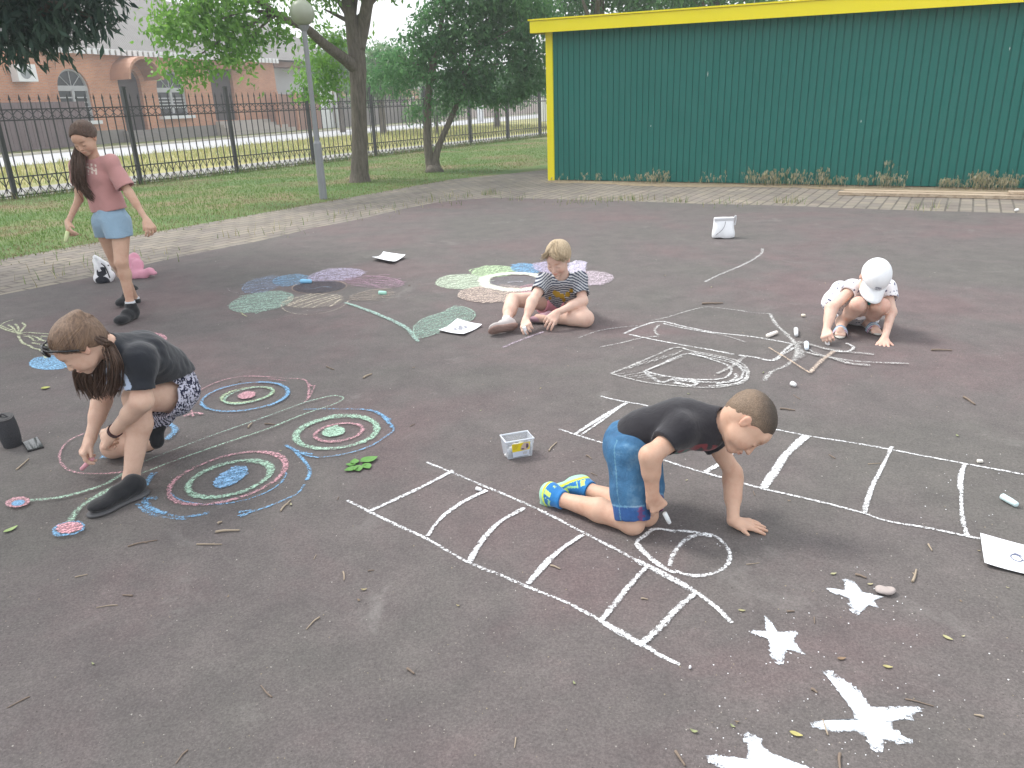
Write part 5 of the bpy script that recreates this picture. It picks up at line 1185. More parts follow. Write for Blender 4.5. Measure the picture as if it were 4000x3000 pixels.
            c = np.where(((t_ > .2) & (t_ < .55) & (np.abs(u_-.038+.05*(t_-.4)) < .004))[:, None], np.array([.4, .75, .3]), c); return c
        sobj('trainer', Dd, mS, r, sc)
    chalk_piece(y(1098, 1020, 2.40), y(1136, 1096, 2.405), .0085, (.78, .82, .83), 'white chalk stick held in the kneeling boy’s right hand')
boy()
def sleeve(T, a, s_, e_, r0, r1, ln, k=.025, gap=.72):
    sd = nrm(e_-s_); T.chain([a, s_+[0, 0, .008], s_+sd*(ln+.06)], [r0, r0, r1], k, (s_+sd*ln, sd)); T.rc(s_+sd*(ln-.012), s_+sd*(ln+.06), r1*gap, r1, .004, None, True)
def printmat(name, kind):
    m, n, l, b = NT(name); v = geo(n); b.inputs['Roughness'].default_value = .9; b.inputs['Specular IOR Level'].default_value = .2
    a = n.new('ShaderNodeAttribute'); a.attribute_name = 'tint'
    if kind == 'zebra':
        w_ = n.new('ShaderNodeTexWave'); w_.inputs['Scale'].default_value = 26; w_.inputs['Distortion'].default_value = 9; w_.inputs['Detail'].default_value = 3; w_.inputs['Detail Scale'].default_value = 2.2; l.new(v, w_.inputs['Vector'])
        r = ramp(n, [(.40, (.02, .022, .05)), (.47, (.55, .55, .66))]); l.new(w_.outputs['Color'], r.inputs[0]); l.new(r.outputs[0], b.inputs['Base Color'])
    elif kind == 'stripe':
        l.new(mixc(n, l, 1, (1, 1, 1), a.outputs['Color'], 'MULTIPLY'), b.inputs['Base Color'])
    elif kind == 'dots':
        vo = n.new('ShaderNodeTexVoronoi'); vo.inputs['Scale'].default_value = 42; l.new(v, vo.inputs['Vector'])
        r = ramp(n, [(.24, (.07, .08, .18)), (.3, (.84, .83, .86))]); l.new(vo.outputs['Distance'], r.inputs[0])
        l.new(mixc(n, l, 1, r.outputs[0], a.outputs['Color'], 'MULTIPLY'), b.inputs['Base Color'])
    bump(n, l, b, noise(n, l, 24, 3, .55, v, 1.).outputs[0], .4, .008)
    return m
def sockring(q, P0, P1, r): q.tube([P0, P1], [r, r*.95], 12)
# ------------------------------------------------------------ crouching girl, lower left
def girl_crouch():
    y, g = zf(0, 1150, .6028)
    r = thing('person', 'girl with brown hair crouching in a black T-shirt and patterned shorts by the butterfly', 'person', g(840, 1330, GZ))
    heL, toL = g(945, 1285, .012), g(592, 1440, .012); aL = y(850, 1190, 2.94); kL = y(885, 670, 3.0); hL = y(1120, 640, 3.22)
    kR = g(735, 985, .07); fR = g(1010, 950, .10); hR = y(1090, 620, 3.34); pel = y(1105, 605, 3.28); wst = y(1060, 480, 3.22); ch = y(910, 400, 3.08); nk = y(715, 335, 2.93)
    sL = y(905, 420, 2.93); eL = y(918, 690, 2.88); wL = y(735, 895, 2.97); sR = y(760, 430, 3.14); eR = y(660, 690, 3.18); wR = y(585, 935, 3.10)
    side = nrm(sL-sR)
    H = Head(y(520, 330, 2.84), nrm([-.52, -.38, -.72]), nrm([-.5, -.3, .7]), .96)
    fw = nrm([-.62, -.3, -.62]); H.M = frame(fw, nrm([-.62, -.42, .62])); S = H.S
    D = Sdf(.004)
    D.rc(pel, wst, .09, .075, .02); D.chain([wst, ch], [.075, .08], .02); D.chain([ch, nk], [.07, .04], .02); D.chain([nk, H.p(-.035, 0, -.045)], [.047, .05], .02)
    D.chain([nk*.7+ch*.3, sL, eL, wL], [.05, .048, .038, .024], .02); D.rc(eL, eL*.6+wL*.4, .041, .035, .02)
    D.chain([nk*.6+ch*.4, sR, eR, wR], [.05, .046, .036, .023], .02); D.rc(eR, eR*.6+wR*.4, .038, .034, .02)
    D.chain([pel, hL, kL], [.09, .088, .054], .02); D.chain([kL, kL*.66+aL*.34+[.01, .02, 0], aL, aL-[0, 0, .03]], [.049, .052, .031, .032], .02)
    D.chain([pel, hR, kR], [.09, .086, .052], .02); D.chain([kR, kR*.5+fR*.5, fR], [.052, .052, .035], .02)
    H.build(D)
    tipc = y(545, 1120, 3.09)
    hand(D, wL+nrm(wL-eL)*.012, nrm(y(590, 1010, 3.05)-wL), nrm([-.2, -.8, .6]), .155, 1, (12, 45, 55, 62), .8, (.5, .5), tc=25)
    hand(D, wR, nrm(y(540, 1025, 3.07)-wR), nrm([-.8, -.5, .4]), .145, -1, (35, 45, 55, 60), .7, (.4, .5))
    sobj('body', D, SKIN3, r, lambda P: H.tint(P, (.45, .33, .26)))
    # hair
    hm = hairmat('hair_brown', (.045, .028, .02), (.15, .088, .06)); hm2 = hairmat('hair_light_brown', (.09, .055, .04), (.28, .18, .115))  # hm: darker brown long locks; hm2: lighter brown hair on the head
    Dh = Sdf(.0045); Dh.el(H.p(-.02, 0, .036), [.104*S, .083*S, .086*S], H.M, .02); Dh.el(H.p(-.055, 0, -.005), [.058*S, .066*S, .066*S], H.M, .02)
    Dh.el(H.p(-.085, .01, .085), [.035*S, .03*S, .024*S], H.M, .02)
    Dh.plane(H.p(.06, 0, .055), H.M[0]*.9-H.M[2]*.45, .3)
    for q in (-1, 1): Dh.el(H.p(.055, .075*q, -.02), [.045*S, .035*S, .048*S], H.M, .006, None, True); Dh.el(H.p(-.006, .088*q, -.012), [.02*S, .02*S, .03*S], H.M, .004, None, True)
    Dh.disp(wrinkle(70, .0018, 5, (1, 1, 3)))
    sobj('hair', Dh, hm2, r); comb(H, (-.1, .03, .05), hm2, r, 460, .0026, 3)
    gp = [[H.p(-.06, .05, .02), H.p(-.075, .06, -.04), y(700, 330, 2.86), y(745, 450, 2.84), y(740, 560, 2.9), y(715, 640, 2.93)],
          [H.p(-.07, -.02, .0), H.p(-.08, -.04, -.06), y(650, 430, 3.0), y(640, 540, 3.02), y(640, 650, 3.04)],
          [H.p(-.04, -.07, -.02), y(600, 420, 2.98), y(560, 500, 3.0), y(570, 570, 3.02), y(615, 650, 3.04)],
          [H.p(.0, -.08, -.03), y(560, 430, 2.98), y(510, 490, 3.0), y(520, 560, 3.02), y(545, 615, 3.04)]]
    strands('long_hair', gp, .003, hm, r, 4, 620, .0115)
    # sunglasses pushed into the hair
    gl = MB(); 
    sg = thing('sunglasses', 'black sunglasses pushed up on the crouching girl’s brown hair', 'sunglasses', H.p(.09, 0, .075))
    for q in (-1, 1): gl.tube([H.p(-.0, .084*q, .012), H.p(.03, .084*q, .045), H.p(.07, .066*q, .085)], .0045*S, 8)
    gl.tube([H.p(.07, -.066, .085), H.p(.086, -.03, .096), H.p(.09, 0, .098), H.p(.086, .03, .096), H.p(.07, .066, .085)], .004*S, 8)
    BLK = simple('gloss_black', (.012, .012, .014), .25, .1, 30); gl.build('frame', BLK, sg)
    for q in (-1, 1):
        ln = Sdf(.003); ln.el(H.p(.09, .034*q, .082), [.007*S, .027*S, .022*S], H.M, .003); sobj('lens', ln, BLK, sg)
    hl = MB(); hl.tube([y(612, 205, H.c[1]+.02), y(640, 222, H.c[1]+.02)], [.012, .012], 10); hl.build('hair_tie', simple('pale_blue_tie', (.4, .5, .75), .7, .1, 30), r)
    # T-shirt
    T = Sdf(.0048)
    for q in (-1, 1): T.chain([wst+side*.035*q, ch+side*.07*q], [.09, .09], .03)
    T.chain([wst, ch], [.1, .11], .03); T.rc(ch, nk, .09, .055, .03); T.rc(sR, sL, .056, .058, .03)
    hem = y(1125, 515, 3.27); T.rc(wst, hem, .098, .098, .03)
    T.el(ch*.6+wst*.4+np.array([-.03, -.02, -.055]), [.1, .1, .07], None, .04)
    hA, hB = y(1240, 490, 3.26), y(940, 590, 3.08); hn = nrm(np.cross(hB-hA, side)); hn = hn*(1 if hn@(pel-ch) > 0 else -1); T.plane(hA+hn*.01, hn)
    sleeve(T, ch*.5+sL*.5, sL-[0, 0, .008], eL, .057, .062, .115, .045); sleeve(T, ch*.5+sR*.5, sR, eR, .064, .064, .13)
    cn = nrm(H.p(-.03, 0, -.05)-nk); T.rc(ch*.4+nk*.6, nk+cn*.02, .07, .06, .03); neckhole(T, nk+cn*.045, H.p(-.02, 0, -.02), .052, .075); T.disp(wrinkle(22, .005, 13, (1.6, 1, .9))); T.disp(wrinkle(55, .0014, 17))
    def pr(P):
        c = np.ones((len(P), 3)); w_ = np.zeros(len(P), bool)
        for pts in ([(690, 490), (665, 520), (680, 560), (715, 595), (740, 600)], [(770, 495), (810, 540), (835, 590)], [(735, 600), (790, 610), (835, 605)]):
            pp = smooth_path([y(a_, b_, 3.0) for a_, b_ in pts], 4)
            for q in pp:
                dq = CO-q; dq /= np.linalg.norm(dq); e = P-q; e = e-np.outer(e@dq, dq); w_ |= (np.linalg.norm(e, axis=1) < .0085) & (np.abs(P[:, 1]-3.0) < .3) & ((P-ch)@side > -.3)
        return np.where(w_[:, None], np.array([18, 19, 19]), c)
    sobj('t_shirt', T, cloth('black_jersey', (.02, .023, .03)), r, pr)
    P_ = Sdf(.0048)
    P_.rc(pel, pel*.5+wst*.5, .118, .104, .03)
    for h_, k_, ln in ((hL, kL, .44), (hR, kR, .42)):
        d_ = nrm(k_-h_); L = np.linalg.norm(k_-h_); e_ = h_+d_*L*ln; P_.chain([pel*.4+h_*.6, e_+d_*.05], [.116, .108], .03, (e_, d_)); P_.rc(e_-d_*.01, e_+d_*.07, .094, .105, .005, None, True)
    P_.plane(hA-hn*.05, -hn); P_.disp(wrinkle(40, .004, 9))
    sobj('shorts', P_, printmat('zebra_print', 'zebra'), r)
    # shoes
    bs = cloth('black_mesh_shoe', (.014, .015, .018), None, .75, .3, 220); so_ = simple('dark_sole', (.075, .075, .08), .7, .1, 30)
    Dd = Sdf(.004); shoe(Dd, heL+[0, 0, .012], toL+[0, 0, .012], (0, 0, 1), .043, .07, .016, aL-[0, 0, .025]); Dd.plane(aL-[0, 0, .006], [0.05, 0, 1], .08); s1 = sobj('trainer', Dd, bs, r)
    Dd = Sdf(.004); sole(Dd, heL-nrm(toL-heL)*.01, toL+nrm(toL-heL)*.008, (0, 0, 1), .044, .013); sobj('sole', Dd, so_, s1)
    q = MB(); f_ = nrm(toL-heL); sd_ = np.cross([0, 0, 1], f_)
    for i in range(5):
        c = heL+(toL-heL)*(.38+.075*i)+up*(.078-.007*i); q.tube([c-sd_*.022+f_*.006, c+up*.004, c+sd_*.022-f_*.006], .0028, 6)
    q.build('lace', simple('grey_lace', (.13, .13, .14), .8, .1, 30), s1)
    # far shoe, toes on the ground
    Dd = Sdf(.0045); fb = nrm(kR-fR); toe = g(985, 1030, .03)*[1, 1, 0]+[0, 0, .03]; heel = fR+np.array([.055, .02, .07]); 
    shoe(Dd, heel, toe, nrm(kR-fR)*.9+np.array([0, 0, .3]), .043, .07, .016, fR); sobj('trainer', Dd, bs, r)
    q = MB(); c = wL*.93+eL*.07; dd = nrm(wL-eL); q.tube([c-dd*.002, c+dd*.016], [.031, .0285], 16); q.build('wristband', simple('maroon_band', (.05, .02, .025), .5, .2, 30), r)
    chalk_piece(y(600, 1060, 3.06), y(527, 1135, 3.075), .0105, (.72, .36, .42), 'thick pink chalk stick held in the crouching girl’s hand')
girl_crouch()
# ------------------------------------------------------------ seated girl
def girl_seat():
    y, g = zf(1700, 850, .36166)
    r = thing('person', 'blonde girl in a striped T-shirt sitting on the ground with crossed legs', 'person', g(1350, 1100, GZ))
    hL = y(1450, 900, 5.56); hR = y(1270, 905, 5.58); pel = (hL+hR)/2+[0, .02, .02]; kL = g(1620, 1090, .07); aL = g(1250, 1095, .05); fL = g(1110, 1085, .05)
    kR = y(838, 890, 5.40); aR = y(770, 1125, 5.16); ch = y(1380, 760, 5.47); nk = y(1385, 635, 5.41); wst = pel*.5+ch*.5+[0, .02, 0]
    sR = y(1180, 690, 5.40); sL = y(1560, 680, 5.38); eR = y(1045, 910, 5.24); wR = y(975, 1110, 5.12); eL = y(1590, 900, 5.28); wL = y(1310, 1030, 5.14)
    H = Head(y(1325, 445, 5.33), nrm([-.42, -.8, -.42]), [-.12, -.25, .9], 1.02); S = H.S
    D = Sdf(.0045)
    D.chain([pel, wst, ch, nk, H.p(-.03, 0, -.05)], [.09, .07, .07, .04, .04], .02)
    D.chain([nk*.6+ch*.4, sR, eR, wR], [.05, .042, .034, .022], .02); D.rc(eR, eR*.6+wR*.4, .036, .031, .02)
    D.chain([nk*.6+ch*.4, sL, eL, wL], [.05, .042, .034, .022], .02); D.rc(eL, eL*.6+wL*.4, .036, .031, .02)
    D.chain([pel, hL, kL, aL, fL], [.09, .078, .056, .032, .03], .02); D.rc(kL, kL*.6+aL*.4, .054, .048, .02)
    D.chain([pel, hR, kR, aR], [.09, .078, .048, .034], .02); D.rc(kR*.8+aR*.2, kR*.5+aR*.5, .05, .05, .02)
    H.build(D)
    tip = g(990, 1250, .03)
    hand(D, wR, nrm(tip-wR+[0, -.04, 0]), nrm([-.3, -.8, .4]), .14, 1, (30, 38, 45, 50), .8, (.4, .5)); hand(D, wL, nrm(y(1235, 1120, 5.10)-wL), nrm([.1, -.6, .75]), .14, -1, (15, 18, 22, 25), 1.2, (.4, .4))
    sobj('body', D, SKIN2, r, lambda P: H.tint(P, (.7, .55, .42), (1.05, .55, .52)))
    hm = hairmat('hair_blonde', (.27, .19, .11), (.62, .5, .34), (110, 110, 10))
    Dh = Sdf(.0045); Dh.el(H.p(-.02, 0, .038), [.106*S, .086*S, .088*S], H.M, .02); Dh.el(H.p(-.055, 0, -.01), [.056*S, .068*S, .066*S], H.M, .02)
    Dh.plane(H.p(.05, 0, .05), H.M[0]*.8-H.M[2]*.55, .3)
    for q in (-1, 1): Dh.el(H.p(.055, .075*q, -.02), [.05*S, .035*S, .055*S], H.M, .006, None, True); Dh.el(H.p(-.005, .088*q, -.014), [.02*S, .02*S, .03*S], H.M, .004, None, True)
    Dh.disp(wrinkle(60, .0022, 15, (1, 1, 3))); sobj('hair', Dh, hm, r); comb(H, (-.12, 0, .06), hm, r, 420, .003, 5)
    gp = [[H.p(-.02, .0, .125), H.p(.05, .03, .1), H.p(.07, .058, .07), H.p(.045, .08, .04)], [H.p(-.02, .0, .125), H.p(.06, .0, .1), H.p(.085, .025, .075), H.p(.07, .055, .06)],
          [H.p(.0, -.01, .125), H.p(.06, -.03, .095), H.p(.07, -.06, .06), H.p(.04, -.085, .03)]]
    strands('fringe', gp, .0038, hm, r, 4, 300, .010, 6)
    side = nrm(sL-sR); T = Sdf(.005)
    for q in (-1, 1): T.chain([pel+side*.04*q, ch+side*.06*q], [.105, .085], .03)
    T.chain([pel+[0, 0, .0], ch], [.118, .1], .03); T.rc(ch, nk-[0, 0, .01], .08, .056, .03); T.rc(sR, sL, .05, .05, .04)
    T.el(pel+np.array([.0, -.03, .06]), [.13, .12, .07], None, .04); T.plane(pel+[0, -.02, -.075], [0, -.15, -1])
    sleeve(T, ch*.5+sL*.5, sL, eL, .056, .06, .11, gap=.8); sleeve(T, ch*.5+sR*.5, sR, eR, .055, .058, .11, gap=.8)
    cn = nrm(H.p(-.0, 0, -.05)-nk); neckhole(T, nk+cn*.02+[-.005, -.02, 0], H.p(-.02, 0, -.02), .05, .075); T.disp(wrinkle(24, .0035, 21))
    def st(P):
        ad = np.abs((P-ch)@side); u_ = P[:, 2]-.0-.55*np.clip(ad-.07, 0, 1)*-1+.004*np.sin(P[:, 0]*60)
        s_ = np.sin(u_*2*math.pi/.0185) > .05; c = np.where(s_[:, None], np.array([.5, .52, .54]), np.array([.035, .045, .08]))
        inv = lambda a_, b_: y(a_, b_, 5.36)
        fr_ = P[:, 1] < ch[1]+.02
        for (a_, b_, rr) in ((1320, 830, .022), (1290, 810, .016), (1370, 850, .02), (1430, 830, .018), (1470, 790, .014), (1390, 890, .014), (1240, 870, .012)):
            q = inv(a_, b_); dq = nrm(CO-q); e = P-q; e = e-np.outer(e@dq, dq); c = np.where(((np.linalg.norm(e, axis=1) < rr) & fr_)[:, None], np.array([.42, .27, .03]), c)
        return c
    sobj('t_shirt', T, printmat('navy_stripe', 'stripe'), r, st)
    P_ = Sdf(.006)
    for h_, k_ in ((hL, kL), (hR, kR)):
        d_ = nrm(k_-h_); L = np.linalg.norm(k_-h_); e_ = h_+d_*L*.3; P_.chain([pel, h_, e_+d_*.04], [.11, .098, .09], .03, (e_, d_)); P_.rc(e_, e_+d_*.06, .076, .09, .004, None, True)
    sobj('shorts', P_, cloth('pink_cotton', (.7, .3, .36)), r)
    pinks = cloth('pink_trainer', (.46, .28, .34), None, .8, .3, 200); 
    # right shoe: sole turned to the camera
    h_, t_ = y(880, 1170, 5.12), y(600, 1215, 5.03); Dd = Sdf(.0045)
    h_[2] = max(h_[2], .055); t_[2] = max(t_[2], .05)
    uu = nrm([.1, .85, .5]); shoe(Dd, h_, t_, uu, .04, .06, .015, aR); Dd.plane(aR+nrm(kR-aR)*-.01, nrm(kR-aR), .08); s1 = sobj('trainer', Dd, cloth('grey_trainer', (.5, .46, .45), None, .8, .3, 200), r)
    Dd = Sdf(.0045); sole(Dd, h_-uu*.014+nrm(h_-t_)*.01, t_-uu*.014-nrm(h_-t_)*.008, uu, .043, .016); Dd.disp(wrinkle(150, .002, 2))
    sobj('sole', Dd, simple('brown_pink_sole', (.3, .2, .17), .85, .2, 60), s1)
    q = MB(); d_ = nrm(kR-aR); sockring(q, aR-d_*.03, aR+d_*.035, .038); q.build('sock', cloth('white_sock', (.7, .72, .76)), r)
    Dd = Sdf(.005); shoe(Dd, aL+[.02, 0, -.03], fL+[-.06, .01, -.03], nrm([.1, .3, .9]), .04, .065, .015, aL); Dd.plane(aL+nrm(kL-aL)*.012, nrm(kL-aL), .08); sobj('trainer', Dd, pinks, r)
    chalk_piece(y(958, 1180, 5.04), y(990, 1262, 5.05), .0125, (.85, .87, .9), 'white chalk stick held in the seated blonde girl’s hand')
girl_seat()
# ------------------------------------------------------------ child in the white cap
def kid_cap():
    y, g = zf(3000, 900, .3316)
    r = thing('person', 'small child in a white cap and dotted white dress squatting to draw', 'person', g(1050, 1180, GZ))
    fR, fL = g(850, 1215, .035), g(1270, 1185, .03); aR = y(865, 1090, 4.96); aL = y(1120, 1110, 5.0); kR = y(1065, 870, 4.72); kL = y(1345, 890, 4.72)
    pel = y(1080, 960, 5.06); ch = y(1150, 720, 4.93); nk = y(1190, 620, 4.86); sR = y(985, 700, 4.88); sL = y(1400, 700, 4.86); eR = y(745, 920, 4.74); wR = y(685, 1190, 4.62); eL = y(1455, 960, 4.76); wL = g(1375, 1265, .04)
    H = Head(y(1240, 575, 4.77), nrm([-.2, -.62, -.75]), [.1, -.75, .65], 1.0); S = H.S
    D = Sdf(.0045)
    D.chain([pel, ch, nk, H.p(-.02, 0, -.04)], [.08, .06, .036, .036], .02); D.chain([nk*.5+ch*.5, sR, eR, wR], [.04, .036, .034, .022], .02); D.rc(eR, eR*.5+wR*.5, .034, .028, .02)
    D.chain([nk*.5+ch*.5, sL, eL, wL], [.04, .036, .03, .021], .02)
    D.chain([pel, kR], [.07, .046], .02); D.chain([pel, kL], [.07, .046], .02)
    D.chain([kR, kR*.6+aR*.4, aR], [.045, .045, .031], .02); D.chain([kL, kL*.6+aL*.4, aL], [.045, .045, .031], .02)
    for a_, f_ in ((aR, g(850, 1200, .04)), (aL, g(1265, 1175, .035))):
        a2 = np.array([a_[0], a_[1], .05]); D.rc(a_, a2, .033, .034, .02); D.rc(a2, f_, .034, .028, .02); d_ = nrm(f_-a2); d_[2] = 0; sdv = np.array([d_[1], -d_[0], 0])
        for i, o in enumerate((-.026, -.013, 0, .012, .023)): D.rc(f_+sdv*o*.9, f_+sdv*o+d_*(.034-.003*abs(i-1))+[0, 0, -.01], .010, .0085, .004)
    H.build(D)
    tip = g(722, 1400, .02)
    hand(D, wR, nrm(tip-wR+[-.01, 0, .02]), nrm([-.5, -.75, .3]), .125, -1, (50, 55, 60, 62), .6, (.3, .6)); hand(D, wL+[0, 0, -.008], nrm(g(1345, 1370, .0)-wL+[0, 0, .018]), [0, 0, 1], .125, -1, (3, 3, 4, 5), 2.6, (.95, .12), step=(1, 1, 1), tc=5)
    sobj('body', D, SKIN2, r, lambda P: H.tint(P))
    # cap
    Dh = Sdf(.0045); Dh.el(H.p(-.015, 0, .036), [.108*S, .09*S, .098*S], H.M, .02); Dh.plane(H.p(.0, 0, .02), -H.M[2]+H.M[0]*.05, .4); Dh.rc(H.p(0, 0, -.05), H.p(0, 0, .03), .083*S, .08*S, .004, None, True)
    wc = cloth('white_cap_cloth', (.86, .88, .92), None, .85, .12, 200); cap = thing('cap', 'plain white baseball cap with a small dark mark worn by the squatting child', 'cap', H.p(0, 0, .05))
    sobj('crown_panel', Dh, wc, cap)
    V = []; F = []; K_ = 16
    for i in range(K_+1):
        t_ = -1+2*i/K_; a_ = t_*1.25
        for j in range(6):
            q = j/5; fx = .078*math.cos(a_)+.012+q*(.085*math.cos(a_)**.6 if abs(a_) < 1.5 else 0); ly = .086*math.sin(a_)*(1-.05*q); zz = .026-.022*q-.045*(ly/.086)**2*q*.8
            for dz in (0, .005): V.append(H.p(fx, ly, zz+dz))
    for i in range(K_):
        for j in range(5):
            a = (i*6+j)*2; b_ = a+12; F += [(a, b_, b_+2, a+2), (a+1, a+3, b_+3, b_+1)]
        a = (i*6+5)*2; F.append((a, a+12, a+13, a+1)); a = i*12; F.append((a+1, a+13, a+12, a))
    mesh('peak', V, F, wc, cap, smooth=True)
    q = MB()
    for i in range(4): q.tube([H.p(.094, -.016+.009*i, .056), H.p(.093, -.012+.009*i, .07), H.p(.096, -.007+.009*i, .056)], .0022, 5)
    q.tube([H.p(.098, -.017, .051), H.p(.1, 0, .05), H.p(.098, .019, .051)], .002, 5)
    q.build('emblem', simple('grey_ink', (.2, .2, .25), .8, .1, 30), cap)
    q = MB(); q.tube([H.p(-.02, 0, .136), H.p(-.02, 0, .139)], [.008, .005], 10); q.build('button', wc, cap)
    # dress
    T = Sdf(.005)
    T.chain([pel, ch], [.115, .088], .03); T.rc(ch, nk-[0, 0, .02], .075, .05, .03); T.rc(sR*.9+ch*.1, sL*.9+ch*.1, .055, .055, .03)
    T.rc(pel+[-.05, .02, 0], y(930, 1060, 5.06), .1, .07, .03); T.rc(pel+[.02, 0, -.0], pel+[.03, .0, -.06], .12, .1, .03)
    T.chain([pel, pel*.35+kR*.65+[0, 0, .012]], [.11, .075], .03, (pel*.5+kR*.5+[0, -.0, 0], nrm(kR-pel))); T.chain([y(760, 830, 4.95), y(720, 870, 4.93)], [.05, .04], .04); T.rc(y(760, 830, 4.95), pel, .05, .1, .04); T.rc(y(850, 700, 4.98), y(740, 850, 4.95), .06, .045, .04)
    sleeve(T, ch*.5+sR*.5, sR, eR, .056, .05, .05, gap=.85); sleeve(T, ch*.5+sL*.5, sL, eL, .058, .06, .07, gap=.8)
    cn = nrm(H.p(0, 0, -.05)-nk); neckhole(T, nk+cn*.012, H.p(-.02, 0, -.02), .044, .07); T.plane([0, 0, .016], [0, 0, -1]); T.disp(wrinkle(34, .004, 31, (1, 1, 2)))
    sobj('dress', T, printmat('dotted_cotton', 'dots'), r)
    tl = MB(); tl.tube([y(1190, 800, 4.80), y(1200, 870, 4.80)], [.016, .013], 8); tl.build('teal_underwear', cloth('teal_cloth', (.03, .3, .3)), r)
    # sandals
    for f_, a_, hh in ((fR, aR, 0), (fL, aL, 0)):
        d_ = nrm((f_-a_)*[1, 1, 0]); hp = np.array([a_[0], a_[1], .02])-d_*.03; tp = np.array([f_[0], f_[1], .02])+d_*.045
        Dd = Sdf(.004); sole(Dd, hp-[0, 0, .006], tp-[0, 0, .006], (0, 0, 1), .034, .011); s1 = sobj('sandal', Dd, simple('pale_sole'+str(len(bpy.data.materials)), (.55, .54, .5), .8, .08, 30), r)
        M = frame(d_, [0, 0, 1]); sdv = M[1]; V = []; F = []
        for j in range(9):
            t_ = math.pi*j/8
            for q_ in range(7):
                u_ = q_/6; c = f_*[1, 1, 0]-d_*(.045-.055*u_); V.append(c-d_*.012+sdv*.047*math.cos(t_)+up*(.016+.060*(1-.3*u_)*math.sin(t_)))
        ix = lambda j, q_: j*7+q_
        mi = []
        for j in range(8):
            for q_ in range(6): F.append((ix(j, q_), ix(j, q_+1), ix(j+1, q_+1), ix(j+1, q_))); mi.append(q_ % 6)
        cl = [(.1, .3, .5), (.6, .62, .66), (.2, .42, .55), (.62, .6, .66), (.35, .06, .25), (.6, .55, .6)]
        mesh('strap', V, F, None, s1, smooth=True, mats=[simple('strap%d_%d' % (k_, len(bpy.data.materials)), c_, .7, .05, 30) for k_, c_ in enumerate(cl)], mi=mi)
    chalk_piece(y(690, 1300, 4.60), y(722, 1398, 4.56), .0115, (.84, .82, .82), 'white chalk stick held by the child in the white cap')
kid_cap()
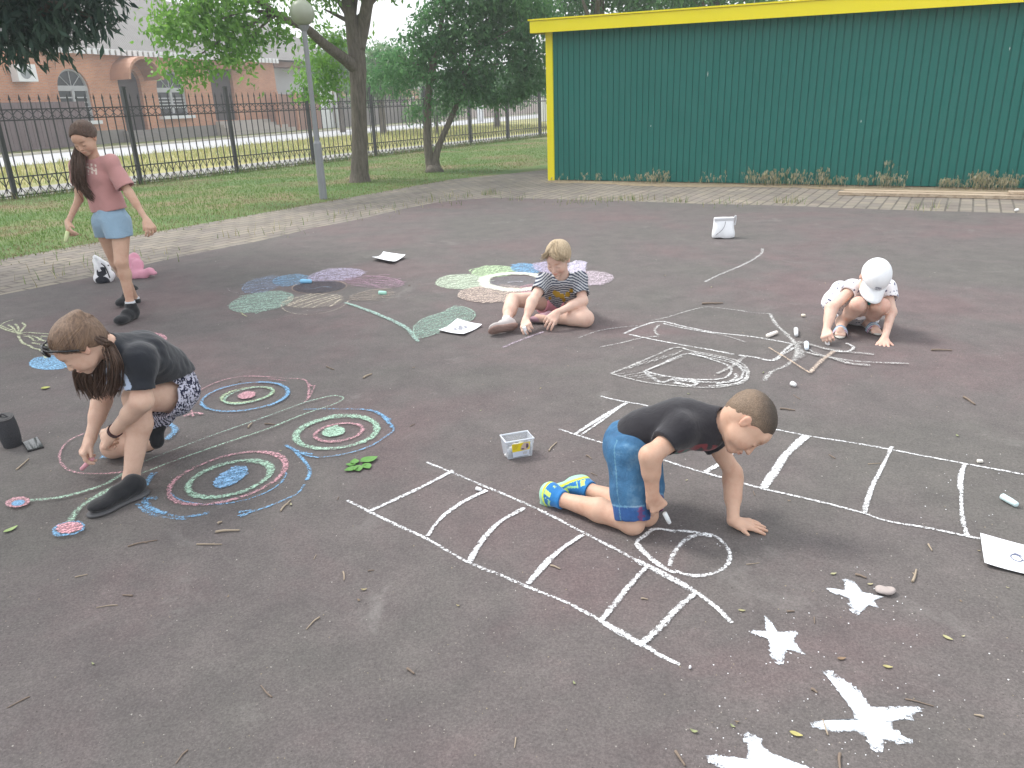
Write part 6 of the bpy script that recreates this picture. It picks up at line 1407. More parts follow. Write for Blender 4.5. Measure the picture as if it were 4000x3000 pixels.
# ------------------------------------------------------------ walking girl
def girl_walk():
    y, g = zf(150, 450, .5124)
    r = thing('person', 'girl with a long side ponytail walking in a pink T-shirt and pale denim shorts', 'person', g(740, 1530, GZ))
    hipc = y(555, 770, 6.0); hL = y(625, 850, 5.95); hR = y(500, 850, 6.05); kL = y(632, 1120, 5.86); aL = y(700, 1430, 5.86); kR = y(590, 1120, 6.15); aR = y(735, 1400, 6.42)
    fh, ft = g(730, 1500, .012), g(690, 1600, .012)
    ch = y(450, 470, 5.98); ch2 = y(430, 380, 5.97); nk = y(420, 315, 5.95); wst = y(520, 660, 6.0); sL = y(555, 370, 5.93); sR = y(305, 385, 6.02); eL = y(690, 590, 5.9); wL = y(825, 800, 5.84); eR = y(310, 640, 6.04); wR = y(225, 820, 5.9)
    H = Head(y(350, 175, 5.88), nrm([-.12, -.85, -.5]), [-.1, -.4, .9], 1.0); S = H.S
    D = Sdf(.0055)
    D.chain([hipc, wst, ch, ch2, nk, H.p(-.03, 0, -.05)], [.08, .07, .075, .06, .036, .038], .02)
    D.chain([ch2, sL, eL, wL], [.045, .038, .028, .019], .02); D.chain([ch2, sR, eR, wR], [.045, .038, .028, .019], .02); D.rc(eL, eL*.6+wL*.4, .03, .026, .02)
    D.chain([hipc, hL, kL], [.076, .07, .048], .02); D.chain([kL, kL*.7+aL*.3+[0, .015, 0], aL, aL-[0, 0, .05]], [.044, .045, .028, .03], .02)
    D.chain([hipc, hR, kR], [.08, .074, .046], .02); D.chain([kR, kR*.7+aR*.3+[0, .015, 0], aR, aR-[0, 0, .03]], [.043, .044, .028, .03], .02)
    H.build(D)
    hand(D, wL, nrm(y(865, 880, 5.80)-wL), nrm([.7, -.5, .3]), .15, 1, (28, 34, 38, 42), .8, (.4, .4)); hand(D, wR, nrm(y(235, 905, 5.84)-wR), nrm([-.7, -.5, .2]), .15, -1, (25, 35, 42, 48), .8, (.4, .5))
    sobj('body', D, SKIN, r, lambda P: H.tint(P, (.4, .3, .25)))
    hm = bpy.data.materials['hair_brown']
    Dh = Sdf(.005); Dh.el(H.p(-.018, 0, .036), [.1*S, .08*S, .084*S], H.M, .02); Dh.el(H.p(-.05, 0, .0), [.055*S, .062*S, .062*S], H.M, .02); Dh.plane(H.p(.06, 0, .055), H.M[0]*.9-H.M[2]*.4, .3)
    for q in (-1, 1): Dh.el(H.p(.055, .075*q, -.02), [.045*S, .03*S, .05*S], H.M, .006, None, True)
    Dh.disp(wrinkle(60, .0015, 5)); sobj('hair', Dh, hm, r); comb(H, (-.1, -.02, .03), hm, r, 300, .0034, 7)
    gp = [[H.p(-.09, -.02, .03), H.p(-.07, -.07, -.04), y(300, 300, 5.92), y(300, 400, 5.86), y(310, 480, 5.85), y(330, 560, 5.87)], [H.p(-.08, -.04, .0), H.p(-.05, -.08, -.06), y(325, 330, 5.87), y(325, 430, 5.85), y(335, 530, 5.87), y(400, 620, 5.9)], [H.p(-.09, -.04, .0), H.p(-.05, -.09, -.05), y(290, 320, 5.92), y(285, 420, 5.88), y(300, 520, 5.88)]]
    strands('ponytail', gp, .0042, hm, r, 4, 520, .017, 8)
    side = nrm(sL-sR); T = Sdf(.0055)
    hem = y(540, 725, 6.0)
    for q in (-1, 1): T.chain([hem+side*.045*q, ch+side*.05*q, ch2+side*.045*q], [.095, .085, .062], .03)
    T.rc(ch2, nk-[0, 0, .02], .075, .05, .03); T.rc(sR, sL, .056, .056, .03); T.rc(ch, wst, .1, .1, .03)
    T.plane(hem+[0, 0, -.0], nrm([.12, 0, -1]))
    sleeve(T, ch2*.5+sL*.5, sL, eL, .06, .07, .19, gap=.8); sleeve(T, ch2*.5+sR*.5, sR, eR, .058, .062, .17, gap=.8)
    neckhole(T, nk+[0, -.01, .012], H.p(-.02, 0, -.02), .045, .07); T.disp(wrinkle(22, .005, 41))
    def em(P):
        c = np.ones((len(P), 3)); q = y(395, 412, 5.88); e = P-q; a_ = e[:, 0]; b_ = e[:, 2]
        w_ = (np.abs(a_) < .045) & (np.abs(b_) < .04) & (P[:, 1] < ch[1]-.03) & (((np.sin(a_*210) > .1) & (np.sin(b_*230+a_*60) > -.5)) | (np.abs(b_+a_*.4) < .004))
        return np.where(w_[:, None], np.array([1.5, 2.5, 2.3]), c)
    sobj('t_shirt', T, cloth('dusty_pink_cotton', (.5, .26, .25)), r, em)
    P_ = Sdf(.0055); P_.rc(hipc+[0, 0, .08], hipc, .1, .112, .03)
    for h_, k_ in ((hL, kL), (hR, kR)):
        d_ = nrm(k_-h_); L = np.linalg.norm(k_-h_); P_.chain([hipc*.4+h_*.6, h_+d_*L*.5], [.108, .09], .03)
    P_.plane(hipc+[0, 0, .12], [0, 0, 1]); P_.plane(y(560, 925, 6.0), [.05, 0, -1]); P_.disp(wrinkle(36, .0025, 43)); sobj('denim_shorts', P_, cloth('pale_denim', (.27, .4, .52), None, .9, .5, 90), r)
    bs = bpy.data.materials['black_mesh_shoe']; wsock = bpy.data.materials['white_sock']
    f_ = nrm([-.16, -.98, 0]); he = g(742, 1500, .02); he[2] = .022
    Dd = Sdf(.005); c = np.array([aL[0], aL[1], 0]); shoe(Dd, c-f_*.055+[0, 0, .012], c+f_*.2+[0, 0, .012], (0, 0, 1), .053, .1, .016, aL-[0, 0, .02]); Dd.plane(aL-[0, 0, .002], [0, .1, 1], .09); sobj('trainer', Dd, bs, r)
    Dd = Sdf(.005); c = np.array([aR[0], aR[1], 0]); f2 = nrm([-.3, -.95, 0]); shoe(Dd, c-f2*.055+[0, 0, .05], c+f2*.19+[0, 0, .012], (0, 0, 1), .052, .1, .016, aR-[0, 0, .02]); Dd.plane(aR+[0, 0, .0], [0, .1, 1], .09); sobj('trainer', Dd, bs, r)
    q = MB(); q.tube([aL-[0, 0, .02], aL+[0, 0, .014]], [.039, .037], 12); q.tube([aR-[0, 0, .02], aR+[0, 0, .014]], [.038, .036], 12)
    for a_ in (aL, aR): q = MB(); q.tube([a_-[0, 0, .02], a_+[0, 0, .014]], [.039, .037], 12); q.build('sock', wsock, r)
    chalk_piece(y(225, 885, 5.84), y(208, 965, 5.83), .016, (.68, .76, .42), 'pale yellow-green chalk stick held by the walking girl')
girl_walk()
# ============================================================ THINGS ON THE COURT
def gp_(fr, x, y, z=GZ): return G(*fr(x, y), z)
PAPER = simple('white_paper', (.84, .86, .9), .8, .03, 6); INK = simple('grey_blue_ink', (.16, .18, .26), .9, .2, 60); INK2 = simple('soft_grey_print', (.4, .41, .46), .9, .15, 30)
def paper(label, C4, lift, marks=(), seed=0):
    """sheet from four corner points, gently curled"""
    C4 = [np.array(c, float) for c in C4]; N = 14; V = []; F = []
    def P(u, v):
        p = C4[0]*(1-u)*(1-v)+C4[1]*u*(1-v)+C4[2]*u*v+C4[3]*(1-u)*v
        return p+up*(.004+lift*((u-.5)**2*2+.35*math.sin(3*u+2*v+seed)**2*.5+(v-.5)**2*.8))
    for i in range(N+1):
        for j in range(N+1): V.append(P(i/N, j/N))
    for i in range(N):
        for j in range(N): a = i*(N+1)+j; F.append((a, a+N+1, a+N+2, a+1))
    n0 = len(V); V += [v-up*.0012 for v in V]; F += [tuple(i+n0 for i in f[::-1]) for f in F]
    t = thing('paper_sheet', label, 'paper', sum(C4)/4); mesh('sheet', V, F, PAPER, t, smooth=True)
    for nm, m_, polys in marks:
        q = MB()
        for pl in polys:
            pts = smooth_path([P(a, b_)+up*.0012 for a, b_ in pl], 4); q.tube(pts, .0022, 4)
        q.build(nm, m_, t)
    return t
A = gp_(FR, 1915, 1020); Bc = gp_(FR, 1945, 1215); dx = nrm(gp_(FR, 2212, 1085)-A); L_ = np.linalg.norm(Bc-A); W_ = L_*1.41
tor = lambda pts: pts
paper('white paper sheet with a small printed drawing lying at the end of the upper ladder', [A, A+dx*W_, Bc+dx*W_, Bc], .018,
      [('printed_drawing', INK, [[(.36+.06*math.cos(t), .5+.1*math.sin(t)) for t in np.linspace(0, 6, 9)], [(.42, .55), (.5, .48), (.58, .55), (.64, .5)], [(.5+.05*math.cos(t), .62+.08*math.sin(t)) for t in np.linspace(0, 6, 9)], [(.32, .42), (.36, .36), (.42, .4)], [(.6+.05*math.cos(t), .4+.1*math.sin(t)) for t in np.linspace(0, 6, 9)]])], 1)
sc_ = lambda cx, cy, r, k=4: [[(cx+r*math.cos(t+i)*(1-.2*i), cy+r*.8*math.sin(t)*(1-.2*i)) for t in np.linspace(0, 6.2, 8)] for i in range(k)]
paper('white paper sheet with a grey picture beside the seated blonde girl’s shoe', [gp_(FB2, 38, 1240), gp_(FB2, 240, 1118), gp_(FB2, 508, 1178), gp_(FB2, 305, 1285)], .02, [('printed_drawing', INK2, sc_(.5, .5, .2, 5)+sc_(.62, .62, .12, 4)+sc_(.36, .4, .1, 3))], 2)
paper('crumpled white paper sheet lying beyond the muted left chalk flower', [gp_(FF, 1245, 122), gp_(FF, 1325, 84), gp_(FF, 1478, 104), gp_(FF, 1385, 150)], .05, [('printed_drawing', INK2, sc_(.5, .5, .12, 2))], 4)
# ---- white handbag with chain
hb0 = Gd(1562, 514, GZ); yb = hb0[1]; s_ = yb*1.08*K/FPX
bag = thing('handbag', 'small white handbag with a chain strap standing alone near the shed path', 'handbag', hb0)
T = Sdf(.006); w0, w1, h_ = 20*s_, 19*s_, 40*s_/.95
ex = nrm([.995, -.05, 0]); ey = np.cross(up, ex)
for k_ in range(9):
    u_ = k_/8; ww = (22-2.5*u_)*s_*(1-.04*math.sin(u_*3.1)); dd = .055*(1-u_)**.7+.012; z = .03+u_*(h_-.05); o = ey*.02*u_
    T.rc(hb0+up*z-ex*(ww-dd)+o, hb0+up*z+ex*(ww-dd)+o, dd, dd, .02)
T.plane(hb0+up*.004, -up); T.disp(wrinkle(22, .004, 3)); 
sobj('bag_body', T, simple('white_leather', (.82, .84, .87), .45, .04, 9), bag)
q = MB(); q.boxc(hb0+up*(h_-.028)-ey*.002, (ex, ey, up), (19.3*s_, .018, .014)); q.build('rim_band', simple('pale_grey_leather', (.6, .61, .64), .5, .04, 9), bag)
pts = smooth_path([hb0+up*(h_-.05)-ey*.055+ex*.003, hb0+up*(h_*.6)-ey*.075-ex*.01, hb0+up*(h_*.42)-ey*.085-ex*.04, hb0+up*(h_*.2)-ey*.085-ex*.1], 8)
q = MB()
for i, p in enumerate(pts):
    a = p; d = nrm(pts[min(i+1, len(pts)-1)]-pts[max(i-1, 0)]); q.boxc(p, frame(d, [0, -1, .3]) if i % 2 else frame(d, [1, 0, .2]), (.005, .0042, .0018))
STL = simple('steel_chain', (.3, .3, .32), .35, .15, 50, metal=.7); q.build('chain_strap', STL, bag)
q = MB(); q.tube(smooth_path([hb0+up*(h_-.02)+ex*18*s_, hb0+up*(h_+.005)+ex*22.5*s_, hb0+up*(h_*.75)+ex*22.5*s_, hb0+up*(h_*.6)+ex*21.5*s_], 5), .007, 7); q.build('side_loop', bpy.data.materials['pale_grey_leather'], bag)
# ---- backpack and pink jacket behind the walking girl
P0 = Gd(225, 611, GZ); yw = P0[1]
bp = thing('backpack', 'small black and white backpack leaning at the court edge behind the walking girl', 'backpack', P0)
y_, g_ = zf(150, 450, .5124)
def bcol(P):
    c = np.tile([.8, .8, .82], (len(P), 1))
    for (a_, b_, rr) in ((480, 1195, .05), (495, 1262, .06), (520, 1150, .035)):
        qq = y_(a_, b_, yw); c = np.where((np.linalg.norm((P-qq)*[1, .25, 1.2], axis=1) < rr)[:, None], np.array([.02, .022, .03]), c)
    return c
T = Sdf(.006); T.chain([y_(470, 1240, yw)+[0, .05, 0], y_(490, 1170, yw+.1), y_(450, 1110, yw+.16)], [.085, .07, .045], .03); T.rc(y_(500, 1255, yw+.03), y_(535, 1215, yw+.06), .07, .055, .03); T.plane([0, 0, GZ+.002], -up); T.disp(wrinkle(26, .006, 5))
sobj('bag_body', T, cloth('backpack_cloth', (1, 1, 1)), bp, bcol)
q = MB(); q.tube(smooth_path([y_(430, 1075, yw+.12), y_(470, 1100, yw-.02), y_(515, 1150, yw-.02), y_(530, 1200, yw-.02)], 5), .014, 8); q.tube(smooth_path([y_(425, 1080, yw+.12), y_(450, 1150, yw-.02), y_(470, 1190, yw-.03)], 5), .014, 8); q.build('strap', simple('white_strap', (.75, .76, .78), .7, .05, 20), bp)
q = MB(); q.tube(smooth_path([y_(480, 1130, yw-.03), y_(510, 1160, yw-.04), y_(545, 1240, yw-.04)], 5), .006, 6); q.build('zip', simple('black_zip', (.02, .02, .025), .5, .1, 20), bp)
P1 = Gd(300, 600, GZ); yw2 = P1[1]
T = Sdf(.0055)
T.chain([y_(690, 1130, yw2+.12), y_(730, 1090, yw2+.16), y_(760, 1140, yw2+.05), y_(750, 1210, yw2)], [.06, .045, .05, .05], .03); T.chain([y_(740, 1225, yw2), y_(800, 1215, yw2-.02), y_(850, 1190, yw2), y_(885, 1205, yw2-.02)], [.05, .04, .035, .025], .025); T.rc(y_(700, 1190, yw2+.05), y_(735, 1230, yw2-.02), .06, .045, .03)
T.plane([0, 0, GZ+.002], -up); T.disp(wrinkle(34, .013, 6, (1, 1, 1.4)))
o = sobj('pink_jacket', T, cloth('pink_fleece', (.66, .31, .4)), None); tag(o, 'crumpled pink jacket dropped on the court behind the walking girl’s legs', 'jacket')
# ---- speaker and phone
yl, gl_ = zf(0, 1150, .6028)
b0 = gl_(85, 978, GZ); ax_ = nrm(yl(38, 785, b0[1]-.01)-yl(88, 975, b0[1]+.02)); ax_ = nrm(ax_*[.6, 1, 1])
spk = thing('portable_speaker', 'black barrel-shaped portable speaker standing upright at the left edge', 'speaker', b0)
hh = .165; rr = .042
q = MB(); q.tube([b0+ax_*hh*t for t in (0.02, .07, .25, .5, .75, .93, .98)], [rr*.9, rr*.97, rr*1.06, rr*1.09, rr*1.06, rr*.97, rr*.9], 28)
m, n, l, b = NT('speaker_mesh'); v = geo(n); vo = n.new('ShaderNodeTexVoronoi'); vo.inputs['Scale'].default_value = 330; l.new(v, vo.inputs['Vector']); r = ramp(n, [(.2, (.012, .013, .016)), (.5, (.05, .052, .06))]); l.new(vo.outputs['Distance'], r.inputs[0]); l.new(r.outputs[0], b.inputs['Base Color']); b.inputs['Roughness'].default_value = .7; bump(n, l, b, vo.outputs['Distance'], .5, .002)
q.build('grille', m, spk, smooth=True)
for t0_, t1_ in ((0, .03), (.97, 1.0)):
    q = MB(); q.tube([b0+ax_*hh*t0_, b0+ax_*hh*t1_], [rr*1.0, rr*.97], 28); q.tube([b0+ax_*hh*(t1_-.001), b0+ax_*hh*(t1_+.012)], [rr*.8, rr*.76], 28); q.build('end_ring', simple('speaker_rubber', (.03, .03, .035), .45, .1, 30), spk)
q = MB(); q.tube(smooth_path([b0+ax_*hh*.98+[-.02, 0, 0], b0+ax_*hh*1.1+[-.005, 0, 0], b0+ax_*hh*.99+[.02, 0, 0]], 5), .004, 6); q.build('carry_loop', bpy.data.materials['speaker_rubber'], spk)
C4 = [gp_(FL, 148, 968), gp_(FL, 245, 930), gp_(FL, 286, 996), gp_(FL, 182, 1024)]
ph = thing('smartphone', 'dark glass smartphone lying flat beside the black speaker', 'phone', sum(C4)/4)
def slab(C, z0, z1, sh=1.):
    c = sum(C)/4; R_ = [c+(p-c)*sh for p in C]; V = [p*[1, 1, 0]+up*(GZ+z0) for p in R_]+[p*[1, 1, 0]+up*(GZ+z1) for p in R_]; return V, [(0, 3, 2, 1), (4, 5, 6, 7), (0, 1, 5, 4), (1, 2, 6, 5), (2, 3, 7, 6), (3, 0, 4, 7)]
V, F = slab(C4, .001, .009); mesh('case', V, F, simple('phone_case', (.02, .02, .022), .5, .1, 30), ph)
V, F = slab(C4, .0092, .0098, .93); mesh('screen', V, F, simple('phone_glass', (.02, .025, .025), .04, .1, 30, spec=.8), ph)
# ---- plastic tub of chalk
FX = fz(1900, 1650, .113)
f0 = gp_(FX, 745, 1310); f1 = gp_(FX, 1600, 1160); e1 = (f1-f0)*[1, 1, 0]; Lx = np.linalg.norm(e1); e1 = e1/Lx; e2 = np.array([-e1[1], e1[0], 0]); Ly = Lx*.66; Hh = Lx*.74
ctr = f0+e1*Lx/2+e2*Ly/2
tub = thing('plastic_tub', 'open clear plastic tub with a yellow label standing beside the kneeling boy’s shoes', 'tub', ctr)
m, n, l, b = NT('clear_plastic'); b.inputs['Base Color'].default_value = (.62, .66, .72, 1); b.inputs['Roughness'].default_value = .25
tr = n.new('ShaderNodeBsdfTransparent'); ms = n.new('ShaderNodeMixShader'); fr_ = n.new('ShaderNodeLayerWeight'); fr_.inputs[0].default_value = .3
l.new(math_(n, l, 'ADD', math_(n, l, 'MULTIPLY', fr_.outputs['Facing'], .5), .3, True), ms.inputs[0]); l.new(tr.outputs[0], ms.inputs[1]); l.new(b.outputs[0], ms.inputs[2]); l.new(ms.outputs[0], n['Material Output'].inputs[0]); CLEAR = m
def tubring(z, k, o=0.): return [ctr+e1*(sx_*(Lx/2*k+o))+e2*(sy_*(Ly/2*k+o))+up*(GZ*0+z-ctr[2]+GZ) for sx_, sy_ in ((-1, -1), (1, -1), (1, 1), (-1, 1))]
V = tubring(.002, .96)+tubring(Hh, 1.12)+tubring(Hh, 1.12, -.003)+tubring(.006, .96, -.003)
F = [(3, 2, 1, 0)]+[(i, (i+1) % 4, 4+(i+1) % 4, 4+i) for i in range(4)]+[(4+i, 4+(i+1) % 4, 8+(i+1) % 4, 8+i) for i in range(4)]+[(8+i, 8+(i+1) % 4, 12+(i+1) % 4, 12+i) for i in range(4)]+[(12, 13, 14, 15)]
mesh('shell', V, F, CLEAR, tub)
R_ = tubring(Hh+.002, 1.12); q = MB(); q.tube(R_+[R_[0]], .0038, 6); q.build('rim', simple('frosted_rim', (.66, .7, .76), .35, .05, 20), tub)
def onfront(a, h): 
    k = .96+(.16)*h; return ctr+e1*(a*Lx/2*k)-e2*(Ly/2*k+.0022)+up*(h*Hh+.002-ctr[2]+GZ)
def lab(name, pts, m, off=0.): mesh(name, [onfront(a, h)-e2*off for a, h in pts], [tuple(range(len(pts)))], m, tub)
lab('yellow_label', [(-.62, .38), (.72, .42), (.72, .86), (-.62, .84)], simple('label_yellow', (.78, .62, .02), .5, .06, 20))
lab('white_label', [(-.6, .08), (.7, .12), (.72, .42), (-.62, .38)], simple('label_white', (.62, .68, .8), .5, .06, 20))
lab('label_picture', [(.0, .5), (.2, .43), (.5, .44), (.68, .62), (.6, .82), (.25, .84), (.1, .7)], simple('label_skin', (.55, .42, .38), .5, .12, 90), .0012)
lab('label_dark_print', [(.42, .58), (.5, .5), (.62, .6), (.55, .76), (.44, .78)], simple('label_dark', (.1, .06, .09), .5, .12, 90), .0018)  # dark printed areas of the label picture
lab('label_dark_print', [(.03, .5), (.2, .46), (.34, .5), (.15, .56)], bpy.data.materials['label_dark'], .0018)
for k_ in range(4): lab('label_text', [(-.55+.0*k_, .76-.07*k_), (-.1-.05*k_, .77-.07*k_), (-.1-.05*k_, .785-.07*k_), (-.55, .775-.07*k_)], simple('label_ink%d' % k_, (.3, .2, .03), .6, .1, 30), .0012)
for k_ in range(3): lab('label_text', [(.2, .2+.05*k_), (.55, .21+.05*k_), (.55, .222+.05*k_), (.2, .212+.05*k_)], bpy.data.materials['label_ink0'], .0012)
pal = [('white', (.85, .84, .82)), ('cream', (.82, .76, .62)), ('white', (.82, .83, .86)), ('pale green', (.6, .72, .5)), ('white', (.85, .85, .85)), ('lilac', (.62, .6, .75)), ('white', (.83, .8, .76)), ('white', (.85, .86, .9)), ('pale yellow', (.8, .78, .55)), ('white', (.85, .85, .84)), ('white', (.8, .82, .85)), ('cream', (.8, .75, .66))]
for i, (nm, c) in enumerate(pal):
    a = rng.uniform(0, 3.14); p = ctr*[1, 1, 0]+e1*(-.32+.64*((i*7) % 12)/11)*Lx+e2*(rng.uniform(-.28, .28))*Ly+up*(GZ+.018+.013*(i//4)); d = (math.cos(a)*e1*.6+math.sin(a)*e2*.5+up*rng.uniform(-.1, .35)); d = nrm(d)*.026
    chalk_piece(p-d, p+d, .0095, c, nm+('', ' second', ' third', ' fourth', ' slim', ' stubby', ' slanting', ' chipped', ' lower', ' worn', ' upright', ' short')[0]+' chalk stick in the plastic tub, '+('left side', 'right side', 'middle')[(i*7) % 12//4 if (i*7) % 12//4 < 1 else 3-(i*7) % 12//4]+(' at the bottom', ' halfway up', ' on top of the heap')[i//4], group='chalk sticks in the plastic tub')
# ---- loose chalk
def stick(fr, x0, y0, x1, y1, r, c, label): 
    z = GZ+r+.001; chalk_piece(gp_(fr, x0, y0, z), gp_(fr, x1, y1, z), r, c, label, group='loose chalk sticks on the court')
stick(FR, 2065, 745, 2168, 805, .0125, (.6, .76, .78), 'pale turquoise chalk stick lying above the right-hand paper sheet')
stick(FM, 1176, 534, 1232, 512, .0135, (.85, .8, .74), 'cream chalk stick lying on the hull drawing, left of two upright white ones')
stick(FM, 1341, 494, 1343, 530, .0145, (.66, .68, .7), 'greyish white chalk stick just beyond the end of the hull drawing')
stick(FM, 1401, 574, 1403, 608, .0145, (.72, .8, .88), 'white and blue chalk stick in front of the capped child’s hand')
stick(FM, 1373, 416, 1396, 416, .011, (.8, .74, .62), 'short cream chalk stub left of the capped child')
stick(FM, 1315, 806, 1338, 818, .013, (.84, .85, .86), 'white chalk stub between the hull drawing and the upper ladder')
stick(FF, 752, 262, 826, 264, .020, (.25, .55, .8), 'bright blue chalk stick on the muted left flower')
stick(FF, 1292, 342, 1344, 344, .018, (.4, .72, .6), 'mint green chalk stick on a brown flower petal')
stick(FD, 826, 306, 856, 314, .008, (.85, .86, .88), 'white chalk stub by the second rung of the diagonal ladder')
stick(FD, 2054, 1334, 2064, 1338, .0055, (.86, .87, .9), 'tiny white chalk crumb off the end of the diagonal ladder')
stick(FR, 1902, 512, 1938, 512, .008, (.8, .77, .7), 'small cream chalk stub beyond the upper ladder rail')
stick(fz(3200, 600, .3617), 2120, 610, 2150, 604, .017, (.84, .85, .86), 'small white chalk stub on the brick path at the right')
# ---- leaves
def leafobj(name, label, P, ang, L, c, cat='leaf', group=None, parent=None, curl=.2, W=.45):
    d = np.array([math.cos(ang), math.sin(ang), 0]); s = np.array([-d[1], d[0], 0]); V = []; F = []; N = 7
    for i in range(N+1):
        t = i/N; w_ = W*L*.5*math.sin(math.pi*t**.8)**.8 if 0 < t < 1 else .001
        for q in (-1, 0, 1): V.append(P+d*L*(t-.5)+s*w_*q+up*(.003+abs(q)*w_*.3+curl*L*(t-.5)**2*2))
    for i in range(N):
        for q in (0, 1): a = i*3+q; F.append((a, a+3, a+4, a+1))
    n0 = len(V); V += [v-up*.0008 for v in V]; F += [tuple(k+n0 for k in f[::-1]) for f in F]
    m = bpy.data.materials.get('leaf_'+'_'.join('%02d' % int(99*x) for x in c)) or simple('leaf_'+'_'.join('%02d' % int(99*x) for x in c), c, .6, .25, 60)
    o = mesh(name, V, F, m, parent, smooth=True, org=None if parent else P)
    if not parent: tag(o, label, cat, group)
    return o
sp = thing('leafy_sprig', 'fresh green leafy sprig lying right of the butterfly', 'sprig', gp_(FA, 1810, 860))
for (x, y, a, L) in ((1782, 820, 100, .055), (1750, 842, 170, .045), (1752, 880, 210, .06), (1808, 876, 290, .062), (1895, 808, 35, .085), (1878, 858, -60, .06)):
    leafobj('leaf', '', gp_(FA, x, y), math.radians(a), L, (.1, .26, .05), parent=sp, W=.72)
q = MB(); q.tube(smooth_path([gp_(FA, 1740, 862, GZ+.004), gp_(FA, 1800, 855, GZ+.006), gp_(FA, 1870, 835, GZ+.006), gp_(FA, 1940, 785, GZ+.004)], 4), .0016, 5); q.build('stem', simple('green_stem', (.12, .2, .06), .7, .1, 30), sp)
leafobj('fallen_leaf', 'bright yellow-green fallen leaf above the black speaker', gp_(FL, 297, 612), .5, .05, (.38, .4, .1), W=.8)
leafobj('fallen_leaf', 'narrow green fallen leaf below the butterfly’s pink feeler ball', gp_(FL, 72, 1530), 1.1, .055, (.3, .42, .16))
for (x, y, a, L, c, lb) in ((805, 1220, -.5, .05, (.55, .5, .18), 'yellow fallen leaf left of the largest star'), (1035, 228, .2, .035, (.45, .45, .25), 'pale fallen leaf just beyond the small star'), (1262, 292, .1, .03, (.55, .5, .3), 'pale yellow fallen leaf touching the space right of the small star'), (1740, 625, -.9, .045, (.5, .48, .25), 'narrow yellow-green fallen leaf alone at the right of the stars'), (1370, 803, -.3, .04, (.5, .45, .2), 'narrow yellow fallen leaf above the largest star'), (1085, 752, .1, .04, (.3, .2, .12), 'brown curled fallen leaf between two stars'), (470, 455, -.2, .035, (.4, .38, .2), 'olive fallen leaf between the ladder end and the star')):
    leafobj('fallen_leaf', lb, gp_(FS, x, y), a, L*.62, tuple(.75*x_ for x_ in c))
st_ = gp_(FS, 1358, 345); T = Sdf(.0035)
T.el(st_+up*.012, [.03, .02, .011], None, .01); T.el(st_+[-.012, .008, .012], [.018, .012, .012], None, .01); T.plane(st_+up*.001, -up); T.disp(wrinkle(90, .003, 9)); o = sobj('stone', T, simple('pale_stone', (.4, .35, .33), .85, .15, 60), None); tag(o, 'flat pale pinkish stone at the tip of the small star', 'stone')
# ---- twigs
TW = [simple('twig_brown', (.2, .155, .12), .9, .25, 60), simple('twig_pale', (.34, .28, .21), .9, .2, 60)]
def twig(P0, P1, r, m, label=None, group='dry twigs scattered on the court', bend=.06):
    P0 = np.array(P0); P1 = np.array(P1); L = np.linalg.norm(P1-P0); d = (P1-P0)/L; label = label or where(('pale' if m is TW[1] else 'dark')+(' longer' if L > .05 else ' short')+' dry twig', P0); s = np.array([-d[1], d[0], 0]); b_ = rng.uniform(-bend, bend)*L
    pts = [P0+up*r, P0+(P1-P0)*.33+s*b_+up*r*1.4, P0+(P1-P0)*.66+s*b_*.6+up*r*1.2, P1+up*r]; q = MB(); q.tube(smooth_path(pts, 3), list(np.linspace(r, r*.6, 10)), 6)
    if L > .07 and rng.rand() < .5:
        c = P0+(P1-P0)*.55+s*b_*.6+up*r; q.tube([c, c+d*L*.12+s*L*.1*(1 if rng.rand() < .5 else -1)], [r*.6, r*.3], 5)
    o = mesh('twig', np.concatenate(q.V), q.F, m, None, smooth=True, org=P0); tag(o, label, 'twig', group)
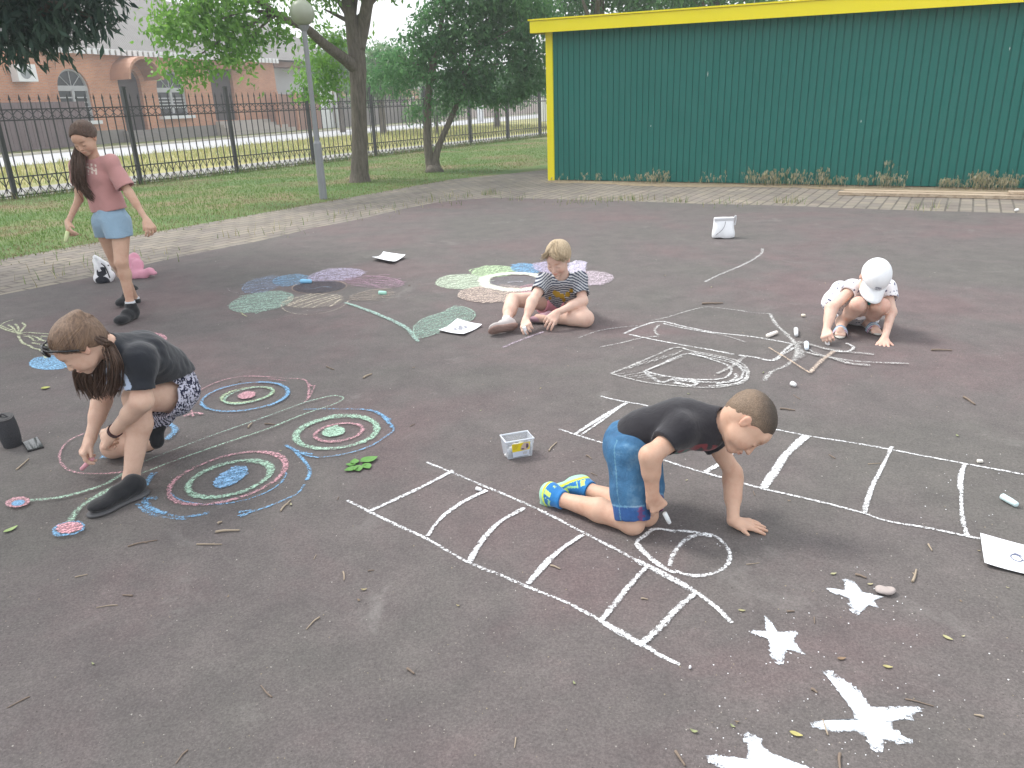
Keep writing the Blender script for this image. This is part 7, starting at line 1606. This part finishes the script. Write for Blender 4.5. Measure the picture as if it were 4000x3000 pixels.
LT = [(FL, 108, 1140, 188, 1070, .004, 1, 'pale twig below the smartphone'), (FA, 690, 1372, 878, 1358, .005, 1, 'thick pale straight twig below the butterfly’s front wing'), (FA, 0, 1482, 230, 1432, .003, 0, 'long thin dark twig below the crouching girl’s shoe'), (FA, 540, 1465, 740, 1465, .003, 1, 'thin pale twig below the thick straight one'), (FA, 1200, 1205, 1280, 1120, .004, 1, 'pale twig crossing the blue outline of the front wing'), (FA, 1850, 160, 1915, 128, .006, 1, 'stubby pale twig beyond the butterfly’s upper right'), (FA, 1560, 65, 1620, 92, .004, 0, 'dark twig between butterfly and muted flower stem'), (FA, 945, 550, 975, 515, .005, 1, 'short pale twig between the green body lines'), (FA, 1075, 520, 1155, 525, .004, 0, 'dark twig lying across the lower green body line'), (FA, 705, 1305, 740, 1290, .005, 1, 'tiny forked twig just under the front wing'),
      (FD, 1245, 95, 1290, 45, .004, 1, 'pale reddish twig right of the plastic tub'), (FD, 1255, 755, 1310, 775, .0035, 1, 'pale twig inside the diagonal ladder'), (FD, 430, 1350, 470, 1380, .004, 0, 'dark twig in the lower middle foreground'), (FD, 1775, 945, 1815, 950, .003, 1, 'small pale twig between the last two rungs'), (FD, 1460, 120, 1490, 140, .0035, 0, 'dark twig between tub and denim shorts'), (FD, 60, 790, 66, 838, .003, 1, 'short upright pale twig left of the ladder'), (FR, 1810, 92, 1885, 142, .006, 0, 'dark twig beyond the right end of the upper ladder'), (FR, 590, 168, 690, 180, .0045, 0, 'reddish twig just beyond the kneeling boy’s head'), (FR, 1470, 1320, 1495, 1240, .0045, 1, 'pale forked twig beyond the small star'), (FR, 1575, 1070, 1600, 1112, .0035, 1, 'short pale twig left of the right-hand paper'), (FR, 1090, 1272, 1165, 1296, .004, 0, 'dark twig touching the top of the small star'),
      (FM, 800, 353, 920, 350, .008, 0, 'dark red twig beyond the hull drawing'), (FM, 2120, 620, 2240, 622, .006, 0, 'reddish twig at the right edge beside the capped child'), (FS, 750, 460, 795, 458, .003, 0, 'small brown twig right of the nearest-ladder star'), (FS, 60, 1325, 120, 1415, .004, 0, 'dark twig at the bottom left of the stars'), (FS, 1075, 1340, 1078, 1450, .004, 0, 'reddish twig at the bottom edge below the largest star'), (FS, 900, 940, 935, 965, .004, 0, 'short brown twig left of the largest star'), (FS, 1480, 1000, 1655, 1045, .0022, 0, 'long thin twig over the ray of the largest star')]
for fr, a, b_, c, d, r, mi, lb in LT: twig(gp_(fr, a, b_), gp_(fr, c, d), r, TW[mi], lb)
for i in range(26):
    u = rng.uniform(40, 2180); v = 560+1080*rng.rand()**.8; P = Gd(u, v, GZ); a = rng.uniform(0, 6.28); L = rng.uniform(.02, .07); twig(P, P+np.array([math.cos(a), math.sin(a), 0])*L, rng.uniform(.0014, .0032), TW[rng.randint(2)])
for i in range(30):
    u = rng.uniform(40, 2180); v = 480+1150*rng.rand()**.8; P = Gd(u, v, GZ); ci = rng.randint(4); c = [(.42, .36, .2), (.3, .22, .14), (.5, .47, .3), (.36, .4, .2)][ci]
    leafobj('leaf_scrap', where({0: 'straw-coloured', 1: 'brown', 2: 'pale yellow', 3: 'olive'}[ci]+' leaf scrap', P), P, rng.uniform(0, 6.28), rng.uniform(.009, .02)*(1+.25*P[1]/6), tuple(.7*x for x in c), group='dry leaf scraps on the court', curl=.5)
# fine crumbs and chalk dust grains
V = []; F = []; N = 1900; us = rng.uniform(-60, 2270, N); vs = 440+1230*rng.rand(N)**.75
dust = np.array([Gd(u, v, GZ) for u, v in zip(us, vs)])
r_ = rng.uniform(.0008, .0026, N)*(1+.22*dust[:, 1])
tet = np.array([[1, 0, 0], [-.6, .8, 0], [-.5, -.9, 0], [0, .1, .7]]); ang = rng.uniform(0, 6.28, N)
ca_, sa_ = np.cos(ang), np.sin(ang); X = tet[None, :, 0]*ca_[:, None]-tet[None, :, 1]*sa_[:, None]*rng.uniform(.4, 1, N)[:, None]; Y_ = tet[None, :, 0]*sa_[:, None]+tet[None, :, 1]*ca_[:, None]; Z = np.tile(tet[None, :, 2], (N, 1))
V = np.stack([X, Y_, Z], 2)*r_[:, None, None]+dust[:, None, :]; base = np.arange(N)[:, None, None]*4; F = (base+np.array([[0, 1, 3], [1, 2, 3], [2, 0, 3]])[None]).reshape(-1, 3)
cc = np.array([(.28, .25, .22), (.22, .2, .18), (.38, .36, .33), (.06, .055, .05), (.26, .22, .15)])[rng.randint(0, 5, N)]
vc = simple('crumb', (1, 1, 1), .9, .05, 30, attr=True)
o = mesh('crumbs', V.reshape(-1, 3), F, vc, None, col=np.repeat(cc, 4, 0)); tag(o, 'fine pale crumbs and grit scattered over the court', 'grit', kind='stuff')
# white chalk grains round the stars and ladders
N = 420; L = []
for (fr, cx, cy, sx_, sy_, k_) in ((FS, 1250, 1100, 330, 230, 60), (FS, 720, 650, 260, 190, 30), (FS, 1250, 380, 220, 120, 30), (FS, 600, 1200, 300, 160, 30), (FR, 1850, 700, 250, 130, 25), (FBo, 1150, 1250, 300, 120, 25)):
    for i in range(k_): L.append(gp_(fr, rng.normal(cx, sx_), rng.normal(cy, sy_)))
L = np.array(L); N = len(L); r_ = rng.uniform(.001, .003, N); V = tet[None]*r_[:, None, None]+L[:, None, :]; F = (np.arange(N)[:, None, None]*4+np.array([[0, 1, 3], [1, 2, 3], [2, 0, 3]])[None]).reshape(-1, 3)
o = mesh('chalk_grains', V.reshape(-1, 3), F, vc, None, col=np.tile([.8, .82, .85], (4*N, 1))); tag(o, 'white chalk grains scattered around the stars and ladders', 'chalk grains', kind='stuff')
# ============================================================ planks, weeds, grass
pl0 = G(3272, 765, 0); tp = float(np.dot(pl0, E2)); sp0 = float(np.dot(pl0, E1))
m, n, l, b = NT('weathered_plank'); mp = n.new('ShaderNodeMapping'); mp.inputs['Rotation'].default_value = (0, 0, math.atan2(.504, .864)); mp.inputs['Scale'].default_value = (1.2, 16, 16); l.new(geo(n), mp.inputs[0]); t = noise(n, l, 1.5, 6, .7, mp.outputs[0]); r = ramp(n, [(.3, (.28, .21, .15)), (.55, (.46, .37, .27)), (.75, (.56, .48, .38))]); l.new(t.outputs[0], r.inputs[0]); l.new(r.outputs[0], b.inputs['Base Color']); b.inputs['Roughness'].default_value = .9; bump(n, l, b, t.outputs[0], .5, .01)
WOOD = m
for i, (s0, s1, t0_, z0, hh, wd, lb) in enumerate(((sp0, sp0+7, tp+.09, .004, .045, .09, 'long weathered plank lying on the bricks nearest the court'), (sp0+.05, sp0+6.5, tp+.31, .004, .05, .095, 'long weathered plank lying against the foot of the shed wall'), (sp0+2.2, sp0+7, tp+.2, .056, .035, .1, 'upper weathered plank resting across the two lower planks'))):
    q = MB(); c = ST((s0+s1)/2, t0_, z0+hh/2+.006); q.boxc(c, (E1, E2, up), ((s1-s0)/2, wd, hh/2)); o = q.build('plank', WOOD, None, org=c); tag(o, lb, 'plank', 'planks at the foot of the shed')
def blades(pos, hgt, wid, lean, tints, seed=1, seg=3, droop=0.):
    """curved grass blades, numpy"""
    r = np.random.RandomState(seed); N = len(pos); a = r.uniform(0, 6.283, N); d = np.stack([np.cos(a), np.sin(a), 0*a], 1); s = np.stack([-np.sin(a), np.cos(a), 0*a], 1)
    Vs = []; ln = lean*r.uniform(.3, 1.3, N)
    for k_ in range(seg+1):
        t = k_/seg; c = pos+d*(ln*hgt*t**1.8)[:, None]+up*(hgt*(t-droop*t**3))[:, None]; w_ = wid*(1-t)**.6*.5+.0003
        Vs += [c-s*w_[:, None], c+s*w_[:, None]]
    V = np.stack(Vs, 1).reshape(-1, 3); b_ = np.arange(N)[:, None, None]*(2*(seg+1)); F = (b_+np.array([[2*i, 2*i+1, 2*i+3, 2*i+2] for i in range(seg)])[None]).reshape(-1, 4)
    return V, F, np.repeat(tints, 2*(seg+1), 0)
def vmat(name, tr=.3):
    m, n, l, b = NT(name); a = n.new('ShaderNodeAttribute'); a.attribute_name = 'tint'; l.new(a.outputs['Color'], b.inputs['Base Color']); b.inputs['Roughness'].default_value = .7
    t = n.new('ShaderNodeBsdfTranslucent'); l.new(a.outputs['Color'], t.inputs['Color']); ms = n.new('ShaderNodeMixShader'); ms.inputs[0].default_value = tr; l.new(b.outputs[0], ms.inputs[1]); l.new(t.outputs[0], ms.inputs[2]); l.new(ms.outputs[0], n['Material Output'].inputs[0]); return m
GM = vmat('grass_blade')
def mixtint(N, cols, seed, wts=None):
    r = np.random.RandomState(seed); c = np.array(cols)[r.choice(len(cols), N, p=wts)]; return c*r.uniform(.85, 1.15, (N, 1))
N = 70000; r = np.random.RandomState(5); t_ = 4+26*r.rand(N)**1.35; s_ = r.uniform(-16.6, -9.35, N)
s_ += (r.rand(N) < .12)*r.normal(0, .22, N)*(s_ > -10)
pz = s_[:, None]*E1+t_[:, None]*E2; patch = np.sin(pz[:, 0]*1.3+np.sin(pz[:, 1]*.9)*2)+np.sin(pz[:, 1]*1.7+pz[:, 0]*.6); dry = (patch > 1.0) | (r.rand(N) < .05) | ((s_ > -10.4) & (r.rand(N) < .6))
ti = np.where(dry[:, None], mixtint(N, [(.24, .2, .1), (.27, .22, .12), (.2, .19, .08)], 2), mixtint(N, [(.14, .24, .05), (.16, .26, .06), (.12, .21, .045)], 3))
V, F, c_ = blades(pz, r.uniform(.014, .038, N)*(1+.3*~dry), np.full(N, .009), .5, ti, 3)
tag(mesh('grass', V, F, GM, None, col=c_), 'short patchy lawn grass between fence and brick path', 'grass', kind='stuff')
# longer grass along the fence foot and on the roadside verge
N = 9000; t_ = r.uniform(2, 36, N); s_ = -16.67+r.normal(0, .16, N); V, F, c_ = blades(s_[:, None]*E1+t_[:, None]*E2, r.uniform(.06, .2, N), np.full(N, .012), .5, mixtint(N, [(.09, .17, .03), (.13, .21, .05), (.25, .2, .1)], 4), 4)
tag(mesh('fence_grass', V, F, GM, None, col=c_), 'longer grass growing along the foot of the black iron fence', 'grass', kind='stuff')
N = 26000; t_ = 4+45*r.rand(N); s_ = -19.4-r.rand(N)**.9*16; pv = s_[:, None]*E1+t_[:, None]*E2; ok = ((pv-a0*[1, 1, 0])@RN < -.2); pv = pv[ok]; N = len(pv)
V, F, c_ = blades(pv-up*.02, r.uniform(.08, .24, N), np.full(N, .022), .6, mixtint(N, [(.42, .38, .14), (.3, .33, .1), (.2, .26, .06), (.5, .45, .2)], 5), 5)
tag(mesh('verge_grass', V, F, GM, None, col=c_), 'yellowing verge grass between the pavement and the road', 'grass', kind='stuff')
# weeds at the foot of the shed and in the path joints
N = 0; pos_ = []; hg = []
for (u0, u1, k_, h0, h1) in ((1195, 1270, 60, .06, .2), (1255, 1300, 40, .1, .22), (1330, 1400, 60, .08, .2), (1400, 1450, 160, .1, .3), (1510, 1570, 60, .08, .26), (1610, 1690, 190, .1, .36), (1650, 1790, 300, .12, .38), (1790, 1830, 70, .1, .26), (1850, 1930, 120, .1, .3), (1900, 1960, 90, .12, .3), (2030, 2090, 170, .1, .25), (2090, 2200, 420, .12, .36), (1190, 2212, 420, .03, .1)):
    for i in range(int(k_*.28)):
        P = onplane(r.uniform(u0, u1), 400, ST(S0, T0), E2); P[2] = .008; pos_.append(P-E2*r.uniform(.02, .3)); hg.append(r.uniform(h0, h1))
for i in range(7): P = onplane(1918+r.uniform(-6, 6), 400, ST(S0, T0), E2); P[2] = .008; pos_.append(P-E2*.1); hg.append(r.uniform(.45, .62))
pos_ = np.array(pos_); hg = np.array(hg); N = len(pos_)
V, F, c_ = blades(pos_, hg, np.full(N, .006), .75, mixtint(N, [(.42, .36, .24), (.34, .3, .19), (.5, .44, .32), (.25, .27, .12)], 6), 6, 5, .35)
# seed heads droop from each stem
hd = pos_+np.array([0, 0, 1])*(hg*.68)[:, None]+r.normal(0, .025, (N, 3)); sel = hg > .14; hd = np.repeat(hd[sel], 5, 0)+r.normal(0, .014, (sel.sum()*5, 3)); M_ = len(hd)
Vh, Fh, ch_ = blades(hd, -r.uniform(.03, .07, M_), np.full(M_, .014), .5, mixtint(M_, [(.5, .45, .32), (.42, .38, .25), (.36, .35, .2)], 7), 7, 2)
V2 = np.concatenate([V, Vh]); 
o = mesh('dry_weeds', V, F, GM, None, col=c_); tag(o, 'dry tan weeds growing along the foot of the green shed', 'weeds', kind='stuff'); o2 = mesh('seed_heads', Vh, Fh, GM, o, col=ch_)
pos_ = []
for (u, v, k_, sd) in ((1060, 420, 60, .12), (1130, 432, 30, .2), (1240, 438, 50, .2), (1300, 436, 40, .2), (1360, 432, 70, .15), (1460, 436, 40, .12), (1700, 438, 60, .12), (1560, 445, 30, .2), (1000, 425, 60, .25), (960, 430, 60, .3), (930, 440, 60, .3), (860, 450, 60, .3), (760, 470, 80, .35), (560, 505, 60, .3), (300, 560, 60, .3), (150, 590, 50, .3), (2000, 452, 30, .15), (1194, 385, 60, .05)):
    b_ = Gd(u, v, .006)
    for i in range(k_ if u > 1000 else k_//2): pos_.append(b_+np.array([r.normal(0, sd), r.normal(0, sd), 0]))
pos_ = np.array(pos_); N = len(pos_); V, F, c_ = blades(pos_, r.uniform(.03, .13, N), np.full(N, .008), .6, mixtint(N, [(.12, .2, .05), (.3, .27, .14), (.4, .36, .22), (.16, .22, .07)], 8), 8)
tag(mesh('path_weeds', V, F, GM, None, col=c_), 'thin weeds sprouting along the edge of the court and path', 'weeds', kind='stuff')
# ============================================================ AIR
m = bpy.data.materials.new('thin_haze'); m.use_nodes = True; n = m.node_tree.nodes; l = m.node_tree.links
for q_ in list(n):
    if q_.type == 'BSDF_PRINCIPLED': n.remove(q_)
pv_ = n.new('ShaderNodeVolumePrincipled'); pv_.inputs['Color'].default_value = (.9, .93, .97, 1); pv_.inputs['Density'].default_value = .0026; pv_.inputs['Anisotropy'].default_value = .1
l.new(pv_.outputs[0], n['Material Output'].inputs['Volume'])
q = MB(); q.boxc((0, 95, 7), ((1, 0, 0), (0, 1, 0), (0, 0, 1)), (105, 115, 8.1)); o = q.build('haze', m); tag(o, kind='stuff')
